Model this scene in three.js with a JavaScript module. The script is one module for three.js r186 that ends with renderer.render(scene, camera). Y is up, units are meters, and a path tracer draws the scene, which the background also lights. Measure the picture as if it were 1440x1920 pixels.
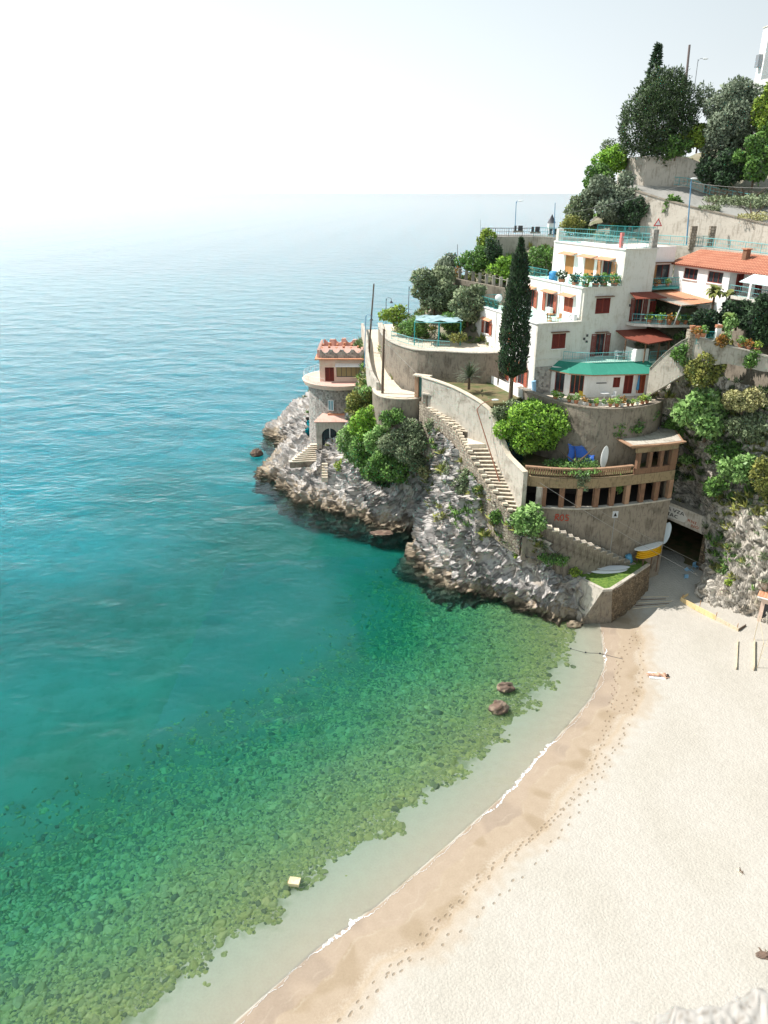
import * as THREE from 'three';
import { mergeGeometries, toCreasedNormals } from 'three/addons/utils/BufferGeometryUtils.js';
import { MarchingCubes } from 'three/addons/objects/MarchingCubes.js';
import { createNoise2D, createNoise3D } from 'simplex-noise';

// ---------------------------------------------------------------- camera, sky, sun, exposure
const scene = new THREE.Scene();
const EYE = 40, PITCH = THREE.MathUtils.degToRad(23.35), LENS = 1390;      // metres above the sea, tilt down, focal length in photo pixels
const camera = new THREE.PerspectiveCamera(2 * Math.atan(960 / LENS) * 180 / Math.PI, 0.75, 0.1, 60000);
camera.position.set(0, EYE, 0);
camera.rotation.set(-PITCH, 0, 0);
camera.focus = 70; camera.userData.fStop = 4.5;
scene.add(camera);
const renderer = new THREE.WebGLRenderer({ antialias: true });
renderer.toneMapping = THREE.LinearToneMapping;
renderer.toneMappingExposure = 1.32;
renderer.shadowMap.enabled = true;
const SUN = new THREE.Vector3(-0.66, 0.92, -0.14).normalize();
const sun = new THREE.DirectionalLight(new THREE.Color(1, 0.955, 0.90), 5.0);
sun.position.copy(SUN).multiplyScalar(200).add(new THREE.Vector3(10, 10, -80));
sun.target.position.set(10, 10, -80);
sun.castShadow = true; sun.shadow.mapSize.set(4096, 4096);
Object.assign(sun.shadow.camera, { left: -110, right: 110, top: 110, bottom: -110, near: 1, far: 420 });
scene.add(sun, sun.target);
{ // a milky summer sky: white haze low down and toward the sun, faint blue away from it
  const W = 512, Hh = 256, d = new Float32Array(W * Hh * 4), v = new THREE.Vector3();
  for (let j = 0; j < Hh; j++) for (let i = 0; i < W; i++) {
    const el = ((j + 0.5) / Hh - 0.5) * Math.PI, az = ((i + 0.5) / W - 0.5) * 2 * Math.PI;
    v.set(Math.cos(az) * Math.cos(el), Math.sin(el), Math.sin(az) * Math.cos(el));
    const c = Math.max(0, v.dot(SUN)), up = Math.max(0, v.y), glow = 0.4 * Math.pow(c, 6), low = Math.exp(-up * 2.7), k = 1 - low, haze = (0.84 + 1.0 * c) * low;
    d.set([0.14 * k + 0.955 * haze + glow, 0.25 * k + haze + glow, 0.33 * k + 1.01 * haze + 0.96 * glow, 1], (j * W + i) * 4);
  }
  const t = new THREE.DataTexture(d, W, Hh, THREE.RGBAFormat, THREE.FloatType);
  t.mapping = THREE.EquirectangularReflectionMapping; t.magFilter = t.minFilter = THREE.LinearFilter; t.needsUpdate = true;
  scene.background = t; scene.environment = t;
}

// ---------------------------------------------------------------- helpers
let seedState = 12345;
const rnd = () => { seedState = (seedState + 0x6d2b79f5) | 0; let t = Math.imul(seedState ^ (seedState >>> 15), 1 | seedState); t = (t + Math.imul(t ^ (t >>> 7), 61 | t)) ^ t; return ((t ^ (t >>> 14)) >>> 0) / 4294967296; };
const seedRnd = (s) => { seedState = s * 7919 + 17; };
const rr = (a, b) => a + (b - a) * rnd();
const n2 = createNoise2D(rnd), n3 = createNoise3D(rnd);
const V = (x, y, z) => new THREE.Vector3(x, y, z);
const clamp = (x, a = 0, b = 1) => Math.min(b, Math.max(a, x));
const sstep = (a, b, x) => { const t = clamp((x - a) / (b - a)); return t * t * (3 - 2 * t); };
const lerp = (a, b, t) => a + (b - a) * t;
const fbm2 = (x, y, o = 4) => { let s = 0, a = 0.5; for (let i = 0; i < o; i++) { s += a * n2(x, y); x = x * 2.03 + 7.1; y = y * 2.03 - 3.7; a *= 0.5; } return s; };
const fbm3 = (x, y, z, o = 4) => { let s = 0, a = 0.5; for (let i = 0; i < o; i++) { s += a * n3(x, y, z); x = x * 2.03 + 5.3; y = y * 2.03 - 3.1; z = z * 2.03 + 1.7; a *= 0.5; } return s; };
const CT = Math.cos(PITCH), ST = Math.sin(PITCH);
// a point of the place: the sight line through a spot of the photograph, at depth z (metres from the viewpoint) or at height y
const ray = (px, py) => { const u = (px - 720) / LENS, v = (py - 960) / LENS; return [u, -ST - v * CT, -CT + v * ST]; };
const atz = (px, py, z) => { const r = ray(px, py), k = z / r[2]; return V(r[0] * k, EYE + r[1] * k, z); };
const aty = (px, py, y) => { const r = ray(px, py), k = (y - EYE) / r[1]; return V(r[0] * k, y, r[2] * k); };
const used = {};
function numbered(name) { const k = used[name] = (used[name] ?? -1) + 1; return k ? name + '_' + String(k).padStart(3, '0') : name; }
function tag(o, label, category, group, kind) { if (label) o.userData.label = label; if (category) o.userData.category = category; if (group) o.userData.group = group; if (kind) o.userData.kind = kind; return o; }
function mesh(name, geo, mat, parent) {
  if (Array.isArray(geo)) geo = merge(geo);
  const m = new THREE.Mesh(geo, mat); m.castShadow = m.receiveShadow = true;
  m.name = parent && parent !== scene ? name : numbered(name);
  (parent || scene).add(m); return m;
}
function group(name, label, category, pos = [0, 0, 0], turn = 0, grp) {
  const g = new THREE.Group(); g.name = numbered(name); scene.add(g); g.position.set(...pos); g.rotation.y = turn;
  return tag(g, label, category, grp);
}
function copyOf(o, pos, turn, label, grp) { const c = o.clone(); c.name = numbered(o.name.replace(/_\d{3}$/, '')); c.userData = { ...o.userData }; scene.add(c); if (pos) c.position.set(...pos); if (turn !== undefined) c.rotation.y = turn; if (label) c.userData.label = label; if (grp) c.userData.group = grp; return c; }
function structure(o) { o.userData.kind = 'structure'; return o; }
function merge(list) {
  const l = list.map((g) => { const h = g.index ? g.toNonIndexed() : g; for (const k of Object.keys(h.attributes)) if (!['position', 'normal', 'uv'].includes(k)) h.deleteAttribute(k); return h; });
  return l.length === 1 ? l[0] : mergeGeometries(l);
}
// box between two corners, uv in metres
function box(x0, y0, z0, x1, y1, z1) {
  const w = x1 - x0, h = y1 - y0, d = z1 - z0, g = new THREE.BoxGeometry(Math.abs(w), Math.abs(h), Math.abs(d));
  g.translate((x0 + x1) / 2, (y0 + y1) / 2, (z0 + z1) / 2); return metreUV(g);
}
function metreUV(g) {
  const q = g.index ? g.toNonIndexed() : g, p = q.attributes.position, n = q.attributes.normal, uv = new Float32Array(p.count * 2);
  for (let i = 0; i < p.count; i++) {
    const ax = Math.abs(n.getX(i)), ay = Math.abs(n.getY(i)), az = Math.abs(n.getZ(i));
    if (ay > ax && ay > az) { uv[2 * i] = p.getX(i); uv[2 * i + 1] = p.getZ(i); } else if (ax > az) { uv[2 * i] = p.getZ(i); uv[2 * i + 1] = p.getY(i); } else { uv[2 * i] = p.getX(i); uv[2 * i + 1] = p.getY(i); }
  }
  q.setAttribute('uv', new THREE.BufferAttribute(uv, 2)); return q;
}
function cyl(r0, r1, a, b, seg = 8) { // tapered rod from a (radius r0) to b (radius r1)
  const d = V().subVectors(b, a), g = new THREE.CylinderGeometry(r1, r0, d.length(), seg);
  g.applyMatrix4(new THREE.Matrix4().compose(V().addVectors(a, b).multiplyScalar(0.5), new THREE.Quaternion().setFromUnitVectors(V(0, 1, 0), d.clone().normalize()), V(1, 1, 1)));
  return g;
}
const rod = (a, b, r = 0.03, seg = 6) => cyl(r, r, a, b, seg);
function tube(pts, r, seg = 24, rad = 6) { return new THREE.TubeGeometry(new THREE.CatmullRomCurve3(pts), seg, r, rad); }
// vertical prism: outline [[x,z],...] from y0 to y1
function prism(pts, y0, y1) {
  const s = new THREE.Shape(pts.map(([x, z]) => new THREE.Vector2(x, -z))), g = new THREE.ExtrudeGeometry(s, { depth: y1 - y0, bevelEnabled: false });
  g.rotateX(-Math.PI / 2); g.translate(0, y0, 0); g.computeVertexNormals(); return metreUV(g);
}
// free-form face list from quads/polygons of points, flat shaded, uv in metres
function faces(polys) {
  const pos = [];
  for (const p of polys) for (let i = 1; i + 1 < p.length; i++) for (const q of [p[0], p[i], p[i + 1]]) pos.push(q.x, q.y, q.z);
  const g = new THREE.BufferGeometry(); g.setAttribute('position', new THREE.Float32BufferAttribute(pos, 3)); g.computeVertexNormals();
  g.setAttribute('uv', new THREE.Float32BufferAttribute(new Float32Array(pos.length / 3 * 2), 2)); return metreUV(g);
}
// slab: polygon of 3-D points extruded by vector t
function slab(p, t) {
  const q = p.map((v) => v.clone().add(t)), out = [p, q.slice().reverse()];
  for (let i = 0; i < p.length; i++) { const j = (i + 1) % p.length; out.push([p[j], p[i], q[i], q[j]]); }
  return faces(out);
}
const lin = (r, g, b) => new THREE.Color().setRGB(r, g, b);
function std(color, rough = 0.85, extra = {}) { return new THREE.MeshStandardMaterial({ color: Array.isArray(color) ? lin(...color) : color, roughness: rough, metalness: 0, ...extra }); }
// tileable noise texture; f(u,v,noise) -> [r,g,b] (0..255 sRGB) or grey
function tex(n, metres, f, srgb = true) {
  const d = new Uint8Array(n * n * 4);
  for (let j = 0; j < n; j++) for (let i = 0; i < n; i++) { const c = f(i / n, j / n); for (let k = 0; k < 3; k++) d[(j * n + i) * 4 + k] = clamp(Array.isArray(c) ? c[k] : c, 0, 255); d[(j * n + i) * 4 + 3] = 255; }
  const t = new THREE.DataTexture(d, n, n); t.wrapS = t.wrapT = THREE.RepeatWrapping; t.magFilter = t.minFilter = THREE.LinearFilter; if (srgb) t.colorSpace = THREE.SRGBColorSpace;
  t.repeat.set(1 / metres, 1 / metres); t.needsUpdate = true; return t;
}
// periodic noise on the unit square: freq cycles per tile
const TP = Math.PI * 2, n3b = createNoise3D(rnd);
const pn = (u, v, f, s = 0) => { // periodic simplex through a blend of shifted copies
  const x = u * f, y = v * f, a = n3(x, y, s), b = n3(x - f, y, s), c = n3(x, y - f, s), e = n3(x - f, y - f, s);
  return a * (1 - u) * (1 - v) + b * u * (1 - v) + c * (1 - u) * v + e * u * v;
};
const pfbm = (u, v, f, o = 4, s = 0) => { let r = 0, a = 0.55; for (let i = 0; i < o; i++) { r += a * pn(u, v, f, s + i * 3.7); f *= 2; a *= 0.52; } return r; };
// ---------------------------------------------------------------- sand, sea floor, sea
const SHORE = [[-60, 18], [-30, -6], [-14.5, -19], [-7.8, -25], [-4, -29], [0, -32.3], [4.6, -36.8], [9.3, -41.6], [11.9, -45], [14.6, -48], [17.9, -52.2], [20.3, -56.8], [21.6, -62.7], [22.3, -68]];
const ROCKS = [[19.8, -64.7], [15.4, -66.2], [11.5, -69.5], [7.6, -71.3], [4.9, -75], [3.2, -79.7], [4.8, -85.8], [0, -88.3], [-5, -91.7], [-12, -96.4], [-19.1, -108.4], [-20.3, -129], [-14, -146], [20, -170]];
function nearest(line, x, z) { // [distance, signed side (+ = right of travel), length along]
  let best = 1e9, side = 1, along = 0, run = 0;
  for (let i = 0; i + 1 < line.length; i++) {
    const [ax, az] = line[i], [bx, bz] = line[i + 1], dx = bx - ax, dz = bz - az, L = Math.hypot(dx, dz), t = clamp(((x - ax) * dx + (z - az) * dz) / (L * L)), px = ax + dx * t, pz = az + dz * t, D = Math.hypot(x - px, z - pz);
    if (D < best) { best = D; side = (dx * (z - az) - dz * (x - ax)) >= 0 ? 1 : -1; along = run + t * L; } run += L;
  }
  return [best, side, along];
}
function shoreDist(x, z) { const [d, s, a] = nearest(SHORE, x, z); return [d * s, a]; }
function depthAt(s, x, z) { // s metres off the beach
  return lerp(0, 0.36, sstep(0, 4.5, s)) * 1 + 1.7 * sstep(3, 15, s) + 2.8 * sstep(10, 26, s) + 3.2 * sstep(22, 55, s) + 1.8 * sstep(50, 110, s) + 0.35 * fbm2(x * 0.09, z * 0.09, 3) * sstep(3, 12, s);
}
function groundY(x, z) {
  const [s] = shoreDist(x, z);
  if (s < 0) return -depthAt(-s, x, z);
  const ramp = sstep(10, 0, Math.hypot((x - 29) * 0.8, z + 74));
  return 0.13 * Math.min(s, 4) + 0.07 * Math.max(0, Math.min(s - 4, 14)) + 1.7 * ramp + 0.05 * fbm2(x * 0.12, z * 0.12, 3) * sstep(2, 6, s);
}
function sheet(x0, x1, z0, z1, nx, nz, f, uvf) {
  const g = new THREE.PlaneGeometry(1, 1, nx, nz), p = g.attributes.position, uv = g.attributes.uv;
  for (let i = 0; i < p.count; i++) { const u = p.getX(i) + 0.5, v = p.getY(i) + 0.5, x = lerp(x0, x1, u), z = lerp(z1, z0, v); p.setXYZ(i, x, f(x, z), z); uv.setXY(i, ...(uvf ? uvf(x, z, u, v) : [u, v])); }
  g.computeVertexNormals(); return g;
}
const BX0 = -20, BX1 = 44, BZ0 = -84, BZ1 = -20;
{
  const N = 1792, col = new Uint8Array(N * N * 4), hgt = new Float32Array(N * N), G = 129, sg = new Float32Array(G * G), ag = new Float32Array(G * G);
  for (let j = 0; j < G; j++) for (let i = 0; i < G; i++) { const [s, a] = shoreDist(lerp(BX0, BX1, i / (G - 1)), lerp(BZ1, BZ0, j / (G - 1))); sg[j * G + i] = s; ag[j * G + i] = a; }
  const look = (arr, u, v) => { const x = u * (G - 1), y = v * (G - 1), i = Math.min(G - 2, x | 0), j = Math.min(G - 2, y | 0), a = x - i, b = y - j, o = j * G + i; return (arr[o] * (1 - a) + arr[o + 1] * a) * (1 - b) + (arr[o + G] * (1 - a) + arr[o + G + 1] * a) * b; };
  for (let j = 0; j < N; j++) for (let i = 0; i < N; i++) {
    const u = i / (N - 1), v = j / (N - 1), x = lerp(BX0, BX1, u), z = lerp(BZ1, BZ0, v), s = look(sg, u, v), a = look(ag, u, v), k = j * N + i;
    const low = n2(x * 0.11, z * 0.11), mid = n2(x * 0.9, z * 0.9), fine = n2(x * 4.1, z * 4.1), grain = rnd() - 0.5;
    const cusp = 0.55 * n2(a * 0.16, 3.3) + 0.25 * n2(a * 0.5, 9.1);
    const wet1 = (1 - sstep(1.3, 1.5, s + cusp)) * sstep(-0.06, 0.06, s + 0.05 * fine), wet2 = 1 - sstep(2.9, 3.7, s + cusp * 1.2 + 0.15 * fine), damp = 1 - sstep(4.0, 5.4, s + cusp + 0.35 * mid);
    let c = [231, 223, 210];
    const mixc = (t, d) => { for (let q = 0; q < 3; q++) c[q] = lerp(c[q], d[q], t); };
    mixc(0.5 * sstep(-0.1, 0.7, low), [222, 214, 199]);
    mixc(0.55 * damp * sstep(-0.06, 0.06, s), [222, 200, 174]);
    mixc(0.75 * wet2 * sstep(-0.06, 0.06, s), [204, 180, 152]);
    mixc(0.55 * wet2 * sstep(0.15, 0.6, n2(a * 0.35, s * 0.22 + 4)), [186, 163, 132]);
    mixc(0.8 * wet1, [208, 186, 163]);
    mixc(0.6 * wet1 * sstep(0.0, 0.5, n2(a * 0.22 + 5, s * 0.15)), [186, 166, 146]);
    mixc(0.5 * sstep(-0.5, 0.4, n2(a * 0.7, 6)) * Math.exp(-(((s + cusp + 0.06 * fine - 1.55) / 0.07) ** 2)), [224, 207, 184]); mixc(0.35 * sstep(-0.2, 0.5, n2(a * 0.5, 16)) * Math.exp(-(((s + 1.3 * cusp - 0.8) / 0.05) ** 2)), [224, 207, 184]);   // swash line
    mixc(0.4 * Math.exp(-(((s + 0.8 * cusp - 3.6) / 0.22) ** 2)), [214, 186, 152]);
    if (s < 0) { mixc(sstep(0.0, 0.25, -s), [254, 246, 220]); mixc(sstep(3.6, 7, -s + 1.2 * low + 0.8 * mid) * 0.9, [132, 152, 100]); mixc(sstep(0.1, 0.6, mid + 0.4 * fine) * 0.5 * sstep(4, 8, -s), [96, 112, 70]); mixc(sstep(15, 32, -s + 2 * low) * 0.95, [168, 186, 165]); }  // shallow sand painted extra pale, standing in for sunlight missing under water
    const m = 5 * mid * 0.6 + 6 * fine * 0.5 + 16 * grain * (s > 3 ? 1 : 0.5);
    for (let q = 0; q < 3; q++) col[k * 4 + q] = clamp(c[q] + m, 0, 255); col[k * 4 + 3] = 255;
    const dry = sstep(3.6, 6.5, s), rip = n2(x * 3.4 + 0.5 * mid, z * 4.2 + 0.5 * low), rip2 = n2(x * 8.3, z * 7.9);
    hgt[k] = 0.5 + dry * (0.17 * rip + 0.10 * rip2 + 0.08 * mid) + 0.02 * fine * (1 - dry) + (s < 0 ? 0.05 * rip : 0);
  }
  // footprints: pressed ovals of damp sand in walking lines
  const PX = (N - 1) / (BX1 - BX0);
  const press = (x, z, ang, w, l) => {
    const ci = (x - BX0) * PX, cj = (BZ1 - z) * PX, R = Math.ceil(l * PX * 1.6), ca = Math.cos(ang), sa = Math.sin(ang);
    for (let dj = -R; dj <= R; dj++) for (let di = -R; di <= R; di++) {
      const i = Math.round(ci + di), j = Math.round(cj + dj); if (i < 0 || j < 0 || i >= N || j >= N) continue;
      const ex = di / PX, ez = -dj / PX, p = (ex * ca + ez * sa) / l, q = (-ex * sa + ez * ca) / w, r = Math.hypot(p, q), k = j * N + i;
      if (r < 1.0) { hgt[k] = lerp(hgt[k], 0.08, sstep(1, 0.6, r)); const t = 0.5 * sstep(1, 0.5, r); col[k * 4] = lerp(col[k * 4], 156, t); col[k * 4 + 1] = lerp(col[k * 4 + 1], 132, t); col[k * 4 + 2] = lerp(col[k * 4 + 2], 105, t); } else if (r < 1.6) hgt[k] += 0.12 * sstep(1.6, 1.1, r);
    }
  };
  seedRnd(5);
  const walk = (pts, stride = 0.62, skip = 0.06) => {
    const c = new THREE.CatmullRomCurve3(pts.map(([x, z]) => V(x, 0, z))), L = c.getLength(), n = Math.floor(L / stride);
    for (let i = 0; i < n; i++) { if (rnd() < skip) continue; const p = c.getPointAt(i / n), t = c.getTangentAt(i / n), sd = (i % 2 ? 1 : -1) * 0.13; press(p.x - t.z * sd + rr(-0.06, 0.06), p.z + t.x * sd + rr(-0.06, 0.06), Math.atan2(t.z, t.x), rr(0.065, 0.1), rr(0.12, 0.17)); }
  };
  const G2 = (list) => list.map(([px, py]) => { const p = aty(px, py, 0.55); return [p.x, p.z]; });
  walk(G2([[660, 1905], [760, 1800], [880, 1675], [1000, 1570], [1090, 1480], [1130, 1400], [1150, 1330], [1160, 1260], [1190, 1185]]));
  walk(G2([[640, 1915], [740, 1810], [865, 1680], [985, 1580], [1075, 1495], [1118, 1410], [1150, 1300], [1165, 1220], [1200, 1180]]), 0.66);
  walk(G2([[730, 1830], [840, 1760], [940, 1680], [1020, 1600], [1100, 1500], [1160, 1400], [1190, 1320], [1205, 1230], [1195, 1190]]), 0.7, 0.2);
  walk(G2([[900, 1640], [1010, 1560], [1110, 1460], [1180, 1350], [1205, 1270]]), 0.68, 0.15);
  walk(G2([[1165, 1330], [1180, 1300], [1215, 1275]]), 0.6);
  const tc = new THREE.DataTexture(col, N, N); tc.colorSpace = THREE.SRGBColorSpace; tc.magFilter = tc.minFilter = THREE.LinearFilter; tc.needsUpdate = true;
  const hb = new Uint8Array(N * N * 4); for (let k = 0; k < N * N; k++) { hb[k * 4] = hb[k * 4 + 1] = hb[k * 4 + 2] = clamp(hgt[k] * 255, 0, 255); hb[k * 4 + 3] = 255; }
  const th = new THREE.DataTexture(hb, N, N); th.magFilter = th.minFilter = THREE.LinearFilter; th.needsUpdate = true;
  const sand = mesh('beach', sheet(BX0, BX1, BZ0, BZ1, 220, 220, groundY), new THREE.MeshStandardMaterial({ map: tc, color: lin(0.53, 0.53, 0.53), bumpMap: th, bumpScale: 0.085, roughness: 0.95 }));
  structure(sand);
}
{
  const inB = (x, z) => Math.min(sstep(BX0, BX0 + 1, x), sstep(BX1, BX1 - 1, x), sstep(BZ0, BZ0 + 1, z), sstep(BZ1, BZ1 - 1, z));
  const m = std(0xffffff, 1, { vertexColors: true, map: tex(512, 23, (u, v) => { const a = pfbm(u, v, 5, 4, 1), b = pfbm(u, v, 24, 3, 9); const k = sstep(-0.05, 0.3, a) * 0.16 + 0.14 * sstep(0.1, 0.4, b); return [lerp(235, 150, k), lerp(240, 175, k), lerp(225, 140, k)]; }) });
  const bed = (g, far) => { const p = g.attributes.position, c = []; for (let i = 0; i < p.count; i++) { const s = -shoreDist(p.getX(i), p.getZ(i))[0], t = far ? 1 : sstep(32, 110, s + 14 * n2(p.getX(i) * 0.03, p.getZ(i) * 0.03)); const e = far ? 1 : sstep(15, 32, s + 3 * n2(p.getX(i) * 0.11, p.getZ(i) * 0.11)); c.push(lerp(lerp(0.15, 0.25, e), 0.78, t), lerp(lerp(0.20, 0.313, e), 0.84, t), lerp(lerp(0.082, 0.24, e), 0.84, t)); } g.setAttribute('color', new THREE.Float32BufferAttribute(c, 3)); return g; };  // weed-grown stones inshore, sand further out painted paler to carry the distant sea's brightness
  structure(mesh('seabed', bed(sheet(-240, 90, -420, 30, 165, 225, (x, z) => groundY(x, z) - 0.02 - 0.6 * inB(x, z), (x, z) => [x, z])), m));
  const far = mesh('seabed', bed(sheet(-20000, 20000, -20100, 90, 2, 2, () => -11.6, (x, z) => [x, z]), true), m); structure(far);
}
{ // the sea: a body of water that soaks up red and lets green and blue through
  const ax = [], az = [];
  for (let i = -70; i <= 70; i++) ax.push(i === 0 ? 0 : Math.sign(i) * 45 * Math.sinh(Math.abs(i) / 70 * 6.8) / Math.sinh(6.8) * 444);
  for (let i = 0; i <= 110; i++) az.push(i <= 20 ? 60 - 3 * i : -20000 * Math.sinh((i - 20) / 90 * 7) / Math.sinh(7));
  const pos = [], idx = [], uvs = [], nx = ax.length, nz = az.length, put = (x, y, z) => { pos.push(x, y, z); uvs.push(x, z); return pos.length / 3 - 1; };
  for (const z of az) for (const x of ax) put(x, 0, z);
  for (let j = 0; j + 1 < nz; j++) for (let i = 0; i + 1 < nx; i++) { const a = j * nx + i; idx.push(a, a + 1, a + nx, a + 1, a + nx + 1, a + nx); }
  const rim = []; for (let i = 0; i < nx; i++) rim.push([ax[i], az[0]]); for (let j = 1; j < nz; j++) rim.push([ax[nx - 1], az[j]]); for (let i = nx - 2; i >= 0; i--) rim.push([ax[i], az[nz - 1]]); for (let j = nz - 2; j > 0; j--) rim.push([ax[0], az[j]]);
  const t0 = rim.map(([x, z]) => put(x, 0, z)), b0 = rim.map(([x, z]) => put(x, -40, z)), mid = put(0, -40, -9000);
  for (let i = 0; i < rim.length; i++) { const k = (i + 1) % rim.length; idx.push(t0[i], b0[i], t0[k], t0[k], b0[i], b0[k], mid, b0[k], b0[i]); }
  const g0 = new THREE.BufferGeometry(); g0.setAttribute('position', new THREE.Float32BufferAttribute(pos, 3)); g0.setAttribute('uv', new THREE.Float32BufferAttribute(uvs, 2)); g0.setIndex(idx); g0.computeVertexNormals();
  const g = g0;
  const N = 1024, T = 46, H = new Float32Array(N * N);   // wind ripples: heights, then the slopes they give
  for (let j = 0; j < N; j++) for (let i = 0; i < N; i++) { const u = i / N, v = j / N, w = 0.04 * pn(u, v, 5, 2); H[j * N + i] = 0.16 * pn(u + w, v, 4, 11) + 0.085 * pn(u + w * 0.5, v + w, 11, 5) + 0.055 * (0.4 - Math.abs(pn(u + w * 0.3, v, 22, 7))) + 0.022 * pn(u, v, 48, 3) + 0.007 * pn(u, v, 110, 1); }
  const nd = new Uint8Array(N * N * 4), dx = T / N;
  for (let j = 0; j < N; j++) for (let i = 0; i < N; i++) { const sx = (H[j * N + (i + 1) % N] - H[j * N + (i + N - 1) % N]) / (2 * dx * 1.5), sy = (H[((j + 1) % N) * N + i] - H[((j + N - 1) % N) * N + i]) / (2 * dx), l = 1 / Math.hypot(sx, sy, 1), k = (j * N + i) * 4; nd[k] = 127.5 - 127.5 * sx * l; nd[k + 1] = 127.5 - 127.5 * sy * l; nd[k + 2] = 127.5 + 127.5 * l; nd[k + 3] = 255; }
  const nt = new THREE.DataTexture(nd, N, N); nt.wrapS = nt.wrapT = THREE.RepeatWrapping; nt.magFilter = nt.minFilter = THREE.LinearFilter; nt.repeat.set(1 / (T * 1.5), 1 / T); nt.rotation = 0.12; nt.needsUpdate = true;
  const m = new THREE.MeshPhysicalMaterial({ color: 0xffffff, roughness: 0.06, ior: 1.333, transmission: 1, thickness: 8, attenuationColor: lin(0.77, 0.967, 0.981), attenuationDistance: 1, normalMap: nt, normalScale: new THREE.Vector2(1.2, 1.2) });
  structure(mesh('sea', g, m));
}
// ---------------------------------------------------------------- materials
const plasterMap = (base, stain, seed) => tex(256, 6.5, (u, v) => { const a = pfbm(u, v, 3, 5, seed), b = pfbm(u, v, 14, 3, seed + 4), c = pn(u, Math.abs(v - 0.5) * 0.16, 30, seed + 9), k = sstep(0.0, 0.5, a) * 0.5 + sstep(0.1, 0.5, b) * 0.35 + sstep(0.1, 0.7, c) * 0.4, g = 8 * pn(u, v, 90, seed); return base.map((c, i) => lerp(c, stain[i], k) + g); });
const grainBump = tex(256, 2.3, (u, v) => 128 + 70 * pfbm(u, v, 9, 4, 21) + 35 * pn(u, v, 70, 8), false);
const stoneSrc = (() => { // rubble stones with mortar: cells from jittered points
  const N = 256, C = 11, pts = []; seedRnd(77); for (let j = 0; j < C; j++) for (let i = 0; i < C; i++) pts.push([(i + rr(0.1, 0.9)) / C, (j + rr(0.2, 0.8)) / C, rnd(), rnd()]);
  const id = new Float32Array(N * N), ed = new Float32Array(N * N);
  for (let j = 0; j < N; j++) for (let i = 0; i < N; i++) {
    const u = i / N, v = j / N, ci = Math.floor(u * C), cj = Math.floor(v * C); let b1 = 9, b2 = 9, bi = 0;
    for (let dj = -1; dj <= 1; dj++) for (let di = -1; di <= 1; di++) { const q = ((cj + dj + C) % C) * C + (ci + di + C) % C; let dx = Math.abs(u - pts[q][0]), dy = Math.abs(v - pts[q][1]); if (dx > 0.5) dx = 1 - dx; if (dy > 0.5) dy = 1 - dy; const d = Math.hypot(dx, dy * 1.3) * C; if (d < b1) { b2 = b1; b1 = d; bi = q; } else if (d < b2) b2 = d; }
    id[j * N + i] = pts[bi][2]; ed[j * N + i] = sstep(0.02, 0.22, b2 - b1);
  }
  return { N, id, ed };
})();
const stoneMap = (A, B, mortar, metres) => tex(256, metres, (u, v) => { const k = Math.floor(v * 256) * 256 + Math.floor(u * 256), t = stoneSrc.id[k], e = stoneSrc.ed[k], n = 14 * pfbm(u, v, 12, 3, 2); return A.map((a, i) => lerp(mortar[i], lerp(a, B[i], t), e) + n); });
const stoneBump = (metres) => tex(256, metres, (u, v) => { const k = Math.floor(v * 256) * 256 + Math.floor(u * 256); return 40 + 150 * stoneSrc.ed[k] + 40 * (stoneSrc.id[k] - 0.5) + 30 * pn(u, v, 60, 4); }, false);
const M = {};
M.white = std(0xffffff, 0.9, { map: plasterMap([238, 236, 232], [226, 223, 216], 3) });
M.whiteOld = std(0xffffff, 0.92, { map: plasterMap([215, 211, 201], [188, 180, 163], 13), bumpMap: grainBump, bumpScale: 0.01 });
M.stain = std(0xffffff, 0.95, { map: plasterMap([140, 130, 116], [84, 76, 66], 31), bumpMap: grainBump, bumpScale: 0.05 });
M.stainPale = std(0xffffff, 0.95, { map: plasterMap([188, 180, 167], [134, 125, 112], 47), bumpMap: grainBump, bumpScale: 0.04 });
M.stainTan = std(0xffffff, 0.95, { map: plasterMap([148, 128, 98], [94, 80, 60], 53), bumpMap: grainBump, bumpScale: 0.04 });
M.stone = std(0xffffff, 0.95, { map: stoneMap([178, 166, 148], [132, 122, 108], [120, 108, 92], 3.4), bumpMap: stoneBump(3.4), bumpScale: 0.09 });
M.stoneDark = std(0xffffff, 0.95, { map: stoneMap([142, 124, 100], [98, 86, 70], [88, 74, 58], 2.8), bumpMap: stoneBump(2.8), bumpScale: 0.1 });
M.stoneGrey = std(0xffffff, 0.95, { map: stoneMap([186, 180, 172], [126, 122, 118], [172, 162, 148], 3.1), bumpMap: stoneBump(3.1), bumpScale: 0.07 });
M.paving = std(0xffffff, 0.95, { map: plasterMap([212, 198, 178], [186, 172, 150], 61) });
M.tread = std([0.62, 0.56, 0.47], 0.9, { map: grainBump });
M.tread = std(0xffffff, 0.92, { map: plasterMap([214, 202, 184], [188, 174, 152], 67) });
M.pinkTile = std(0xffffff, 0.85, { map: plasterMap([212, 172, 158], [192, 150, 134], 71) });
M.pinkPale = std(0xffffff, 0.88, { map: plasterMap([222, 196, 178], [206, 176, 158], 73) });
M.brick = std(0xffffff, 0.95, { map: plasterMap([128, 96, 74], [92, 68, 52], 79), bumpMap: grainBump, bumpScale: 0.04 });
M.brickPale = std(0xffffff, 0.95, { map: plasterMap([164, 130, 104], [128, 98, 76], 83) });
M.shutter = std(0xffffff, 0.7, { map: plasterMap([168, 86, 58], [142, 66, 44], 89) });
M.shutterDark = std(0xffffff, 0.7, { map: plasterMap([124, 48, 36], [104, 38, 28], 91) });
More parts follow.
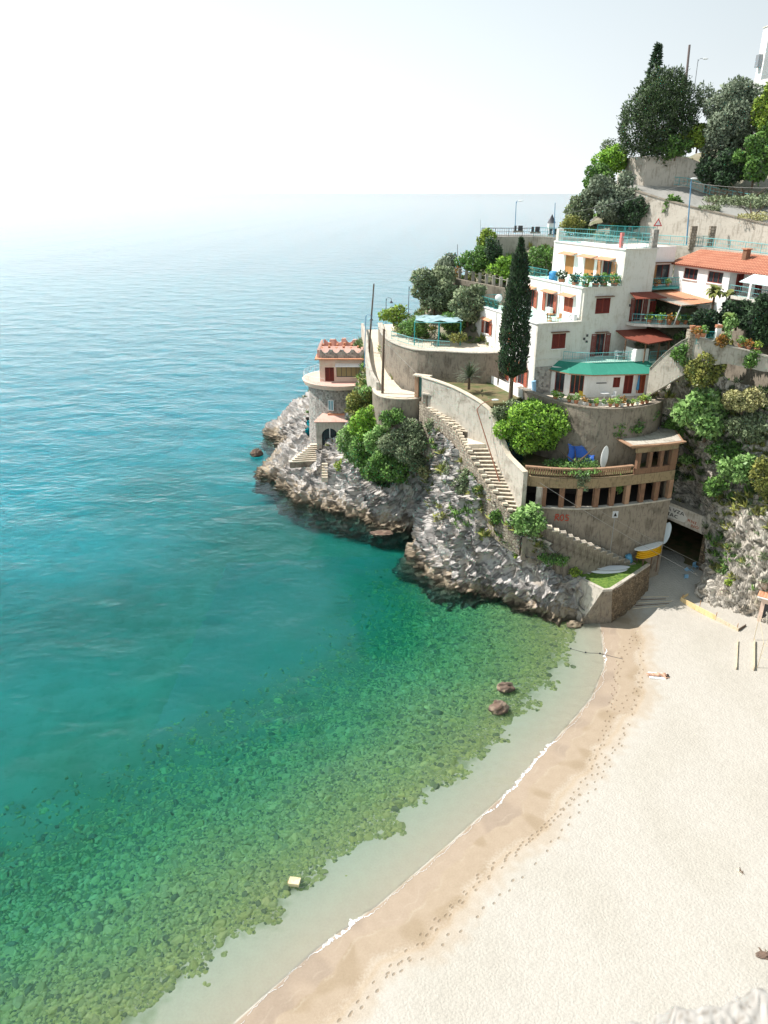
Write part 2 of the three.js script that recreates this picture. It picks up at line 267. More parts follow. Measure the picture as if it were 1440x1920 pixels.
M.wood = std(0xffffff, 0.75, { map: plasterMap([176, 124, 72], [148, 98, 54], 97) });
M.roofTile = std(0xffffff, 0.88, { map: plasterMap([206, 146, 114], [180, 118, 88], 101) });
M.roofRed = std(0xffffff, 0.88, { map: plasterMap([128, 64, 46], [104, 50, 38], 103) });
M.greenRoof = std(0xffffff, 0.8, { map: plasterMap([44, 128, 108], [58, 142, 122], 107) });
M.mintFloor = std(0xffffff, 0.85, { map: plasterMap([176, 208, 194], [160, 192, 178], 109) });
M.teal = std([0.03, 0.30, 0.30], 0.55);
M.tealPale = std([0.16, 0.46, 0.46], 0.6);
M.glassDark = new THREE.MeshPhysicalMaterial({ color: lin(0.03, 0.035, 0.04), roughness: 0.12 });
M.dark = std([0.02, 0.018, 0.016], 0.95);
M.metal = std([0.32, 0.33, 0.34], 0.5, { metalness: 0.6 });
M.darkMetal = std([0.06, 0.06, 0.065], 0.6);
M.bluePole = std([0.10, 0.26, 0.42], 0.55);
M.poleWood = std(0xffffff, 0.9, { map: plasterMap([112, 92, 76], [78, 64, 54], 113) });
M.concrete = std(0xffffff, 0.95, { map: plasterMap([168, 162, 150], [112, 106, 94], 127), bumpMap: grainBump, bumpScale: 0.03 });
M.cable = std([0.35, 0.34, 0.32], 0.6);
M.terracotta = std([0.46, 0.20, 0.11], 0.85);
M.whitePaint = std([0.78, 0.78, 0.76], 0.6);
M.bluePlastic = std([0.03, 0.12, 0.45], 0.5);
M.asphalt = std(0xffffff, 0.95, { map: plasterMap([150, 148, 142], [124, 122, 117], 131) });
M.bark = std(0xffffff, 0.95, { map: plasterMap([104, 86, 68], [70, 56, 44], 137) });
M.roomShade = std([0.05, 0.044, 0.038], 0.95);  // near-black room surfaces, the interior's darkness painted into their colour
M.earth = std(0xffffff, 1, { map: tex(256, 9, (u, v) => { const k = sstep(-0.2, 0.4, pfbm(u, v, 5, 5, 141)); return [lerp(112, 76, k), lerp(100, 88, k), lerp(70, 46, k)]; }) });
M.grass = std(0xffffff, 1, { map: tex(256, 3, (u, v) => { const k = sstep(-0.3, 0.4, pfbm(u, v, 8, 4, 151)); return [lerp(104, 68, k), lerp(128, 98, k), lerp(52, 34, k)]; }) });
const leafMat = new THREE.MeshPhysicalMaterial({ color: 0xffffff, vertexColors: true, roughness: 0.9, transmission: 0.22, thickness: 0, side: THREE.DoubleSide });
const rockMat = (() => {
  const b = tex(512, 7, (u, v) => { let r = 0, f = 5, a = 0.5; for (let i = 0; i < 5; i++) { r += a * (1 - 2 * Math.abs(pn(u, v, f, i * 2.3 + 1))); f *= 2; a *= 0.55; } return 128 + 95 * r; }, false);
  return new THREE.MeshStandardMaterial({ color: 0xffffff, vertexColors: true, roughness: 0.95, bumpMap: b, bumpScale: 0.22 });
})();
// ---------------------------------------------------------------- rock faces and hillside
const ridged = (x, y, z, o = 5) => { let s = 0, a = 0.5; for (let i = 0; i < o; i++) { s += a * (1 - 2 * Math.abs(n3(x, y, z))); x = x * 2.1 + 3.3; y = y * 2.1 - 1.9; z = z * 2.1 + 7.7; a *= 0.52; } return s; };
// cols: list of columns, each a list of points from foot to top; a smooth skin through them, broken up along its normal
function rockSkin(cols, nu, nv, amp, scale, paint, seed = 0, dome = 0.32, fine = 1, edge = 0.0) {
  const curves = cols.map((c) => new THREE.CatmullRomCurve3(c, false, 'centripetal'));
  const rows = []; for (let j = 0; j <= nv; j++) rows.push(new THREE.CatmullRomCurve3(curves.map((c) => c.getPoint(j / nv)), false, 'centripetal'));
  const P = []; for (let j = 0; j <= nv; j++) for (let i = 0; i <= nu; i++) P.push(rows[j].getPoint(i / nu));
  const idx = []; for (let j = 0; j < nv; j++) for (let i = 0; i < nu; i++) { const a = j * (nu + 1) + i; idx.push(a, a + 1, a + nu + 1, a + 1, a + nu + 2, a + nu + 1); }
  const g = new THREE.BufferGeometry(); g.setAttribute('position', new THREE.Float32BufferAttribute(P.flatMap((p) => [p.x, p.y, p.z]), 3)); g.setIndex(idx); g.computeVertexNormals();
  const nrm = g.attributes.normal, pos = g.attributes.position, col = [], uv = [];
  for (let k = 0; k < P.length; k++) {
    const p = P[k], j = Math.floor(k / (nu + 1)) / nv, n = V(nrm.getX(k), nrm.getY(k), nrm.getZ(k));
    const q = p.clone().multiplyScalar(scale).addScalar(seed), wx = 0.35 * n3(p.x * 0.5, p.y * 0.5, p.z * 0.5 + seed), wy = 0.35 * n3(p.x * 0.5 + 9, p.y * 0.5, p.z * 0.5);
    const big = cells((p.x + 0.4 * p.y) * scale + wx, p.y * scale * 0.75 + wy, (p.z + 0.3 * p.y) * scale - wx, seed), sm = cells(p.x * scale * 2.3 + 2 * wx, p.y * scale * 1.7, p.z * scale * 2.3 + 2 * wy, seed + 5), block = n3(q.x * 0.5, q.y * 0.5, q.z * 0.5), strata = big[2] * 2 - 1, crack = 1 - sstep(0, 0.16, big[1] - big[0]);
    const h = amp * (0.6 * block + 0.85 * (big[2] - 0.5) + dome * (0.6 - big[0]) - 0.55 * fine * fine * crack + 0.26 * fine * (sm[2] - 0.5) + 0.7 * dome * (0.5 - sm[0]) + (0.14 + 0.5 * (1 - fine)) * ridged(q.x * 3.1, q.y * 2.2, q.z * 3.1, 5)) * (1 - edge * sstep(0.85, 1, j));
    pos.setXYZ(k, p.x + n.x * h, p.y + n.y * h * 0.8, p.z + n.z * h);
    col.push(...paint(V(pos.getX(k), pos.getY(k), pos.getZ(k)), strata, block, crack, n));
    uv.push(p.x * 0.7 + p.z * 0.7, p.y + (p.x - p.z) * 0.25);
  }
  g.setAttribute('color', new THREE.Float32BufferAttribute(col, 3)); g.setAttribute('uv', new THREE.Float32BufferAttribute(uv, 2)); g.computeVertexNormals(); return metreUV(g);
}
const hash3 = (i, j, k, s) => { let h = Math.imul(i, 374761393) ^ Math.imul(j, 668265263) ^ Math.imul(k, 2147483647 - 40503) ^ Math.imul((s * 10) | 0, 69069); h = Math.imul(h ^ (h >>> 13), 1274126177); h ^= h >>> 16; return (h >>> 0) / 4294967296; };
function cells(x, y, z, s) { // nearest and second nearest cell point, and a random value of the cell: rock broken into blocks
  const ci = Math.floor(x), cj = Math.floor(y), ck = Math.floor(z); let a = 9, b = 9, id = 0;
  for (let i = -1; i <= 1; i++) for (let j = -1; j <= 1; j++) for (let k = -1; k <= 1; k++) { const I = ci + i, J = cj + j, K = ck + k, d = Math.hypot(I + hash3(I, J, K, s) - x, J + hash3(I, J, K, s + 1) - y, K + hash3(I, J, K, s + 2) - z); if (d < a) { b = a; a = d; id = hash3(I, J, K, s + 3); } else if (d < b) b = d; }
  return [a, b, id];
}
const mix3 = (a, b, t) => a.map((x, i) => lerp(x, b[i], clamp(t)));
function rockPaint(p, s, b, c) {
  let k = mix3([0.38, 0.355, 0.335], [0.58, 0.55, 0.515], 0.5 + 0.5 * b + 0.3 * s);
  const f = fbm3(p.x * 0.5, p.y * 0.5, p.z * 0.5, 3), f2 = fbm3(p.x * 1.7 + 9, p.y * 1.7, p.z * 1.7, 3);
  k = mix3(k, [0.14, 0.13, 0.125], sstep(0.2, 0.5, f2) * 0.6);
  k = mix3(k, [0.46, 0.37, 0.27], sstep(0.05, 0.45, f) * 0.5);
  k = mix3(k, [0.28, 0.20, 0.10], sstep(2.0, 0.8, p.y + 1.6 * f2) * 0.7);        // weed and rust-brown crust at the water's edge
  k = mix3(k, [0.10, 0.08, 0.05], sstep(0.55, 0.15, p.y + 0.4 * f2) * 0.8);
  return k;
}
const px = (x, y, z) => atz(x, y, z), wl = (x, y, h = 0) => aty(x, y, h);
const foot = (x, y, out = 1.5) => { const p = wl(x, y), r = p.clone(); r.y = -5; r.z += out; r.x -= out * 0.4; return r; };
{
  const C = [
    [wl(1098, 1168, -3), wl(1098, 1168), px(1096, 1130, -64.6), px(1092, 1096, -65.4), px(1100, 1080, -67)],
    [foot(1050, 1160), wl(1050, 1160), px(1052, 1115, -65.6), px(1052, 1075, -66.6), px(1062, 1042, -68.4)],
    [foot(1000, 1150), wl(1000, 1150), px(1008, 1090, -66.8), px(1008, 1045, -67.0), px(1008, 1002, -66.9)],
    [foot(920, 1120), wl(920, 1120), px(930, 1060, -69.2), px(940, 1005, -69.0), px(955, 962, -68.6)],
    [foot(850, 1105), wl(850, 1105), px(868, 1030, -71.6), px(880, 960, -71.6), px(900, 915, -71.0)],
    [foot(800, 1075), wl(800, 1075), px(830, 1000, -75), px(845, 920, -75), px(868, 868, -73.8)],
    [foot(766, 1040), wl(766, 1040), px(800, 970, -79.2), px(820, 880, -78.8), px(838, 822, -77.2)],
    [foot(790, 1000), wl(790, 1000), px(800, 940, -84.5), px(796, 850, -83.4), px(806, 795, -81)],
    [foot(740, 990), wl(740, 990), px(745, 930, -87), px(748, 845, -85), px(768, 790, -82)],
    [foot(690, 978), wl(690, 978), px(695, 915, -90), px(695, 835, -88.5), px(712, 790, -84.6)],
    [foot(645, 964), wl(645, 964), px(655, 905, -93.5), px(660, 850, -94), px(668, 760, -93)],
    [foot(600, 950), wl(600, 950), px(612, 908, -96.8), px(618, 872, -99.3), px(636, 815, -101.5)],
    [foot(560, 938), wl(560, 938), px(568, 900, -99.2), px(580, 868, -101), px(604, 842, -104)],
    [foot(520, 905), wl(520, 905), px(530, 880, -105), px(545, 862, -107.5), px(585, 828, -109)],
    [foot(490, 885), wl(490, 885), px(510, 866, -109.5), px(530, 850, -111.5), px(578, 806, -112.5)],
    [foot(530, 838), wl(530, 838), px(545, 822, -120), px(560, 806, -119), px(580, 780, -117)],
    [foot(504, 812), wl(504, 812), px(525, 792, -128), px(545, 784, -126), px(590, 765, -121)],
    [foot(575, 775), wl(575, 775), px(580, 750, -138), px(585, 735, -132), px(610, 715, -124)],
    [foot(640, 750), wl(640, 750), px(640, 720, -140), px(645, 690, -134), px(655, 660, -128)],
  ];
  structure(mesh('rocky_headland', rockSkin(C, 560, 140, 1.2, 0.34, rockPaint, 3), rockMat));
}
const cliffPaint = (p, s, b) => {
  let k = mix3([0.40, 0.365, 0.31], [0.58, 0.53, 0.455], 0.5 + 0.5 * b + 0.4 * s);
  const f = fbm3(p.x * 0.4, p.y * 0.4, p.z * 0.4, 3), f2 = fbm3(p.x * 1.3 + 9, p.y * 1.3, p.z * 1.3, 3);
  k = mix3(k, [0.20, 0.185, 0.165], sstep(0.15, 0.5, f2) * 0.6); k = mix3(k, [0.52, 0.42, 0.31], sstep(0.1, 0.5, f) * 0.5);
  return mix3(k, [0.16, 0.17, 0.09], sstep(0.3, 0.6, fbm3(p.x * 0.8, p.y * 0.8 + 30, p.z * 0.8, 3)) * 0.6);
};
{
  const g0 = (x, y) => { const p = wl(x, y, 1.6); p.y = 0.4; return p; };
  const C = [
    [px(1205, 830, -77.5), px(1205, 815, -78), px(1205, 800, -78), px(1205, 785, -78), px(1205, 770, -77.5), px(1205, 752, -77)],
    [px(1236, 935, -75.6), px(1238, 890, -76.8), px(1238, 840, -77.5), px(1232, 800, -77.8), px(1226, 765, -77.2), px(1222, 725, -76.2)],
    [px(1314, 962, -73.4), px(1300, 910, -75.4), px(1285, 860, -76.4), px(1275, 800, -76.8), px(1262, 745, -76.2), px(1252, 690, -75)],
    [g0(1328, 1118), px(1330, 1040, -69.0), px(1340, 960, -70.6), px(1318, 880, -74), px(1300, 780, -75), px(1295, 662, -73.6)],
    [g0(1354, 1132), px(1358, 1040, -67.0), px(1366, 950, -68.8), px(1345, 860, -72), px(1335, 770, -73), px(1335, 690, -72.6)],
    [g0(1395, 1150), px(1400, 1050, -65.2), px(1402, 950, -67), px(1392, 850, -70), px(1385, 780, -71), px(1380, 718, -71)],
    [g0(1440, 1168), px(1440, 1050, -63.6), px(1440, 950, -65.2), px(1440, 850, -68), px(1440, 780, -69.4), px(1440, 728, -69.8)],
    [g0(1530, 1195), px(1530, 1050, -61), px(1530, 950, -62.6), px(1530, 850, -65.5), px(1530, 780, -67), px(1530, 740, -68)],
    [g0(1640, 1235), px(1640, 1050, -57), px(1640, 950, -59), px(1640, 850, -62), px(1640, 780, -64), px(1640, 750, -65)],
    [V(57, 0.2, -36), V(58, 8, -37), V(59, 14, -38.5), V(60, 19, -40), V(61, 23, -42), V(62, 25.5, -43)],
    [V(66, 0.2, -14), V(67, 8, -15), V(68, 14, -16.5), V(69, 19, -18), V(70, 23, -20), V(71, 25.5, -21)],
  ];
  structure(mesh('cliff', rockSkin(C, 360, 210, 1.15, 0.21, cliffPaint, 40, 0.06, 0.5), rockMat));
}
{ // the spur of land behind the houses, from the path up to the road and down its far side to the sea
  const crest = [[-9, 9, -118], [-4, 19, -112], [0, 20.5, -106], [3, 23, -103], [8, 27.5, -103], [13, 31, -104], [19, 33.2, -106], [26, 34.2, -110], [34, 39, -118], [45, 44.5, -124], [60, 48, -124], [95, 52, -118]];
  const front = [[-6, 9, -108], [-3, 16, -103], [-1, 18, -100], [1, 22.6, -98], [6, 24.2, -95], [12, 26, -95], [20, 29, -96], [28, 31.5, -97], [36, 33, -100], [44, 33, -98], [58, 33, -90], [92, 34, -70]];
  const low = [[-5, 6, -103], [-3, 14, -99], [-1, 16, -96], [1, 18, -90], [6, 19, -86], [12, 20, -84], [20, 22, -84], [28, 25, -82], [36, 27, -78], [44, 28, -72], [58, 28, -62], [92, 28, -40]];
  const C = crest.map(([x, y, z], i) => { const f = front[i], l = low[i]; return [V(l[0], l[1] - 6, l[2] + 0.5), V(...l), V(...f), V(x, y, z), V(x + 2, y * 0.55, z - 18), V(x + 2, -4, z - 30)]; });
  const paint = (p, s, b) => mix3(mix3([0.20, 0.17, 0.11], [0.34, 0.31, 0.25], 0.5 + 0.5 * b), [0.10, 0.13, 0.05], sstep(-0.1, 0.4, fbm3(p.x * 0.3, p.y * 0.3, p.z * 0.3, 3)));
  structure(mesh('hillside', rockSkin(C, 150, 60, 0.35, 0.3, paint, 80), rockMat));
}
// loose rocks that stand clear of the water, and the cobbles of the sea floor
function boulderGeo(seed, sx, sy, sz, detail = 4, rough = 0.35) {
  const g = new THREE.IcosahedronGeometry(1, detail), p = g.attributes.position, col = [];
  for (let i = 0; i < p.count; i++) { const v = V(p.getX(i), p.getY(i), p.getZ(i)), r = 1 + rough * ridged(v.x * 0.9 + seed, v.y * 0.9, v.z * 0.9, 3) + 0.2 * n3(v.x * 0.8 + seed, v.y, v.z); v.multiplyScalar(r); p.setXYZ(i, v.x * sx, v.y * sy, v.z * sz); }
  g.computeVertexNormals(); return g;
}
function boulder(name, label, cat, pos, s, paint, seed, grp) {
  const g = boulderGeo(seed, ...s), p = g.attributes.position, c = [];
  for (let i = 0; i < p.count; i++) c.push(...paint(V(p.getX(i) + pos.x, p.getY(i) + pos.y, p.getZ(i) + pos.z), 0, n3(p.getX(i), p.getY(i) + seed, p.getZ(i)), 0));
  g.setAttribute('color', new THREE.Float32BufferAttribute(c, 3));
  const m = mesh(name, g, rockMat); m.position.copy(pos); return tag(m, label, cat, grp);
}
const wetPaint = (p, s, b) => mix3(mix3([0.17, 0.11, 0.08], [0.10, 0.075, 0.06], 0.5 + b), [0.30, 0.22, 0.16], sstep(0.2, 0.6, b));
boulder('boulder', 'dark brown boulder in the shallows, the nearer and larger of two', 'rock', wl(935, 1328, 0.12), [0.72, 0.62, 0.55], wetPaint, 4, 'dark boulders in the shallows');
boulder('boulder', 'dark brown boulder in the shallows just behind another one', 'rock', wl(948, 1290, -0.02), [0.7, 0.5, 0.5], wetPaint, 9, 'dark boulders in the shallows');
boulder('boulder', 'small dark rock standing alone in the sea off the headland tip', 'rock', wl(481, 852, 0.1), [0.9, 0.9, 0.7], wetPaint, 15);
boulder('boulder', 'brown rock at the foot of the pale concrete bastion', 'rock', wl(1076, 1172, 0.0), [0.7, 0.4, 0.5], rockPaint, 19);
boulder('boulder', 'low flat rock awash in the green cove under the headland', 'rock', wl(716, 1000, -0.1), [1.3, 0.3, 0.7], wetPaint, 23);
{
  seedRnd(31);
  const shapes = [boulderGeo(51, 1, 0.6, 0.9, 1, 0.3), boulderGeo(62, 1, 0.7, 0.8, 1, 0.3)];
  const lists = [[], []];
  const tryStone = (x, z, k) => {
    const [s] = shoreDist(x, z), off = -s; if (off < 2.6) return;
    const [rd, rs] = nearest(ROCKS, x, z);
    const edge = 3.9 + 1.2 * n2(x * 0.25, z * 0.25) + 0.9 * n2(x * 0.9, z * 0.9); if (off < edge && rd > 4) return;
    const patch = n2(x * 0.10 + 3, z * 0.10), thin = sstep(31, 6, off); if (rnd() > Math.pow(thin, 1.6) * (0.85 + 0.2 * patch)) return;
    lists[k & 1].push([x, groundY(x, z), z, rr(0.05, 0.14) * (rnd() < 0.04 ? rr(1.6, 2.6) : 1), off]);
  };
  for (let i = 0; i < 330000; i++) { const z = -16 - 74 * Math.pow(rnd(), 1.1), x = rr(-30, 22); tryStone(x, z, i); }
  const m = std(0xffffff, 1);
  const g = new THREE.Group(); 
  lists.forEach((l, k) => {
    const im = new THREE.InstancedMesh(shapes[k], m, l.length), M4 = new THREE.Matrix4(), e = new THREE.Euler(), c = new THREE.Color();
    l.forEach(([x, y, z, r], i) => {
      e.set(rr(-0.4, 0.4), rr(0, 6.3), rr(-0.4, 0.4)); M4.compose(V(x, y + r * 0.12, z), new THREE.Quaternion().setFromEuler(e), V(r * rr(0.8, 1.3), r * rr(0.6, 1), r * rr(0.8, 1.2))); im.setMatrixAt(i, M4);
      const t = rnd(), u = rnd(); c.setRGB(lerp(0.19, 0.37, t), lerp(0.24, 0.40, t), lerp(0.08, 0.14, t) + 0.04 * u); if (u < 0.10) c.setRGB(0.13, 0.165, 0.09); im.setColorAt(i, c);
    });
    im.name = numbered('sea_floor_stones'); im.castShadow = im.receiveShadow = true; tag(im, 'weed-covered green stones strewn over the sea floor', 'stones', null, 'stuff'); scene.add(im);
  });
}
// ---------------------------------------------------------------- walls, paths, stairs
// wall along points {p: top point on the face, y0: foot}; thickness t to the side given by (nx, nz) of each run
function wallGeo(tops, foots, t, side = 1, batter = 0) {
  const n = tops.length, nrm = tops.map((p, i) => { const a = tops[Math.max(0, i - 1)], b = tops[Math.min(n - 1, i + 1)], d = V(b.x - a.x, 0, b.z - a.z).normalize(); return V(-d.z * side, 0, d.x * side); });
  const ft = tops, fb = tops.map((p, i) => V(p.x - nrm[i].x * batter, foots[i], p.z - nrm[i].z * batter)), bt = tops.map((p, i) => p.clone().addScaledVector(nrm[i], t)), bb = fb.map((p, i) => V(bt[i].x, p.y, bt[i].z)), out = [];
  const q = (a, b, c, d) => out.push(side > 0 ? [a, d, c, b] : [a, b, c, d]);
  for (let i = 0; i + 1 < n; i++) { q(fb[i], fb[i + 1], ft[i + 1], ft[i]); q(ft[i], ft[i + 1], bt[i + 1], bt[i]); q(bt[i], bt[i + 1], bb[i + 1], bb[i]); }
  q(fb[0], ft[0], bt[0], bb[0]); q(fb[n - 1], bb[n - 1], bt[n - 1], ft[n - 1]);
  return faces(out);
}
const spline = (pts, n) => new THREE.CatmullRomCurve3(pts, false, 'centripetal').getPoints(n);
function wall(name, label, pts, foots, t, mat, side = 1, opt = {}) {
  const n = opt.smooth || 0; let tops = pts, fs = foots;
  if (n) { tops = spline(pts, n); fs = tops.map((_, i) => { const u = i / n * (foots.length - 1), k = Math.min(foots.length - 2, Math.floor(u)); return lerp(foots[k], foots[k + 1], u - k); }); }
  const g = group(name, label, 'wall'); mesh('wall_face', wallGeo(tops, fs, t, side, opt.batter || 0), mat, g);
  if (opt.cope) mesh('coping', wallGeo(tops.map((p) => V(p.x, p.y + 0.1, p.z)), tops.map((p) => p.y + 0.003), t + 0.1, side, 0), opt.cope, g);
  return g;
}
const flat = (pts, y) => prism(pts, y - 0.4, y);
// upper footpath, platform with the pole, garden terrace, yard
{
  const L = [V(-3.4, 21.2, -112), V(-2.6, 20.9, -103), V(-2.3, 19.9, -96), V(-1.7, 18.9, -90), V(-0.9, 18.5, -86)], R = [V(-0.8, 21.2, -112), V(-0.3, 20.9, -103), V(0.2, 19.9, -96), V(1.1, 18.9, -90), V(2.2, 18.5, -86)];
  const a = spline(L, 20), b = spline(R, 20), f = []; for (let i = 0; i < 20; i++) f.push([a[i], b[i], b[i + 1], a[i + 1]].reverse());
  const plat = []; const P = [[-0.9, -86], [-0.6, -84.6], [0.2, -83.5], [1.3, -82.9], [2.5, -82.7], [3.7, -83.2], [4.6, -84.2], [2.2, -86.5]];
  structure(mesh('footpath', [faces(f), prism(P, 18.1, 18.5)], M.paving));
  wall('parapet_wall', 'low pale parapet on the sea side of the upper footpath', L.map((p) => V(p.x, p.y + 0.95, p.z)), [18, 18, 17.5, 16.5, 15.5], 0.35, M.stainPale, -1, { smooth: 16 });
  const PF = [[-1.4, -87.5], [-1.1, -85.2], [-0.3, -83.6], [0.9, -82.75], [2.5, -82.45], [3.9, -82.9], [4.7, -83.8]];
  wall('bastion_wall', 'rounded stained wall under the platform with the wooden pole', PF.map(([x, z]) => V(x, 18.3, z)), PF.map(() => 10), 0.6, M.stain, -1, { smooth: 18, cope: M.paving });
  const GW = [V(-0.2, 23.4, -104), V(0.3, 23.4, -96), V(1.3, 23.35, -91), V(2.6, 23.3, -88.2), V(4.2, 23.3, -86), V(7.5, 23.3, -85), V(10.8, 23.3, -84.2), V(13, 23.3, -84.5)];
  wall('retaining_wall', 'tall streaked retaining wall below the pergola garden', GW, [19.5, 18.4, 17.5, 17.5, 17.5, 18.5, 19, 19], 0.6, M.stain, 1, { smooth: 28, cope: M.stainPale });
  structure(mesh('garden_terrace', [flat([[-0.2, -104], [0.3, -96], [1.3, -91], [2.6, -88.2], [4.2, -86], [7.5, -85], [13, -84.5], [14, -100], [6, -104]], 23.28)], M.paving));
  structure(mesh('yard', [flat([[4.2, -86], [4.4, -83], [6.4, -80.8], [9.3, -77.4], [11.3, -75], [12.5, -75], [16, -79], [12.5, -86]], 19.9)], M.earth));
  const SW = [V(4.6, 20.9, -82.7), V(6.4, 20.8, -80.6), V(8.1, 20.5, -78.8), V(9.5, 20.1, -77), V(10.5, 19.7, -75.8), V(11.4, 19.0, -74.7), V(11.9, 17.7, -73.7), V(12.4, 16.6, -72.6), V(12.9, 15.5, -71.5), V(13.6, 15.0, -69.9), V(14.1, 14.8, -68.2)];
  const w = wall('stair_wall', 'tall curved wall with pale coping along the inner side of the long staircase', SW, [17.4, 17, 16, 15, 14, 13.6, 13, 12.2, 11.5, 10.4, 9.2], 0.45, M.stainPale, 1, { smooth: 40, cope: M.paving });
  // round drain mouths along the wall head
  const c = new THREE.CatmullRomCurve3(SW);
  for (const t of [0.05, 0.13, 0.21, 0.3, 0.38]) { const p = c.getPoint(t), d = c.getTangent(t), n = V(-d.z, 0, d.x).normalize(); const g = new THREE.TorusGeometry(0.16, 0.05, 6, 14), gm = new THREE.CylinderGeometry(0.15, 0.15, 0.3, 12); gm.rotateX(Math.PI / 2); const q = new THREE.Quaternion().setFromUnitVectors(V(0, 0, 1), n.clone().negate()); for (const x of [g, gm]) { x.applyQuaternion(q); x.translate(p.x - n.x * 0.02, p.y - 0.35, p.z - n.z * 0.02); } gm.translate(n.x * 0.12, 0, n.z * 0.12); const dm = mesh('drain_mouth', g, M.terracotta, w); mesh('hole', gm, M.dark, dm); }
}
// ledge blocks and gate at the head of the stairs
{
  const g = group('stone_gate', 'narrow stone gateway with green door at the head of the staircase', 'gate', [4.35, 18.5, -82.9], -0.5);
  mesh('pillar', box(-0.85, 0, -0.25, -0.4, 2.4, 0.25), M.brickPale, g); mesh('pillar', box(0.4, 0, -0.25, 0.85, 2.4, 0.25), M.brickPale, g);
  mesh('lintel', box(-1.05, 2.402, -0.4, 1.05, 2.56, 0.4), M.paving, g); mesh('door', box(-0.39, 0, -0.08, 0.39, 2.38, 0.0), std([0.06, 0.17, 0.15], 0.7), g);
  const b = group('stair_pillars', 'pair of old square stone pillars beside the top of the stairs', 'pillar', [5.15, 16.9, -81.6], -0.5);
  for (const x of [-0.75, 0.1]) { mesh('pillar', box(x, 0, -0.25, x + 0.45, 2.2, 0.25), M.stain, b); } mesh('cap', box(-0.9, 2.2, -0.35, 0.7, 2.36, 0.35), M.stainPale, b);
}
function staircase(name, label, path, count, width, mat, turn) {
  const g = group(name, label, 'stairs'), c = new THREE.CatmullRomCurve3(path, false, 'centripetal');
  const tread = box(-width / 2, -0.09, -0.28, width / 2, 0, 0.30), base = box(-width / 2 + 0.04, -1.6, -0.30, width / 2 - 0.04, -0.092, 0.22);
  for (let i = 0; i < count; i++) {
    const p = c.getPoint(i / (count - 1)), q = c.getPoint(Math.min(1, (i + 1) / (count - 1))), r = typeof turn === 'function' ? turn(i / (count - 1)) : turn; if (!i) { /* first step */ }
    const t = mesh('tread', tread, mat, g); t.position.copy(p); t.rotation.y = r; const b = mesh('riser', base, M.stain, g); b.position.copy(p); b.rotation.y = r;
  }
  return g;
}
staircase('stone_staircase', 'upper flight of pale stone steps below the gateway', [V(6.0, 17.75, -81), V(7.4, 17.1, -79), V(8.8, 16.3, -77.2)], 10, 2.4, M.tread, -0.28);
structure(mesh('stair_landing', [prism([[8.0, -77.1], [10.3, -76.6], [10.9, -74.8], [8.9, -74.6]], 14.4, 15.55)], M.tread));
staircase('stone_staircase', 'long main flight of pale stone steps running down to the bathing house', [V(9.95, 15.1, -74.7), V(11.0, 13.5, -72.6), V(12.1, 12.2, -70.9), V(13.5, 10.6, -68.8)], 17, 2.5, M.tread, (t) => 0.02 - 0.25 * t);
{ // outer stair wall and lower stepped wall
  const OW = [V(4.3, 18.2, -82.3), V(5.2, 17.6, -81), V(6.6, 16.9, -79), V(7.9, 16.2, -77), V(8.4, 15.5, -75.6), V(8.9, 14.9, -74.2), V(10.0, 13.3, -72.2), V(11.1, 12.0, -70.5), V(12.6, 10.5, -68.6), V(13.9, 9.6, -67.9)];
  wall('stair_foundation', 'sloping rubble foundation on the sea side of the long staircase', OW, [12, 12, 11, 10, 9, 9, 8, 7.5, 6.5, 6], 0.35, M.stone, 1, { smooth: 36, batter: 0.5 });
  // notched ends of the steps seen along the outer edge
  const c = new THREE.CatmullRomCurve3(OW, false, 'centripetal'), g = group('stair_kerb', 'row of pale step ends along the open edge of the stairs', 'kerb');
  for (let i = 0; i < 24; i++) { const p = c.getPoint(0.14 + 0.78 * i / 24); const b = mesh('kerb_stone', box(-0.28, 0.003, -0.2, 0.25, 0.24, 0.2), M.tread, g); b.position.set(p.x + 0.12, p.y, p.z); }
  const LW = group('stepped_wall', 'low stepped rubble wall with capping blocks beside the lower stairs', 'wall');
  const LC = new THREE.CatmullRomCurve3([V(13.9, 9.9, -67.4), V(19.9, 7.3, -66.9), V(26.2, 3.4, -69.2)]), N = 17;
  for (let i = 0; i < N; i++) { const p = LC.getPoint(i / N), q = LC.getPoint((i + 1) / N), top = p.y + 0.35 + 0.1 * n2(i, 3.3), turn = Math.atan2(-(q.z - p.z), q.x - p.x), len = Math.hypot(q.x - p.x, q.z - p.z) + 0.02;
    const w = mesh('wall_block', box(0, -4.5, -0.25, len, 0, 0.25 + 0.02 * (i % 2)), M.stain, LW); w.position.set(p.x, top, p.z); w.rotation.y = turn;
    const k = mesh('cap_stone', box(-0.05, 0.003, -0.34, len * 0.92, 0.14, 0.36), i < 5 ? M.tread : M.stainPale, LW); k.position.set(p.x, top, p.z); k.rotation.y = turn; }
  staircase('stone_staircase', 'lower flight of steps descending to the sandy lane behind the stepped wall', [V(14.4, 10.0, -68.3), V(20.1, 7.3, -67.8), V(26.6, 3.0, -70.1)], 26, 1.35, M.tread, Math.PI / 2 - 0.15);
}
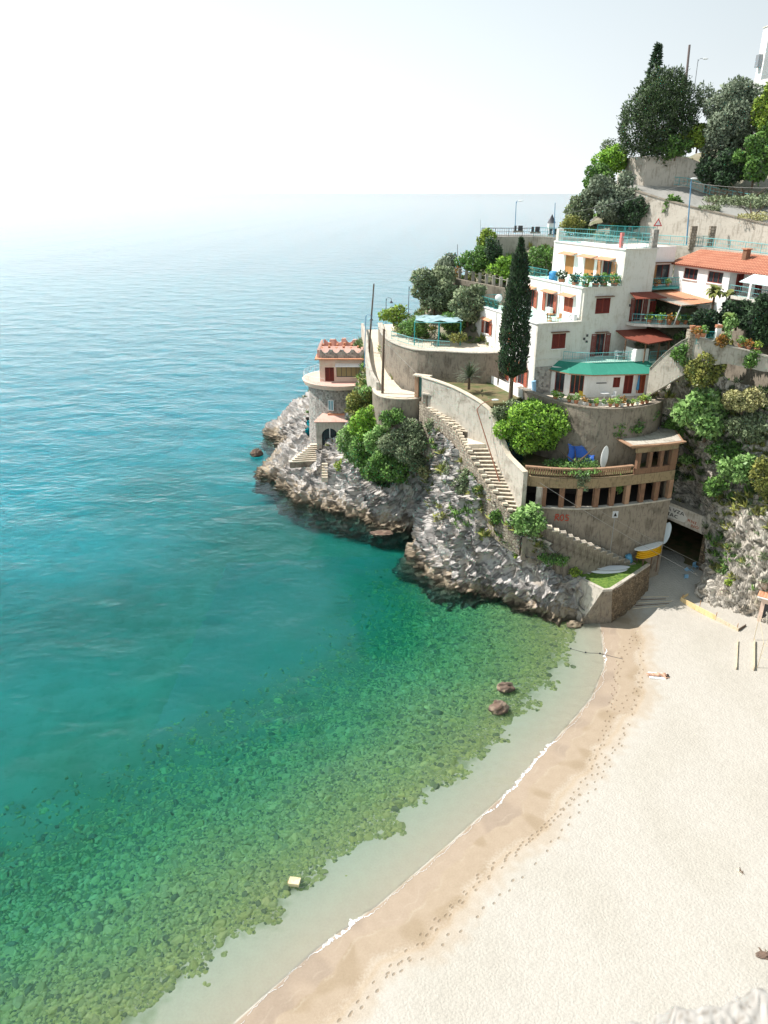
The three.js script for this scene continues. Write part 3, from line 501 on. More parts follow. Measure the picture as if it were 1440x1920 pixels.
// bastion with grass top at the head of the beach
{
  const T = [aty(1070, 1078, 4.3), aty(1130, 1108, 4.3), aty(1148, 1107, 4.3), aty(1190, 1080, 4.3), aty(1219, 1060, 4.3), V(27.4, 4.3, -70.4), V(20.5, 4.3, -70)];
  const B = [aty(1083, 1163, 0), aty(1084, 1168, 0), aty(1147, 1169, 0), V(25.6, 0, -66.3), V(28.2, 0, -69.0), V(27.6, 0, -70.4), V(20.5, 0, -70)].map((p) => V(p.x, -0.6, p.z));
  const g = group('bastion', 'low concrete and stone bastion with grassy top at the head of the beach', 'wall');
  const side = (i, j, m, n) => { // sub-divided rough face
    const pts = [], K = 10, out = []; for (let a = 0; a <= K; a++) for (let b = 0; b <= K; b++) { const p = T[i].clone().lerp(T[j], a / K).lerp(B[i].clone().lerp(B[j], a / K), b / K), inner = a > 0 && a < K && b > 0 ? 1 : 0, h = 0.12 * inner * n3(p.x * 1.3, p.y * 1.3, p.z * 1.3); pts.push(p.add(V(h, 0, h))); }
    for (let a = 0; a < K; a++) for (let b = 0; b < K; b++) out.push([pts[a * (K + 1) + b], pts[a * (K + 1) + b + 1], pts[(a + 1) * (K + 1) + b + 1], pts[(a + 1) * (K + 1) + b]]);
    mesh(n, faces(out), m, g);
  };
  side(0, 1, M.stainPale, 'concrete_face'); side(1, 2, M.stain, 'concrete_face'); side(2, 3, M.stoneDark, 'stone_face'); side(3, 4, M.stoneDark, 'stone_face'); side(4, 5, M.stoneDark, 'stone_face');
  mesh('rim', wallGeo([T[0], T[1], T[2], T[3], T[4]].map((p) => V(p.x, p.y + 0.14, p.z)), [4.2, 4.2, 4.2, 4.2, 4.2], 0.35, -1), M.stainPale, g);
  mesh('grass_top', faces([T.map((p) => V(p.x, p.y + 0.05, p.z))]), M.grass, g);
}
// house terrace retaining wall and the walls of the terraces on the right
wall('retaining_wall', 'mottled plaster retaining wall under the white house terrace', [V(14.8, 20.7, -78.6), V(16.3, 20.5, -76.6), V(18.4, 20.3, -74.2), V(20.3, 20.2, -72.7), V(22.9, 20.2, -72.1), V(25.5, 20.2, -72.8), V(27.7, 20.2, -74.4), V(29, 20.2, -76.6)], [14, 14, 14, 14, 14, 14, 14, 15], 0.6, M.stain, 1, { smooth: 30, cope: M.stain });
wall('retaining_wall', 'long grey retaining wall of the flower terrace on the cliff edge', [px(1225, 690, -75.5), px(1262, 655, -74), px(1300, 632, -72.6), px(1330, 638, -71.6), px(1365, 648, -71), px(1400, 656, -70.4), px(1440, 668, -69.6), px(1530, 690, -68)], [20.5, 22, 23.6, 24.6, 25, 24.8, 24.5, 24.5], 0.6, M.concrete, 1, { smooth: 26, cope: M.concrete });
// ---------------------------------------------------------------- old bathing house under the terrace
const boardGeo = (len, w, h, nose = 1.6, rocker = 0.12) => { // lens-shaped hull lying along x, flat-ish deck
  const nx = 18, nr = 10, pos = [], idx = [];
  for (let i = 0; i <= nx; i++) { const t = i / nx * 2 - 1, k = Math.pow(Math.max(0, 1 - Math.pow(Math.abs(t), nose * 1.6)), 0.6), up = rocker * t * t; for (let j = 0; j < nr; j++) { const a = j / nr * TP, c = Math.cos(a), s = Math.sin(a); pos.push(t * len / 2, up + (s > 0 ? 0.35 * s : s) * h * Math.max(0.12, k) + h, Math.sign(c) * Math.pow(Math.abs(c), 0.7) * w / 2 * k); } }
  for (let i = 0; i < nx; i++) for (let j = 0; j < nr; j++) { const a = i * nr + j, b = i * nr + (j + 1) % nr; idx.push(a, b, a + nr, b, b + nr, a + nr); }
  const g = new THREE.BufferGeometry(); g.setAttribute('position', new THREE.Float32BufferAttribute(pos, 3)); g.setAttribute('uv', new THREE.Float32BufferAttribute(new Float32Array(pos.length / 3 * 2), 2)); g.setIndex(idx); g.computeVertexNormals(); return g;
};
{
  const F = [V(13.7, 0, -67.7), V(16.7, 0, -67.0), V(19.8, 0, -66.9), V(22, 0, -67.3), V(23.8, 0, -67.8), V(25.5, 0, -68.3), V(27.2, 0, -68.8), V(28.7, 0, -69.4)];
  const c = new THREE.CatmullRomCurve3(F, false, 'centripetal'), Lc = c.getLength(), P = (s) => c.getPointAt(clamp(s / Lc)), at = (s, y) => { const p = P(s); return V(p.x, y, p.z); };
  const N = 40, ys = (y) => Array.from({ length: N + 1 }, (_, i) => at(Lc * i / N, y)), rng = (s0, s1, y, n = 8) => Array.from({ length: n + 1 }, (_, i) => at(lerp(s0, s1, i / n), y));
  const g = group('bathing_house', 'derelict two-storey brown bathing house with brick pillars and open windows', 'building'); g.scale.setScalar(1.025); g.position.y = -1.0;
  const rib = (s0, s1, y0, y1, t, n = 10) => { const p = rng(s0, s1, y1, n); return wallGeo(p, p.map(() => y0), t, 1); };
  mesh('lower_wall', rib(1.5, Lc, 2, 11.6, 0.4, 30), M.stain, g);
  mesh('sill', rib(1.5, Lc, 11.603, 11.75, 0.55, 30), M.stainPale, g);
  mesh('upper_band', rib(0, Lc, 13.75, 14.75, 0.4, 30), M.stainTan, g);
  mesh('door_pillar', rib(1.25, 1.85, 8.6, 13.74, 0.45, 2), M.stainPale, g);
  mesh('door_pillar', rib(0, 0.3, 8.6, 13.74, 0.4, 2), M.stain, g);
  const nb = 8, s0 = 2.0, s1 = Lc - 0.25, bay = (s1 - s0) / nb;
  for (let i = 0; i <= nb; i++) { const s = s0 + bay * i; mesh('brick_pillar', rib(s - 0.24, Math.min(Lc, s + 0.24), 11.753, 13.745, 0.45, 2), i % 3 === 2 ? M.brickPale : M.brick, g); }
  const inner = rng(0, Lc, 14.7, 20).map((p) => [p.x + 0.2, p.z - 0.45]);
  const deck = [...inner, [28.2, -77], [22, -77], [15.2, -75], [13.6, -70]];
  mesh('terrace_floor', prism(deck, 14.35, 14.72), M.earth, g);
  mesh('floor', prism(deck, 11.2, 11.5), M.roomShade, g);
  mesh('back_wall', wallGeo([V(13.4, 14.3, -71.5), V(20, 14.3, -71), V(29.5, 14.3, -75)], [2, 2, 2], 0.3, 1), M.roomShade, g); mesh('side_wall', box(28.3, 2, -76, 28.65, 17.4, -69.85), M.stain, g);
  // balustrade
  const end = 10.6, bal = mesh('balustrade', rib(0, end, 15.58, 15.74, 0.34, 24), M.brickPale, g), bg = new THREE.LatheGeometry([[0.05, 0], [0.085, 0.06], [0.045, 0.16], [0.09, 0.42], [0.05, 0.66], [0.08, 0.8]].map(([x, y]) => new THREE.Vector2(x, y)), 6);
  for (let i = 0; i < 46; i++) { const p = at(0.12 + (end - 0.2) * i / 45, 14.77); const b = mesh('baluster', bg, M.brickPale, bal); b.position.set(p.x, p.y, p.z - 0.16); }
  // upper room
  const rs = 10.75, Rl = P(rs), Rr = P(Lc - 0.1);
  mesh('room_wall', rib(rs, Lc, 14.76, 15.35, 0.35, 12), M.brick, g);
  mesh('room_head', rib(rs, Lc, 16.95, 17.45, 0.35, 12), M.stainTan, g);
  const nw = 3, w0 = rs + 0.3, w1 = Lc - 0.6; for (let i = 0; i <= nw; i++) { const s = lerp(w0, w1, i / nw); mesh('brick_pillar', rib(s - 0.17, Math.min(Lc, s + (i === nw ? 0.9 : 0.17)), 15.353, 16.948, 0.4, 2), M.brick, g); }
  mesh('post', box(Rl.x - 0.75, 14.75, Rl.z - 2.6, Rl.x - 0.45, 17.44, Rl.z - 2.3), M.brick, g); mesh('post', box(Rl.x - 1.2, 14.75, Rl.z - 4.2, Rl.x - 0.9, 17.44, Rl.z - 3.9), M.brick, g);
  const roof = [[Rl.x - 0.5, Rl.z + 0.35], [25.6, -67.95], [27.4, -68.4], [29.3, -69.1], [30.4, -76.5], [22.0, -75.6], [Rl.x - 1.5, Rl.z - 3.5]];
  mesh('roof_slab', prism(roof, 17.453, 17.66), M.brickPale, g);
  mesh('roof_gravel', prism(roof.map(([x, z]) => [lerp(x, 26.6, 0.07), lerp(z, -72.5, 0.07)]), 17.5, 17.69), M.stainPale, g);
  mesh('roof_edge', wallGeo([V(roof[6][0], 17.76, roof[6][1]), V(roof[0][0], 17.76, roof[0][1]), V(roof[1][0], 17.76, roof[1][1]), V(roof[2][0], 17.76, roof[2][1]), V(roof[3][0], 17.76, roof[3][1])], [17.663, 17.663, 17.663, 17.663, 17.663], 0.3, 1), M.brickPale, g);
  mesh('inner_wall', box(22.4, 14.75, -74.2, 28.3, 17.44, -73.9), M.roomShade, g);
  // red scrawl on the lower wall
  const cv = document.createElement('canvas'); cv.width = 256; cv.height = 128; const x = cv.getContext('2d'); x.clearRect(0, 0, 256, 128); x.strokeStyle = '#a8402c'; x.lineWidth = 13; x.lineCap = 'round'; x.lineJoin = 'round';
  for (const pl of [[[26, 106], [34, 30], [66, 26], [70, 52], [38, 62], [78, 104]], [[128, 28], [98, 44], [96, 92], [124, 106], [146, 84], [144, 44], [128, 28]], [[214, 34], [178, 30], [176, 58], [214, 72], [212, 100], [172, 102]]]) { x.beginPath(); pl.forEach(([a, b], i) => i ? x.lineTo(a, b) : x.moveTo(a, b)); x.stroke(); }
  const ct = new THREE.CanvasTexture(cv); ct.colorSpace = THREE.SRGBColorSpace;
  const q = rng(3.0, 4.75, 11.2, 6), pos = [], uv = []; q.forEach((p, i) => { for (const [y, v] of [[10.2, 0], [11.25, 1]]) { pos.push(p.x - 0.01, y, p.z + 0.45); uv.push(i / 6, v); } });
  const sg = new THREE.BufferGeometry(), ix = []; for (let i = 0; i < 6; i++) ix.push(2 * i, 2 * i + 2, 2 * i + 1, 2 * i + 1, 2 * i + 2, 2 * i + 3); sg.setAttribute('position', new THREE.Float32BufferAttribute(pos, 3)); sg.setAttribute('uv', new THREE.Float32BufferAttribute(uv, 2)); sg.setIndex(ix); sg.computeVertexNormals();
  mesh('painted_scrawl', sg, new THREE.MeshStandardMaterial({ map: ct, alphaTest: 0.4, roughness: 0.9, side: THREE.DoubleSide }), g);

  // things on its terrace
  const tp = new THREE.PlaneGeometry(2.7, 1.9, 24, 16), tpp = tp.attributes.position;
  for (let i = 0; i < tpp.count; i++) { const a = tpp.getX(i), b = tpp.getY(i); const cor = (a / 1.25) * (b / 0.85); tpp.setXYZ(i, a + 0.08 * Math.sin(b * 5), b * (1 + 0.12 * Math.sin(a * 3.1)) - 0.22 * Math.max(0, -b) * Math.cos(a * 2.4), 0.10 * Math.sin(a * 5.2 + b) + 0.05 * n2(a * 3, b * 3) - 0.35 * b); }
  tp.computeVertexNormals();
  const tarp = mesh('tarpaulin', tp, new THREE.MeshStandardMaterial({ color: lin(0.02, 0.10, 0.42), roughness: 0.5, side: THREE.DoubleSide })); tarp.position.copy(atz(1090, 853, -71.6)); tarp.rotation.set(-0.3, 0.1, -0.08); tag(tarp, 'creased bright blue tarpaulin hung up on the overgrown terrace', 'tarpaulin');
  const line = group('washing_line', 'thin line on two stakes that holds up the blue tarpaulin', 'line'); const t0 = tarp.position; mesh('stake', cyl(0.04, 0.03, V(t0.x - 1.35, 14.05, t0.z - 0.2), V(t0.x - 1.3, t0.y + 0.95, t0.z - 0.35)), M.poleWood, line); mesh('stake', cyl(0.04, 0.03, V(t0.x + 1.3, 14.05, t0.z - 0.2), V(t0.x + 1.3, t0.y + 0.8, t0.z - 0.35)), M.poleWood, line); mesh('cord', rod(V(t0.x - 1.3, t0.y + 0.9, t0.z - 0.35), V(t0.x + 1.3, t0.y + 0.75, t0.z - 0.35), 0.012), M.cable, line);
  const cn = mesh('canoe', boardGeo(2.5, 0.72, 0.16, 1.3, 0.1), M.whitePaint); cn.rotation.set(1.35, 0.1, Math.PI / 2 - 0.06, 'YZX'); const cp = atz(1133, 856, -71.2); cn.position.copy(cp); tag(cn, 'white canoe stood on end beside the upper brick room', 'canoe');
}
// ---------------------------------------------------------------- tunnel mouth at the head of the beach
{
  const g = group('tunnel', 'dark tunnel mouth under a painted concrete lintel at the head of the beach', 'tunnel');
  const L = V(29.6, 0, -74.6), R = V(34.6, 0, -71.6), d = V(R.x - L.x, 0, R.z - L.z).normalize(), n = V(d.z, 0, -d.x); // n points back into the rock
  const q = (s, y, b) => V(L.x + d.x * s + n.x * b, y, L.z + d.z * s + n.z * b), len = 5.8;
  const lint = slab([q(0, 9.6, 0), q(len, 8.2, 0), q(len, 6.2, 0), q(len * 0.55, 6.9, 0), q(0.3, 7.6, 0)].reverse(), n.clone().multiplyScalar(1.2)); mesh('lintel', lint, M.stainPale, g);
  mesh('ceiling', slab([q(-0.5, 7.9, 1.25), q(len + 0.5, 7.4, 1.25), q(len + 0.5, 7.4, 14), q(-0.5, 7.9, 14)], V(0, 0.5, 0)), M.stain, g);
  mesh('side_wall', slab([q(-0.4, 0, 0.3), q(-0.4, 10, 0.3), q(-0.4, 10, 14), q(-0.4, 0, 14)], d.clone().multiplyScalar(-0.5)), M.stain, g);
  mesh('side_wall', slab([q(len - 0.5, 0, 0.3), q(len - 0.5, 8, 0.3), q(len - 0.5, 8, 14), q(len - 0.5, 0, 14)], d.clone().multiplyScalar(1.6)), M.stoneDark, g);
  mesh('end_wall', slab([q(-0.5, 0, 14), q(len + 1, 0, 14), q(len + 1, 9, 14), q(-0.5, 9, 14)], n.clone().multiplyScalar(0.5)), M.stainTan, g);
  mesh('floor', slab([q(-0.5, 2.3, 0.5), q(len + 0.5, 2.3, 0.5), q(len + 0.5, 2.6, 14), q(-0.5, 2.6, 14)], V(0, -0.4, 0)), M.earth, g);
  const cv = document.createElement('canvas'); cv.width = 512; cv.height = 256; const x = cv.getContext('2d'); x.fillStyle = '#c9c6be'; x.beginPath(); x.moveTo(10, 20); x.lineTo(250, 10); x.lineTo(330, 120); x.lineTo(300, 215); x.lineTo(40, 235); x.closePath(); x.fill();
  x.fillStyle = '#3c3a38'; x.font = 'bold 82px sans-serif'; x.fillText('LA VZA', 18, 104); x.fillText('EIAC', 30, 196); x.fillStyle = '#9a5a44'; x.font = 'bold 66px sans-serif'; x.fillText('RNI', 330, 170); x.fillText('NO', 384, 238);
  const ct = new THREE.CanvasTexture(cv); ct.colorSpace = THREE.SRGBColorSpace; const gg = new THREE.BufferGeometry(), pp = [q(0.75, 7.55, -0.03), q(5.0, 6.65, -0.03), q(5.0, 8.25, -0.03), q(0.75, 9.2, -0.03)];
  gg.setAttribute('position', new THREE.Float32BufferAttribute(pp.flatMap((p) => [p.x, p.y, p.z]), 3)); gg.setAttribute('uv', new THREE.Float32BufferAttribute([0, 0, 1, 0, 1, 1, 0, 1], 2)); gg.setIndex([0, 1, 2, 0, 2, 3]); gg.computeVertexNormals();
  mesh('painted_lettering', gg, new THREE.MeshStandardMaterial({ map: ct, alphaTest: 0.4, roughness: 0.9, side: THREE.DoubleSide }), g);
}
// ---------------------------------------------------------------- boats and gear at the beach head
{
  const yel = std([0.72, 0.42, 0.01], 0.45), pos = atz(1217, 1031, -69.4), turn = 0.5;
  for (let i = 0; i < 4; i++) {
    const k = mesh('kayak', boardGeo(3.6 - 0.05 * i, 0.95, 0.19, 2.2, 0.1), yel); k.position.set(pos.x + 0.05 * (i % 2), pos.y - 0.75 + i * 0.235, pos.z); k.rotation.y = turn + 0.02 * (i - 1);
    tag(k, ['bottom yellow hull of the kayak stack by the tunnel', 'second yellow hull from the bottom of the kayak stack', 'third yellow hull from the bottom of the kayak stack', 'topmost yellow hull of the stack, right under the white boat'][i], 'kayak', 'stacked yellow kayaks');
  }
  const w = mesh('rowing_boat', boardGeo(4.1, 1.05, 0.14, 1.7, 0.14), M.whitePaint); w.position.set(pos.x - 0.1, pos.y + 0.2, pos.z); w.rotation.y = turn; tag(w, 'white boat laid upside down on top of the yellow kayaks', 'boat');
  const st = group('trestle', 'timber trestle that carries the stack of yellow kayaks', 'stand', [pos.x, pos.y - 0.75, pos.z], turn); for (const a of [-1.1, 1.1]) { mesh('bearer', box(a - 0.07, -0.08, -0.5, a + 0.07, 0.03, 0.5), M.poleWood, st); for (const b of [-0.4, 0.4]) mesh('leg', box(a - 0.05, -1.9, b - 0.05, a + 0.05, -0.08, b + 0.05), M.poleWood, st); }
  const barrel = mesh('barrel', new THREE.LatheGeometry([[0, 0], [0.3, 0], [0.34, 0.2], [0.35, 0.45], [0.34, 0.7], [0.3, 0.9], [0, 0.92]].map(([a, b]) => new THREE.Vector2(a, b)), 14), std([0.10, 0.30, 0.46], 0.5)); barrel.position.copy(atz(1182, 1046, -69.2)); barrel.position.y -= 0.5; barrel.rotation.z = 0.3; tag(barrel, 'light blue barrel at the left end of the kayak stack', 'barrel');
  const s1 = mesh('sailboard', boardGeo(3.9, 0.75, 0.11, 1.5, 0.06), M.whitePaint); s1.position.copy(aty(1142, 1072, 4.36)); s1.rotation.set(0.25, 0.12, 0, 'YXZ'); tag(s1, 'long white sailboard lying lowest on the grassy bastion', 'sailboard');
  const s2 = mesh('sailboard', boardGeo(3.6, 0.7, 0.1, 1.5, 0.06), std([0.55, 0.56, 0.57], 0.5)); s2.position.copy(aty(1149, 1066, 4.62)); s2.rotation.set(0.3, 0.08, 0, 'YXZ'); tag(s2, 'grey white sailboard lying across another on the grassy bastion', 'sailboard');
  const up = mesh('dinghy', boardGeo(2.6, 0.9, 0.22, 1.5, 0.14), std([0.62, 0.72, 0.78], 0.5)); up.position.copy(atz(1249, 998, -72.4)); up.rotation.set(0.9, 0.3, Math.PI / 2 - 0.15, 'YZX'); tag(up, 'pale blue dinghy stood upright at the tunnel mouth', 'dinghy');
  const up2 = mesh('dinghy', boardGeo(2.0, 0.8, 0.2, 1.5, 0.14), M.whitePaint); up2.position.copy(atz(1233, 1003, -72.6)); up2.rotation.set(1.1, 0.1, Math.PI / 2 + 0.15, 'YZX'); tag(up2, 'short white dinghy leaned on the wall left of the tunnel', 'dinghy');
  // sign on a post in front of the bathing house
  const sp = atz(1145, 1027, -67.6), sg = group('sign_post', 'thin grey post with a small square sign below the bathing house windows', 'sign', [sp.x, sp.y, sp.z]);
  mesh('post', rod(V(0, -1, 0), V(0, 4.1, 0), 0.035), M.metal, sg); mesh('sign_plate', box(-0.28, 3.35, 0.04, 0.28, 4.05, 0.07), std([0.45, 0.46, 0.48], 0.6), sg); mesh('symbol', faces([[V(-0.18, 3.5, 0.075), V(0.18, 3.5, 0.075), V(0, 3.92, 0.075)]]), M.dark, sg);
  // plastic chairs heaped in the shade
  const ch = (p, turn, tilt, lab) => { const g = group('plastic_chair', lab, 'chair', [p.x, p.y, p.z], turn, 'blue plastic chairs by the tunnel'); g.rotation.order = 'YXZ'; g.rotation.z = tilt; const m = std([0.22, 0.42, 0.58], 0.5); mesh('seat', box(-0.22, 0.40, -0.22, 0.22, 0.44, 0.22), m, g); mesh('backrest', box(-0.22, 0.5, -0.24, 0.22, 0.85, -0.2), m, g); for (const a of [-0.2, 0.2]) for (const b of [-0.2, 0.2]) mesh('leg', rod(V(a, 0, b), V(a, b < 0 ? 0.6 : 0.42, b), 0.02), m, g); };
  const c0 = aty(1303, 1068, 2.0), c1 = aty(1285, 1080, 1.9), c2 = aty(1297, 1075, 1.9);
  ch(c0, 0.4, 0, 'blue plastic chair standing at the right of the tunnel mouth'); ch(c1, 1.4, 1.2, 'blue plastic chair tipped over on the shaded sand'); ch(c2, 2.5, -0.9, 'blue plastic chair leaning between two others');
}
// ---------------------------------------------------------------- white house on the terrace and its neighbour
// panel with real openings: outline w x h in the xy plane from (0,0), holes [x, y, w, h], thickness inward (-z)
function panel(w, h, holes, t = 0.3) {
  const s = new THREE.Shape([[0, 0], [w, 0], [w, h], [0, h]].map(([a, b]) => new THREE.Vector2(a, b)));
  for (const [x, y, ww, hh] of holes) s.holes.push(new THREE.Path([[x, y], [x, y + hh], [x + ww, y + hh], [x + ww, y]].map(([a, b]) => new THREE.Vector2(a, b))));
  const g = new THREE.ExtrudeGeometry(s, { depth: t, bevelEnabled: false }); g.translate(0, 0, -t); return metreUV(g);
}
const put = (m, x, y, z, ry = 0) => { m.position.set(x, y, z); m.rotation.y = ry; return m; };
const slatGeo = {};
function shutterGeo(w, h) { const k = w.toFixed(2) + '_' + h.toFixed(2); if (!slatGeo[k]) { const l = [box(0, 0, 0, 0.07, h, 0.05), box(w - 0.07, 0, 0, w, h, 0.05), box(0.07, 0, 0, w - 0.07, 0.07, 0.05), box(0.07, h - 0.07, 0, w - 0.07, h, 0.05)]; const n = Math.round(h / 0.13); for (let i = 0; i < n; i++) { const y = 0.08 + (h - 0.2) * i / n, b = box(0.07, 0, 0, w - 0.07, 0.085, 0.015); b.rotateX(-0.5); b.translate(0, y, 0.03); l.push(b); } slatGeo[k] = merge(l); } return slatGeo[k]; }
// a window unit set in an opening whose lower left corner is (0,0) of the part; outward is +z
function windowUnit(parent, w, h, o = {}) {
  const f = 0.07, m = o.frame || M.shutterDark, fr = [box(0, 0, -0.2, f, h, -0.1), box(w - f, 0, -0.2, w, h, -0.1), box(f, 0, -0.2, w - f, f, -0.1), box(f, h - f, -0.2, w - f, h, -0.1)];
  for (let i = 1; i < (o.panes || 2); i++) fr.push(box(w * i / (o.panes || 2) - f / 2, f, -0.19, w * i / (o.panes || 2) + f / 2, h - f, -0.11));
  const win = mesh(o.name || 'window', fr, m, parent); mesh('pane', box(f, f, -0.17, w - f, h - f, -0.15), o.pane || M.glassDark, win);
  const sm = o.mat || M.shutter;
  if (o.state === 'closed') { const a = mesh('shutter', shutterGeo(w / 2 - 0.01, h - 0.02), sm, win); put(a, 0.005, 0.01, -0.06); const b = mesh('shutter', shutterGeo(w / 2 - 0.01, h - 0.02), sm, win); put(b, w / 2 + 0.005, 0.01, -0.06); }
  if (o.state === 'open') { const a = mesh('shutter', shutterGeo(w / 2, h), sm, win); put(a, -w / 2 - 0.01, 0, 0.02, 0); a.rotation.y = -0.12; const b = mesh('shutter', shutterGeo(w / 2, h), sm, win); put(b, w + 0.01, 0, 0.03, -0.1); }
  if (o.state === 'blind') { const l = []; for (let i = 0; i < 3; i++) l.push(box(w * i / 3 + 0.01, 0.01, -0.08, w * (i + 1) / 3 - 0.01, h - 0.01, -0.04)); mesh('blind', l, M.wood, win); }
  if (o.awning) { const e = o.awning === true ? 0.25 : o.awning, dd = o.deep || 0.6; const s = slab([V(-e, h + 0.30, 0.005), V(w + e, h + 0.30, 0.005), V(w + e, h + 0.10, dd), V(-e, h + 0.10, dd)].reverse(), V(0, 0.05, 0)); mesh('awning', s, o.awn || M.roofTile, win); }
  if (o.head) mesh('lintel_ledge', box(-0.2, h + 0.12, 0.003, w + 0.2, h + 0.2, 0.35), o.awn || M.brick, win);
  if (o.sill) mesh('sill', box(-0.08, -0.07, 0.003, w + 0.08, -0.003, 0.12), M.white, win);
  return win;
}
// railing along points: rails, posts and thin bars as one part
function railGeo(pts, h = 0.95, gap = 0.22, r = 0.022, bars = true) {
  const l = [];
  for (let i = 0; i + 1 < pts.length; i++) {
    const a = pts[i], b = pts[i + 1], n = Math.max(1, Math.round(a.distanceTo(b) / gap));
    l.push(rod(V(a.x, a.y + h, a.z), V(b.x, b.y + h, b.z), r * 1.4, 5), rod(V(a.x, a.y + 0.1, a.z), V(b.x, b.y + 0.1, b.z), r, 5), rod(V(a.x, a.y + h * 0.55, a.z), V(b.x, b.y + h * 0.55, b.z), r * 0.8, 4));
    for (let k = 0; k <= n; k++) { const p = a.clone().lerp(b, k / n), post = k % 6 === 0; if (post || bars) l.push(rod(p, V(p.x, p.y + h, p.z), post ? r * 1.3 : r * 0.5, 4)); }
  }
  return merge(l);
}
function tileSheet(a, b, c, d, n, amp = 0.045) { // a,b eave ends; d,c ridge ends: barrel tiles running up the slope
  const pos = [], idx = [], rows = 14, cols = n * 6, nrm = V().crossVectors(V().subVectors(b, a), V().subVectors(d, a)).normalize();
  for (let j = 0; j <= rows; j++) for (let i = 0; i <= cols; i++) { const u = i / cols, p = a.clone().lerp(b, u).lerp(d.clone().lerp(c, u), j / rows), h = amp * (Math.abs(Math.sin(u * n * Math.PI)) + 0.35 * ((j * 1.0) % 2)); p.addScaledVector(nrm, h); pos.push(p.x, p.y, p.z); }
  for (let j = 0; j < rows; j++) for (let i = 0; i < cols; i++) { const k = j * (cols + 1) + i; idx.push(k, k + 1, k + cols + 1, k + 1, k + cols + 2, k + cols + 1); }
  const g = new THREE.BufferGeometry(); g.setAttribute('position', new THREE.Float32BufferAttribute(pos, 3)); g.setIndex(idx); g.setAttribute('uv', new THREE.Float32BufferAttribute(new Float32Array(pos.length / 3 * 2), 2)); g.computeVertexNormals(); return metreUV(g);
}
const HS = 1.08, HT = 17.8 * Math.PI / 180, HP = V(15.876, -3.2, -77.76);
const hw = (x, y, z) => V(x * Math.cos(HT) + z * Math.sin(HT), y, -x * Math.sin(HT) + z * Math.cos(HT)).multiplyScalar(HS).add(HP);   // house axes to the world
{
  const A = group('white_house', 'large white stepped house with red shutters and teal railings', 'house', HP.toArray(), HT); A.scale.setScalar(HS);
  const B0 = 16;
  const left = (x, z0, z1, y0, y1, holes, mat) => { const m = mesh('wall', panel(z1 - z0, y1 - y0, holes.map(([z, y, w, h]) => [z - z0, y - y0, w, h])), mat, A); put(m, x, y0, z0, -Math.PI / 2); };
  const front = (z, x0, x1, y0, y1, holes, mat) => { const m = mesh('wall', panel(x1 - x0, y1 - y0, holes.map(([x, y, w, h]) => [x - x0, y - y0, w, h])), mat, A); put(m, x0, y0, z); };
  const wl_ = (x, z, y, w, h, o) => put(windowUnit(A, w, h, o), x, y, z, -Math.PI / 2), wf_ = (z, x, y, w, h, o) => put(windowUnit(A, w, h, o), x, y, z);
  // openings
  const LL = [[-11.8, 25.7, 1.3, 1.35, { state: 'open', awning: 0.5, deep: 0.4 }], [-11.9, 22.1, 1.8, 1.4, { state: 'closed' }], [-2.9, 26.1, 1.3, 1.4, { state: 'closed' }], [-7.0, 25.6, 1.2, 1.9, { state: 'open' }], [-3.4, 22.0, 1.5, 1.9, { state: 'open', awning: 0.4, deep: 0.4 }], [-7.4, 21.8, 1.5, 2.1, { state: 'open' }]];
  const LM = [[-11.2, 28.5, 1.5, 1.8, { state: 'open', awning: 0.35 }], [-7.1, 28.5, 1.5, 1.85, { state: 'open', awning: 0.6 }], [-3.6, 28.95, 1.7, 1.45, { state: 'closed', awning: 0.4 }]];
  const LU = [[-11.2, 31.75, 1.8, 1.95, { state: 'blind', awning: 0.55, deep: 0.75 }], [-7.3, 31.75, 1.8, 1.95, { state: 'blind', awning: 0.55, deep: 0.75 }], [-4.0, 31.75, 1.7, 1.95, { state: 'open', mat: M.wood, awning: 0.5, deep: 0.75 }]];
  const cut = (l) => l.map(([a, y, w, h]) => [a, y, w, h]);
  left(0, -14, -0.3, B0, 28.4, cut(LL), M.white); left(4.75, -13, -0.6, 28.2, 31.5, cut(LM), M.white); left(9.0, -13.6, -0.6, 31.3, 34.9, cut(LU), M.white);
  for (const [z, y, w, h, o] of LL) wl_(0, z, y, w, h, { ...o, sill: true }); for (const [z, y, w, h, o] of LM) wl_(4.75, z, y, w, h, o); for (const [z, y, w, h, o] of LU) wl_(9.0, z, y, w, h, o);
  const FL = [[1.65, 25.97, 1.5, 1.45, { state: 'closed', mat: M.shutterDark, head: true, sill: true }]], FM = [[6.3, 29.05, 1.62, 1.48, { state: 'closed', mat: M.shutterDark, head: true }], [6.75, 24.9, 1.05, 2.2, { state: 'open', mat: M.shutterDark, head: true, name: 'door' }]], FU = [[10.75, 28.15, 0.95, 2.2, { state: 'open', mat: M.shutterDark, name: 'door' }]];
  front(0, 0, 4.9, B0, 28.4, cut(FL), M.whiteOld); front(-0.3, 4.9, 9.0, B0, 31.5, cut(FM), M.whiteOld); front(-0.3, 9.0, 12.5, B0, 34.9, cut(FU), M.whiteOld);
  for (const [x, y, w, h, o] of FL) wf_(0, x, y, w, h, o); for (const [x, y, w, h, o] of [...FM, ...FU]) wf_(-0.3, x, y, w, h, o);
  wf_(-0.3, 11.95 + 0.6, 28.9, 0.7, 1.1, { state: 'closed', mat: M.shutterDark });
  // bodies behind the faces, roofs and terrace floors
  mesh('wall', box(12.2, B0, -14, 12.5, 34.9, -0.62), M.white, A); mesh('wall', box(0.02, B0, -14.3, 12.5, 28.2, -14.0), M.white, A); mesh('wall', box(4.75, 28.2, -13.3, 12.5, 31.3, -13.0), M.white, A); mesh('wall', box(9.0, 31.3, -13.9, 12.5, 34.9, -13.6), M.white, A);
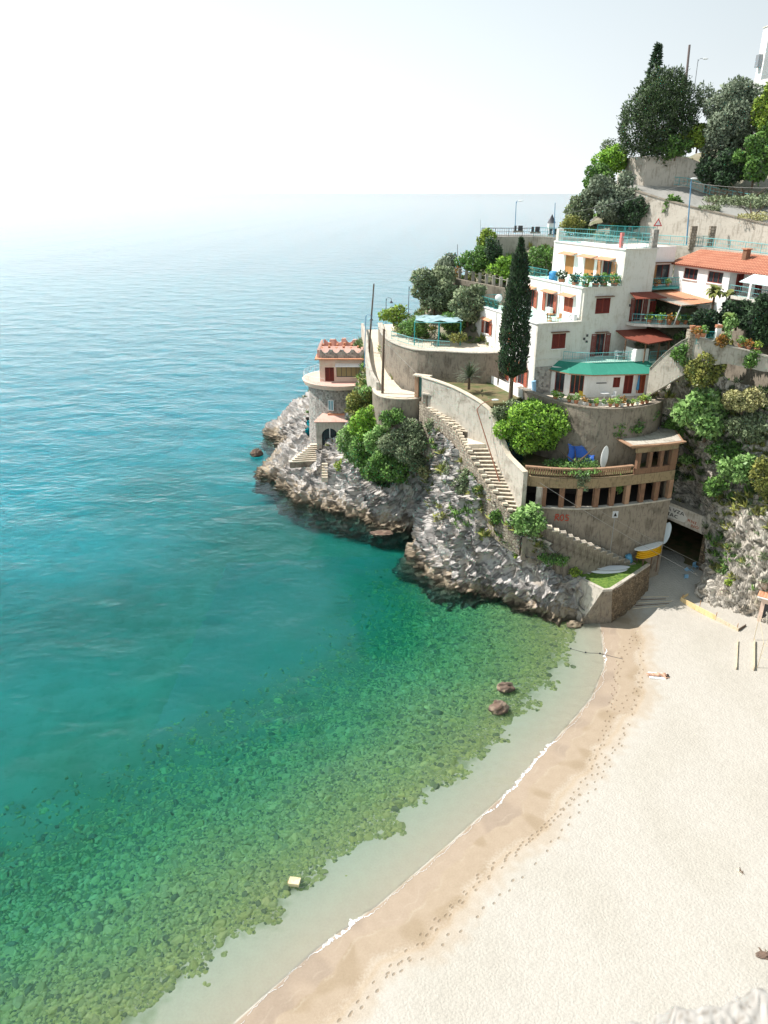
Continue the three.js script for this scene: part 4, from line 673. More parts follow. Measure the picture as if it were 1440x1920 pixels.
  mesh('terrace_floor', box(0.3, 28.1, -14, 4.75, 28.25, -0.3), M.mintFloor, A); mesh('terrace_floor', box(5.05, 31.2, -13, 9.0, 31.35, -0.6), M.mintFloor, A); mesh('roof_terrace', box(9.3, 34.55, -13.6, 12.2, 34.7, -0.6), M.white, A);
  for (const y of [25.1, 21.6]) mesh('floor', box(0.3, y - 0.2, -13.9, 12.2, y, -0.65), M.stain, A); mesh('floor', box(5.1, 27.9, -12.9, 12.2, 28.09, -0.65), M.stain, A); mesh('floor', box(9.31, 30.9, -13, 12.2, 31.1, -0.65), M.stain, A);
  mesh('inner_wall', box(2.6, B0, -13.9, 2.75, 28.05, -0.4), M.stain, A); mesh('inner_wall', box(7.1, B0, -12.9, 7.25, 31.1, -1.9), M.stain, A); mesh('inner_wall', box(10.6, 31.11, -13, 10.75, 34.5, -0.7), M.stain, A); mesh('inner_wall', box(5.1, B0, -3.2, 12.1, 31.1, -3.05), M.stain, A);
  // cornices
  mesh('cornice', box(-0.12, 28.402, -14.2, 0.32, 28.5, -0.0), M.white, A); mesh('cornice', box(0.322, 28.402, -0.32, 4.74, 28.5, 0.12), M.whiteOld, A); mesh('cornice', box(4.62, 31.502, -13.2, 5.07, 31.6, -0.62), M.white, A); mesh('cornice', box(4.62, 31.502, -0.618, 8.99, 31.6, -0.18), M.whiteOld, A); mesh('cornice', box(8.88, 34.902, -13.8, 9.32, 35.02, -0.62), M.white, A); mesh('cornice', box(8.88, 34.902, -0.618, 12.6, 35.02, -0.18), M.whiteOld, A);
  mesh('string_course', box(-0.05, 24.98, 0.003, 4.88, 25.08, 0.06), M.whiteOld, A);
  // drainpipes, wall boxes
  mesh('drainpipe', rod(V(-0.06, 21.9, -8.9), V(-0.06, 28.3, -8.9), 0.05), M.whitePaint, A); mesh('drainpipe', rod(V(4.69, 28.3, -4.5), V(4.69, 31.4, -4.5), 0.05), M.whitePaint, A); mesh('drainpipe', cyl(0.2, 0.24, V(0.1, 21.2, 0.25), V(-0.1, 23.0, 0.2), 10), std([0.28, 0.48, 0.66], 0.5), A);
  for (const [x, y] of [[5.3, 26.6], [5.6, 26.9], [5.6, 26.3], [10.1, 29.6]]) mesh('wall_lamp', box(x, y, -0.297, x + 0.16, y + 0.22, -0.17), M.darkMetal, A);
  mesh('balcony', box(-1.5, 21.25, -8.6, -0.003, 21.45, -0.1), M.white, A); mesh('balcony_cloth', [box(-1.5, 21.45, -8.5, -1.46, 22.2, -4.9), box(-1.5, 21.45, -4.5, -1.46, 22.25, -0.2), box(-1.455, 21.45, -0.2, -0.1, 22.2, -0.16)], M.white, A);
  mesh('stone_cladding', box(0.1, 21.5, 0.003, 1.9, 24.3, 0.05), M.stoneGrey, A);
  // railings
  mesh('railing', railGeo([V(0.1, 28.5, -13.9), V(0.1, 28.5, -9.2)]), M.teal, A); mesh('railing', railGeo([V(0.1, 28.5, -13.9), V(4.6, 28.5, -13.9)]), M.teal, A);
  mesh('railing', railGeo([V(4.85, 31.6, -13), V(4.85, 31.6, -7.5)]), M.teal, A); mesh('railing', railGeo([V(4.85, 31.6, -3.2), V(4.85, 31.6, -0.42), V(8.85, 31.6, -0.42)]), M.teal, A);
  mesh('railing', railGeo([V(9.1, 35.02, -13.6), V(9.1, 35.02, -0.4), V(12.4, 35.02, -0.4)], 1.0, 0.18), M.tealPale, A);
  mesh('roof_pillar', box(11.8, 35.02, -0.75, 12.35, 36.7, -0.2), M.stoneGrey, A); mesh('roof_pillar', box(9.0, 35.02, -1.6, 9.3, 36.4, -1.3), std([0.62, 0.20, 0.18], 0.8), A);
  mesh('chimney', box(9.0, 35.02, -13.6, 9.6, 36.3, -13.1), M.whiteOld, A);
  // porch with green roof under the first terrace
  const W0 = [[1.9, 0.06], [2.9, 1.5], [4.4, 2.6], [10.6, 3.9], [10.6, 0.06]];
  const pw = (i, holes) => { const a = W0[i], b = W0[i + 1], L = Math.hypot(b[0] - a[0], b[1] - a[1]); const m = mesh('porch_wall', panel(L, 2.7, holes, 0.2), M.white, A); put(m, a[0], 21.6, a[1], -Math.atan2(b[1] - a[1], b[0] - a[0])); return [m, L]; };
  const pwin = (m, x, y, w, h, o) => { const u = windowUnit(A, w, h, o); u.position.copy(m.position).add(V(x, y, 0).applyAxisAngle(V(0, 1, 0), m.rotation.y)); u.rotation.y = m.rotation.y; };
  const [p0] = pw(0, [[0.4, 0.25, 1.0, 2.0]]), [p1] = pw(1, [[0.25, 0.25, 1.3, 2.0]]), [p2, l2] = pw(2, [[2.6, 0.9, 0.7, 1.0], [3.7, 0.25, 0.9, 2.0], [5.05, 0.25, 0.8, 1.9]]);
  pwin(p0, 0.4, 0.25, 1.0, 2.0, { name: 'door' }); pwin(p1, 0.25, 0.25, 1.3, 2.0, { name: 'door', panes: 3, frame: M.shutter }); pwin(p2, 2.6, 0.9, 0.7, 1.0, { mat: M.shutterDark, state: 'closed' }); pwin(p2, 3.7, 0.25, 0.9, 2.0, { name: 'door', state: 'closed', mat: M.shutterDark }); pwin(p2, 5.05, 0.25, 0.8, 1.9, { name: 'door', state: 'closed', mat: M.shutter });
  { const mo = mesh('fish_ornament', box(0, 0, 0.03, 1.0, 0.08, 0.07), M.darkMetal, A); mo.position.copy(p2.position).add(V(0.9, 1.35, 0.02).applyAxisAngle(V(0, 1, 0), p2.rotation.y)); mo.rotation.y = p2.rotation.y; }
  const E = [[1.6, 0.02], [2.5, 2.2], [4.3, 3.5], [11.3, 5.0], [11.3, 0.02]], R = [[2.6, 0.02], [3.4, 1.0], [4.8, 1.9], [10.8, 2.9], [10.8, 0.02]], sl = [];
  for (let i = 0; i < 4; i++) sl.push([V(E[i][0], 24.0, E[i][1]), V(E[i + 1][0], 24.0, E[i + 1][1]), V(R[i + 1][0], 24.8, R[i + 1][1]), V(R[i][0], 24.8, R[i][1])]);
  mesh('porch_roof', faces(sl), M.greenRoof, A); mesh('porch_eave', prism(E, 23.88, 23.99), M.brickPale, A); mesh('terrace_floor', prism(R, 24.6, 24.82), M.mintFloor, A);
  mesh('railing', railGeo([V(2.9, 24.82, 0.3), V(3.5, 24.82, 0.95), V(4.85, 24.82, 1.8), V(9.2, 24.82, 2.55)], 0.9), M.tealPale, A); mesh('parapet', box(9.3, 24.823, 1.2, 9.5, 26.0, 2.7), M.white, A); mesh('parapet', box(9.3, 24.823, 2.703, 10.75, 26.0, 2.88), M.white, A);
  mesh('terrace_floor', box(10.81, 24.5, -0.28, 13.3, 24.81, 3.2), M.mintFloor, A); mesh('railing', railGeo([V(10.85, 24.82, 3.0), V(13.2, 24.82, 3.1)], 0.9), M.tealPale, A); mesh('terrace_wall', box(10.7, 20, 3.0, 13.3, 24.49, 3.2), M.stain, A);
  // brown canopy over the first terrace
  mesh('canopy', [slab([V(8.9, 27.35, -0.28), V(8.6, 27.0, 1.9), V(9.8, 26.75, 4.0), V(13.3, 26.75, 2.9), V(13.5, 27.35, -0.28)].reverse(), V(0, -0.09, 0))], M.roofRed, A);
  for (const [x, z] of [[8.75, 1.8], [9.9, 3.4], [11.6, 3.2], [13.1, 2.7]]) mesh('canopy_post', box(x - 0.05, 24.82, z - 0.05, x + 0.05, 26.78, z + 0.05), M.brick, A);
  // second terrace on the right with its two little roofs
  mesh('balcony', prism([[10.0, -0.28], [10.2, 0.7], [12.7, 2.5], [15.4, 3.1], [17.15, 3.0], [17.15, -3.45], [12.51, -3.45], [12.51, -0.28]], 27.85, 28.1), M.whiteOld, A);
  mesh('railing', railGeo([V(10.1, 28.1, 0.5), V(12.6, 28.1, 2.4), V(15.4, 28.1, 2.95), V(17.0, 28.1, 2.9)], 0.9), M.tealPale, A);
  mesh('awning', slab([V(10.0, 30.95, -0.28), V(12.5, 30.95, -0.28), V(13.3, 30.5, 1.2), V(9.9, 30.5, 1.0)].reverse(), V(0, -0.07, 0)), M.roofRed, A);
  mesh('porch_slab', slab([V(12.9, 30.55, -3.3), V(13.2, 30.1, 3.6), V(17.18, 30.1, 3.4), V(17.18, 30.6, -3.4)], V(0, -0.12, 0)), M.concrete, A);
  mesh('porch_tiles', tileSheet(V(13.1, 30.06, 3.7), V(12.8, 30.5, -3.4), V(17.17, 30.72, -3.4), V(17.17, 30.28, 3.5), 24, 0.05), M.roofTile, A);
  mesh('porch_post', rod(V(13.4, 28.1, 2.6), V(13.4, 30.05, 3.3), 0.06), M.whitePaint, A); mesh('porch_post', rod(V(16.9, 28.1, 3.0), V(16.9, 30.05, 3.2), 0.06), M.whitePaint, A);
  // recessed wall between the houses
  front(-3.5, 12.5, 17.2, B0, 34.9, [[15.1, 31.15, 1.7, 2.0], [15.6, 28.1, 0.9, 2.0]], M.white); wf_(-3.5, 15.1, 31.15, 1.7, 2.0, { name: 'door', state: 'none', mat: M.wood }); { const s = mesh('shutter', shutterGeo(0.85, 2.0), M.wood, A); put(s, 14.25, 31.15, -3.46); } wf_(-3.5, 15.6, 28.1, 0.9, 2.0, { name: 'door' });
  mesh('roof', box(12.51, 34.7, -9, 17.2, 34.86, -3.81), M.whiteOld, A); mesh('wall', box(12.51, B0, -9.3, 17.2, 34.7, -9.0), M.white, A);
  mesh('balcony', box(13.9, 30.85, -3.49, 17.18, 31.05, -2.1), M.teal, A); mesh('railing', railGeo([V(14.0, 31.05, -3.3), V(14.0, 31.05, -2.2), V(17.1, 31.05, -2.2)], 0.9), M.teal, A); mesh('lintel_ledge', box(14.6, 33.3, -3.497, 17.1, 33.4, -3.1), M.brick, A);
}
{ // neighbour with the tiled roof
  const B = group('tiled_house', 'low white house with orange tiled roof right of the stepped house', 'house', HP.toArray(), HT); B.scale.setScalar(HS);
  const left = (x, z0, z1, y0, y1, holes, mat) => put(mesh('wall', panel(z1 - z0, y1 - y0, holes.map(([z, y, w, h]) => [z - z0, y - y0, w, h])), mat, B), x, y0, z0, -Math.PI / 2);
  left(17.22, -3.4, 4.7, 22, 33.25, [[-1.85, 31.9, 2.1, 1.05], [1.7, 31.9, 2.1, 1.05]], M.white);
  for (const z of [-1.85, 1.7]) put(windowUnit(B, 2.1, 1.05, { panes: 3, sill: true }), 17.22, 31.9, z, -Math.PI / 2);
  put(mesh('wall', panel(2.0, 11.25, [], 0.3), M.white, B), 17.52, 22, 4.72); left(19.5, 4.72, 12, 28, 33.25, [[5.6, 31.0, 0.9, 1.9]], M.white); put(windowUnit(B, 0.9, 1.9, { name: 'door', state: 'closed', mat: M.shutterDark }), 19.5, 31.0, 5.6, -Math.PI / 2);
  put(windowUnit(B, 0.7, 1.7, { name: 'door', state: 'closed', mat: M.shutterDark }), 18.0, 31.2, 4.9);
  mesh('wall', box(24, 22, -3.4, 24.3, 33.2, 12), M.white, B); mesh('wall', box(17.6, 22, -3.7, 24, 33.2, -3.4), M.white, B);
  mesh('balcony', box(17.3, 30.75, 4.73, 19.48, 31.0, 12), M.whiteOld, B); mesh('wall', box(17.5, 22, 4.73, 17.8, 30.74, 12), M.stain, B); mesh('railing', railGeo([V(17.4, 31.0, 4.8), V(17.4, 31.0, 12)], 0.95), M.tealPale, B);
  for (const z of [7.2, 9.8]) mesh('balcony_post', box(17.35, 31.0, z, 17.6, 33.2, z + 0.25), M.white, B);
  mesh('roof_deck', slab([V(16.85, 33.3, -3.8), V(16.85, 33.3, 12), V(20.6, 34.5, 12), V(20.6, 34.5, -3.8)], V(0, -0.16, 0)), M.roofRed, B); mesh('roof_deck', slab([V(20.6, 34.5, -3.8), V(20.6, 34.5, 12), V(24.6, 33.3, 12), V(24.6, 33.3, -3.8)], V(0, -0.16, 0)), M.roofRed, B);
  mesh('roof_tiles', tileSheet(V(16.8, 33.32, 12.05), V(16.8, 33.32, -3.85), V(20.6, 34.54, -3.85), V(20.6, 34.54, 12.05), 52, 0.05), M.roofTile, B); mesh('roof_tiles', tileSheet(V(24.7, 33.32, -3.85), V(24.7, 33.32, 12.05), V(20.6, 34.54, 12.05), V(20.6, 34.54, -3.85), 52, 0.05), M.roofTile, B);
  mesh('chimney', box(19.2, 33.9, 3.6, 19.7, 35.0, 4.1), M.brick, B); mesh('chimney', box(19.1, 35.003, 3.5, 19.8, 35.1, 4.2), M.terracotta, B);
  mesh('sun_canopy', slab([V(16.9, 33.22, 8), V(16.9, 33.22, 12), V(15.4, 32.6, 12), V(15.4, 32.6, 8)], V(0, 0.04, 0)), std([0.55, 0.70, 0.68], 0.8), B);
}
// terrace floor in front of the house with its low wall
{
  const e = [V(14.8, 20.1, -78.4), V(16.3, 20.1, -76.4), V(18.4, 20.1, -74.0), V(20.3, 20.1, -72.5), V(22.9, 20.1, -71.9), V(25.5, 20.1, -72.6), V(27.7, 20.1, -74.2), V(29, 20.1, -76.4)];
  structure(mesh('house_terrace', [prism([...e.map((p) => [p.x, p.z]), [29, -82], [15, -82]], 19.7, 20.12)], M.paving));
}
// ---------------------------------------------------------------- seaside villa on the point
{
  const g = group('seaside_villa', 'small stone villa with round pink terrace and toothed red roof on the point', 'house', [-6.6, 0, -108.2]);
  const ring = (cx, cz, r, a0, a1, n) => Array.from({ length: n + 1 }, (_, i) => { const a = lerp(a0, a1, i / n); return [cx + Math.cos(a) * r, cz + Math.sin(a) * r]; });
  const cylWall = (cx, cz, r0, r1, y0, y1, n = 40) => { const c = new THREE.CylinderGeometry(r1, r0, y1 - y0, n, 1, false); c.translate(cx, (y0 + y1) / 2, cz); const p = c.attributes.position, uv = c.attributes.uv; for (let i = 0; i < p.count; i++) uv.setXY(i, uv.getX(i) * TP * r1, p.getY(i)); return c; };
  mesh('stone_tower', cylWall(-0.2, 0.3, 4.6, 4.3, 2, 14.3), M.stoneGrey, g);
  mesh('terrace', cylWall(0.2, 0.2, 5.35, 5.6, 14.303, 14.95, 48), M.pinkPale, g); mesh('terrace_floor', cylWall(0.2, 0.2, 5.3, 5.3, 14.6, 14.97, 48), M.pinkTile, g);
  mesh('railing', railGeo(ring(0.2, 0.2, 5.4, Math.PI * 0.62, Math.PI * 1.5, 16).map(([x, z]) => V(x, 14.95, z)), 1.0, 0.4, 0.012), M.whitePaint, g);
  // tower windows and lower door
  const tw = (a, y, w, h, m) => { const x = -0.2 + Math.cos(a) * 4.42, z = 0.3 + Math.sin(a) * 4.42, u = windowUnit(g, w, h, { frame: M.whitePaint, pane: m }); u.position.set(x + Math.sin(a) * w / 2, y, z - Math.cos(a) * w / 2); u.rotation.y = Math.PI / 2 - a; u.translateZ(0.14); };
  tw(1.95, 11.2, 0.9, 1.5, std([0.20, 0.36, 0.40], 0.3)); tw(1.25, 10.2, 1.0, 2.2, std([0.05, 0.09, 0.2], 0.3));
  // upper room
  const R = mesh('room', panel(6.4, 3.2, [[0.75, 0.05, 1.3, 2.0], [2.4, 0.65, 3.5, 1.6]], 0.3), M.pinkPale, g); put(R, -2.6, 14.97, 2.9); mesh('room_wall', box(-2.6, 14.97, -5, -2.3, 18.17, 2.598), M.white, g); mesh('room_wall', box(3.5, 14.97, -5, 3.8, 18.17, 2.598), M.white, g); mesh('room_wall', box(-2.3, 14.97, -5.3, 3.5, 18.17, -5), M.white, g);
  put(windowUnit(g, 1.3, 2.0, { name: 'door', state: 'closed', mat: M.shutterDark }), -1.85, 15.02, 2.9); put(windowUnit(g, 3.5, 1.6, { panes: 5, frame: M.darkMetal, pane: std([0.30, 0.24, 0.11], 0.6) }), -0.2, 15.62, 2.9);
  mesh('awning', slab([V(-0.35, 17.55, 2.91), V(3.7, 17.55, 2.91), V(3.7, 17.2, 3.6), V(-0.35, 17.2, 3.6)].reverse(), V(0, 0.05, 0)), M.white, g);
  mesh('roof_cornice', box(-3.2, 18.172, -5.6, 4.2, 18.35, 3.5), M.roofTile, g); mesh('roof_floor', box(-2.5, 18.352, -5.2, 3.7, 18.45, 2.8), M.pinkTile, g);
  // toothed parapet
  const tooth = (n, len, m) => { const s = new THREE.Shape(); s.moveTo(0, 0); for (let i = 0; i < n; i++) { const a = len * i / n, b = len * (i + 1) / n, c = (a + b) / 2; s.lineTo(a, 1.15); s.lineTo(a + (b - a) * 0.12, 1.2); s.quadraticCurveTo(c, 0.15, b - (b - a) * 0.12, 1.2); s.lineTo(b, 1.15); } s.lineTo(len, 0); const e = new THREE.ExtrudeGeometry(s, { depth: 0.3, bevelEnabled: false }); return metreUV(e); };
  put(mesh('toothed_parapet', tooth(4, 6.2), M.stoneGrey, g), -2.5, 18.353, 2.6); put(mesh('toothed_parapet', tooth(5, 7.9), M.pinkTile, g), -2.6, 18.353, -5.2, -Math.PI / 2); put(mesh('toothed_parapet', tooth(4, 6.2), M.pinkTile, g), -2.5, 18.353, -5.5); put(mesh('toothed_parapet', tooth(5, 7.9), M.pinkTile, g), 3.6, 18.353, -5.2, -Math.PI / 2);
  for (const z of [-0.4, 1.2]) mesh('tile_ridge', slab([V(-2.5, 18.46, z), V(3.4, 18.46, z), V(3.4, 19.15, z - 0.75), V(-2.5, 19.15, z - 0.75)], V(0, 0.12, 0)), M.pinkTile, g);
  for (let i = 0; i < 12; i++) { const x = -2.3 + (i % 6) * 1.05, z = i < 6 ? -0.1 : -2.6; mesh('clay_pipe', cyl(0.16, 0.18, V(x, 18.46, z), V(x - 0.1, 19.35 + 0.2 * (i % 2), z + 0.3), 8), M.terracotta, g); }
  for (const [x, h] of [[-1.6, 1.0], [0.2, 1.15], [1.9, 0.95], [3.2, 1.0]]) mesh('merlon', box(x, 18.46, -5.15, x + 0.7, 18.6 + h, -4.7), M.pinkTile, g);
  // entrance block with arched door, below on the rocks
  const D = new THREE.Shape([[0, 0], [4.0, 0], [4.0, 4.1], [0, 4.1]].map(([a, b]) => new THREE.Vector2(a, b))), ah = new THREE.Path(); ah.moveTo(0.75, 0.02); ah.lineTo(0.75, 1.9); ah.absarc(1.9, 1.9, 1.15, Math.PI, 0, true); ah.lineTo(3.05, 0.02); ah.closePath(); D.holes.push(ah);
  const dg = new THREE.ExtrudeGeometry(D, { depth: 0.5, bevelEnabled: false, curveSegments: 10 }); put(mesh('entrance_wall', metreUV(dg), M.stainPale, g), -3.1, 5.9, 5.6); mesh('entrance_wall', box(-3.1, 4.0, 0, -2.8, 10.0, 5.6), M.stoneGrey, g); mesh('entrance_wall', box(0.6, 4.0, 0, 0.9, 10.0, 5.6), M.stainPale, g);
  mesh('arched_door', box(-2.3, 5.9, 5.65, -0.1, 8.95, 5.75), M.glassDark, g); for (const x of [-1.25]) mesh('door_bar', box(x, 5.95, 5.752, x + 0.12, 8.9, 5.82), M.whitePaint, g);
  mesh('entrance_roof', [slab([V(-3.4, 10.0, 6.4), V(1.4, 10.0, 6.4), V(1.4, 10.75, 4.0), V(-2.2, 10.75, 4.0)].reverse(), V(0, -0.12, 0))], M.pinkTile, g); mesh('upper_landing', box(-1.5, 10.5, 2.2, 4.2, 10.74, 4.8), M.roofTile, g);
  mesh('steep_wall', slab([V(1.0, 5.2, 9.0), V(1.0, 10.9, 5.6), V(1.0, 10.9, 5.0), V(1.0, 3.2, 5.0)], V(0.18, 0, 0)), M.stainPale, g);
  // steep side stairs
  for (let i = 0; i < 16; i++) mesh('step', box(1.2, 9.6 - i * 0.36, 5.6 + i * 0.24, 2.2, 10.1 - i * 0.36, 5.95 + i * 0.24), M.tread, g);
  mesh('terrace_steps_wall', box(2.3, 9.0, 2.5, 3.6, 12.4, 4.2), M.pinkPale, g);
  // broad steps running down the rocks
  const bs = group('broad_steps', 'broad fan of low stone steps below the arched door of the villa', 'stairs');
  for (let i = 0; i < 9; i++) { const w = 3.0 + i * 0.18, p = atz(600 - i * 3.6, 832 + i * 3.9, -103.8 + i * 0.3); const b = mesh('step', box(-w / 2, -0.12, -0.34, w / 2, 0, 0.3), M.tread, bs); b.position.copy(p); b.rotation.y = 0.18; const c = mesh('riser', box(-w / 2 + 0.05, -1.0, -0.34, w / 2 - 0.05, -0.122, 0.2), M.stain, bs); c.position.copy(p); c.rotation.y = 0.18; }
  const dk = mesh('bathing_deck', prism([[-10.6, -98.6], [-8.2, -97.2], [-7.4, -98.9], [-8.2, -101], [-10.2, -100.6]], 0.5, 2.5), M.paving); structure(dk);
  const ns = group('rock_steps', 'narrow ladder of steps cut down the rock beside the bathing deck', 'stairs'); for (let i = 0; i < 6; i++) { const b = mesh('step', box(-0.42, -0.7, -0.25, 0.42, 0, 0.25), M.tread, ns); b.position.copy(atz(609, 869 + i * 5, -98.2 + i * 0.35)); }
}
// ---------------------------------------------------------------- roads and upper walls
function ribbon(a, b, drop = 0.5) { const f = []; for (let i = 0; i + 1 < a.length; i++) { f.push([a[i], a[i + 1], b[i + 1], b[i]]); const A = a[i].clone().setY(a[i].y - drop), B = a[i + 1].clone().setY(a[i + 1].y - drop); f.push([A, B, a[i + 1], a[i]]); } return faces(f); }
const KERB = [px(903, 443, -104), px(1000, 443, -104), px(1100, 447, -102), px(1230, 457, -96.5), px(1340, 465, -91), px(1440, 477, -86), px(1580, 497, -78)];
{
  const back = KERB.map((p, i) => V(p.x + 1 + i * 0.2, p.y, p.z - 5));
  structure(mesh('street', ribbon(KERB, back), M.asphalt));
  wall('street_wall', 'stained retaining wall under the street edge with terraced garden below', KERB.map((p) => V(p.x, p.y - 0.01, p.z)), KERB.map((p) => p.y - 7), 0.6, M.stainPale, 1);
  const VT = [px(1165, 352, -111), px(1195, 357, -106), px(1240, 372, -103), px(1300, 388, -99), px(1370, 404, -95), px(1440, 420, -91), px(1580, 448, -83)], VF = VT.map(() => 33);
  wall('road_wall', 'long weathered retaining wall carrying the upper road', VT, VF, 0.7, M.stainPale, 1, { cope: M.stain });
  const RB = [px(1165, 335, -119), px(1190, 342, -113.5), px(1230, 345, -111.5), px(1290, 350, -109.5), px(1332, 366, -106.5), px(1440, 388, -101), px(1580, 410, -93)];
  structure(mesh('upper_road', ribbon(VT.map((p) => V(p.x, p.y + 0.02, p.z - 0.75)), RB), M.asphalt));
  wall('upper_wall', 'tall rendered wall above the bend of the upper road under the pine', [px(1170, 300, -119), px(1191, 295, -113), px(1216, 293, -111), px(1255, 292, -110.6), px(1292, 296, -110), px(1312, 304, -109), px(1332, 318, -107.5)], [38, 38, 38, 38, 38, 38, 38], 0.7, M.stainPale, 1);
  wall('garden_wall', 'rough bank wall behind the upper road below the olive trees', [px(1330, 345, -107), px(1380, 352, -105), px(1440, 362, -103), px(1560, 380, -97)], [34, 34, 34, 34], 0.8, M.stone, 1);
  // railings along street and road
  const rail = (label, pts, h, m, gap = 0.4) => { const g = group('railing', label, 'railing'); mesh('rails', railGeo(pts, h, gap, 0.03, true), m, g); };
  rail('teal street railing behind the roof terrace of the white house', [KERB[1], KERB[2], KERB[3]], 1.1, M.tealPale, 0.3); rail('teal street railing above the tiled house', [KERB[3], KERB[4], KERB[5], KERB[6]], 1.0, M.tealPale, 0.3);
  rail('tall teal mesh fence on the street behind the roof terrace', [px(1118, 452, -100), px(1170, 455, -98.5), px(1226, 457, -97)], 1.9, M.teal, 0.14); rail('green railing along the upper road bend', RB.slice(2, 6).map((p) => V(p.x - 0.4, p.y + 0.05, p.z + 0.6)), 1.0, M.tealPale, 0.5); rail('grey railing on the edge of the lookout street on the left', [KERB[0], KERB[1]], 1.0, M.darkMetal, 0.3);
}
// ---------------------------------------------------------------- poles, lamps, signs, cables
function pole(label, base, top, r, mat, name = 'utility_pole', arm, deep = 0.6) {
  const g = group(name, label, name === 'utility_pole' ? 'pole' : 'lamp', [base.x, base.y, base.z]); const t = top.clone().sub(base);
  mesh('shaft', cyl(r, r * 0.7, V(0, -deep, 0), t, 8), mat, g);
  if (arm) arm(g, t, mat); return g;
}
const lampHead = (dx, dy = 0.15) => (g, t, mat) => { mesh('arm', tube([t.clone().add(V(0, -0.3, 0)), t.clone().add(V(dx * 0.3, dy, 0)), t.clone().add(V(dx, dy, 0))], 0.035, 10, 5), mat, g); const h = new THREE.SphereGeometry(1, 10, 6); h.scale(0.42, 0.1, 0.16); h.translate(t.x + dx * 1.1, t.y + dy, t.z); mesh('lamp_head', h, M.whitePaint, g); };
const lanternHead = (dx) => (g, t, mat) => { mesh('arm', tube([t.clone().add(V(0, -0.6, 0)), t.clone().add(V(dx * 0.2, 0.1, 0)), t.clone().add(V(dx, 0, 0)), t.clone().add(V(dx, -0.25, 0))], 0.03, 12, 5), mat, g); const c = new THREE.ConeGeometry(0.26, 0.34, 8, 1, true); c.translate(t.x + dx, t.y - 0.4, t.z); mesh('lantern', c, M.darkMetal, g); };
pole('tall wooden pole standing on the rounded platform of the footpath', V(-0.2, 18.5, -84.6), px(720, 617, -84.9), 0.17, M.poleWood);
pole('dark wooden pole on the sea side of the far footpath', px(690, 672, -99), px(701, 532, -99), 0.13, M.poleWood);
pole('thin blue lamp post left of the dark wooden pole on the footpath', px(683, 680, -98), px(686, 592, -98), 0.06, M.bluePole, 'street_lamp', lanternHead(0.7));
pole('lantern post beyond the pergola by the sea', px(723, 605, -104), px(724, 560, -104), 0.06, M.darkMetal, 'street_lamp', lanternHead(0.7), 6);
pole('lantern post with hanging bell lamp near the olive trees', px(765, 580, -106), px(767, 538, -106), 0.06, M.darkMetal, 'street_lamp', lanternHead(0.75), 6);
pole('thin pole at the left corner of the upper terrace garden', px(857, 490, -108), px(858, 458, -108), 0.05, M.darkMetal, 'utility_pole', null, 6);
pole('leaning rusty lamp post halfway down the long staircase', V(12.2, 12.3, -70.9), px(894, 768, -74.5), 0.07, std([0.28, 0.12, 0.07], 0.8), 'street_lamp', (g, t, mat) => { mesh('arm', tube([t, t.clone().add(V(0.5, 0.65, 0.1)), t.clone().add(V(1.6, 1.1, 0.3))], 0.045, 12, 5), mat, g); const h = new THREE.SphereGeometry(1, 10, 6); h.scale(0.4, 0.1, 0.16); h.translate(t.x + 1.8, t.y + 1.12, t.z + 0.35); mesh('lamp_head', h, M.whitePaint, g); });
pole('blue lamp post in front of the weathered road wall', px(1288, 455, -95), px(1296, 340, -95), 0.09, M.bluePole, 'street_lamp', lampHead(0.25, 0.3));
pole('tall dark pole against the sky beside the pine', px(1285, 225, -116), px(1293, 84, -116), 0.22, std([0.22, 0.17, 0.16], 0.9), 'utility_pole', null, 10);
pole('slim grey lamp post against the sky right of the dark pole', px(1298, 215, -118), px(1309, 111, -118), 0.07, M.metal, 'street_lamp', lampHead(0.9, 0.05), 10);
pole('slim lamp post on the lookout street, left one', px(966, 428, -106), px(968, 378, -106), 0.06, M.bluePole, 'street_lamp', lampHead(0.5, 0.1));
pole('slim pole on the lookout street beside the pointed kiosk', px(1039, 436, -103), px(1041, 380, -103), 0.06, M.bluePole);
pole('thin aerial pole at the left end of the lookout street', px(901, 440, -104), px(901, 412, -104), 0.03, M.metal);
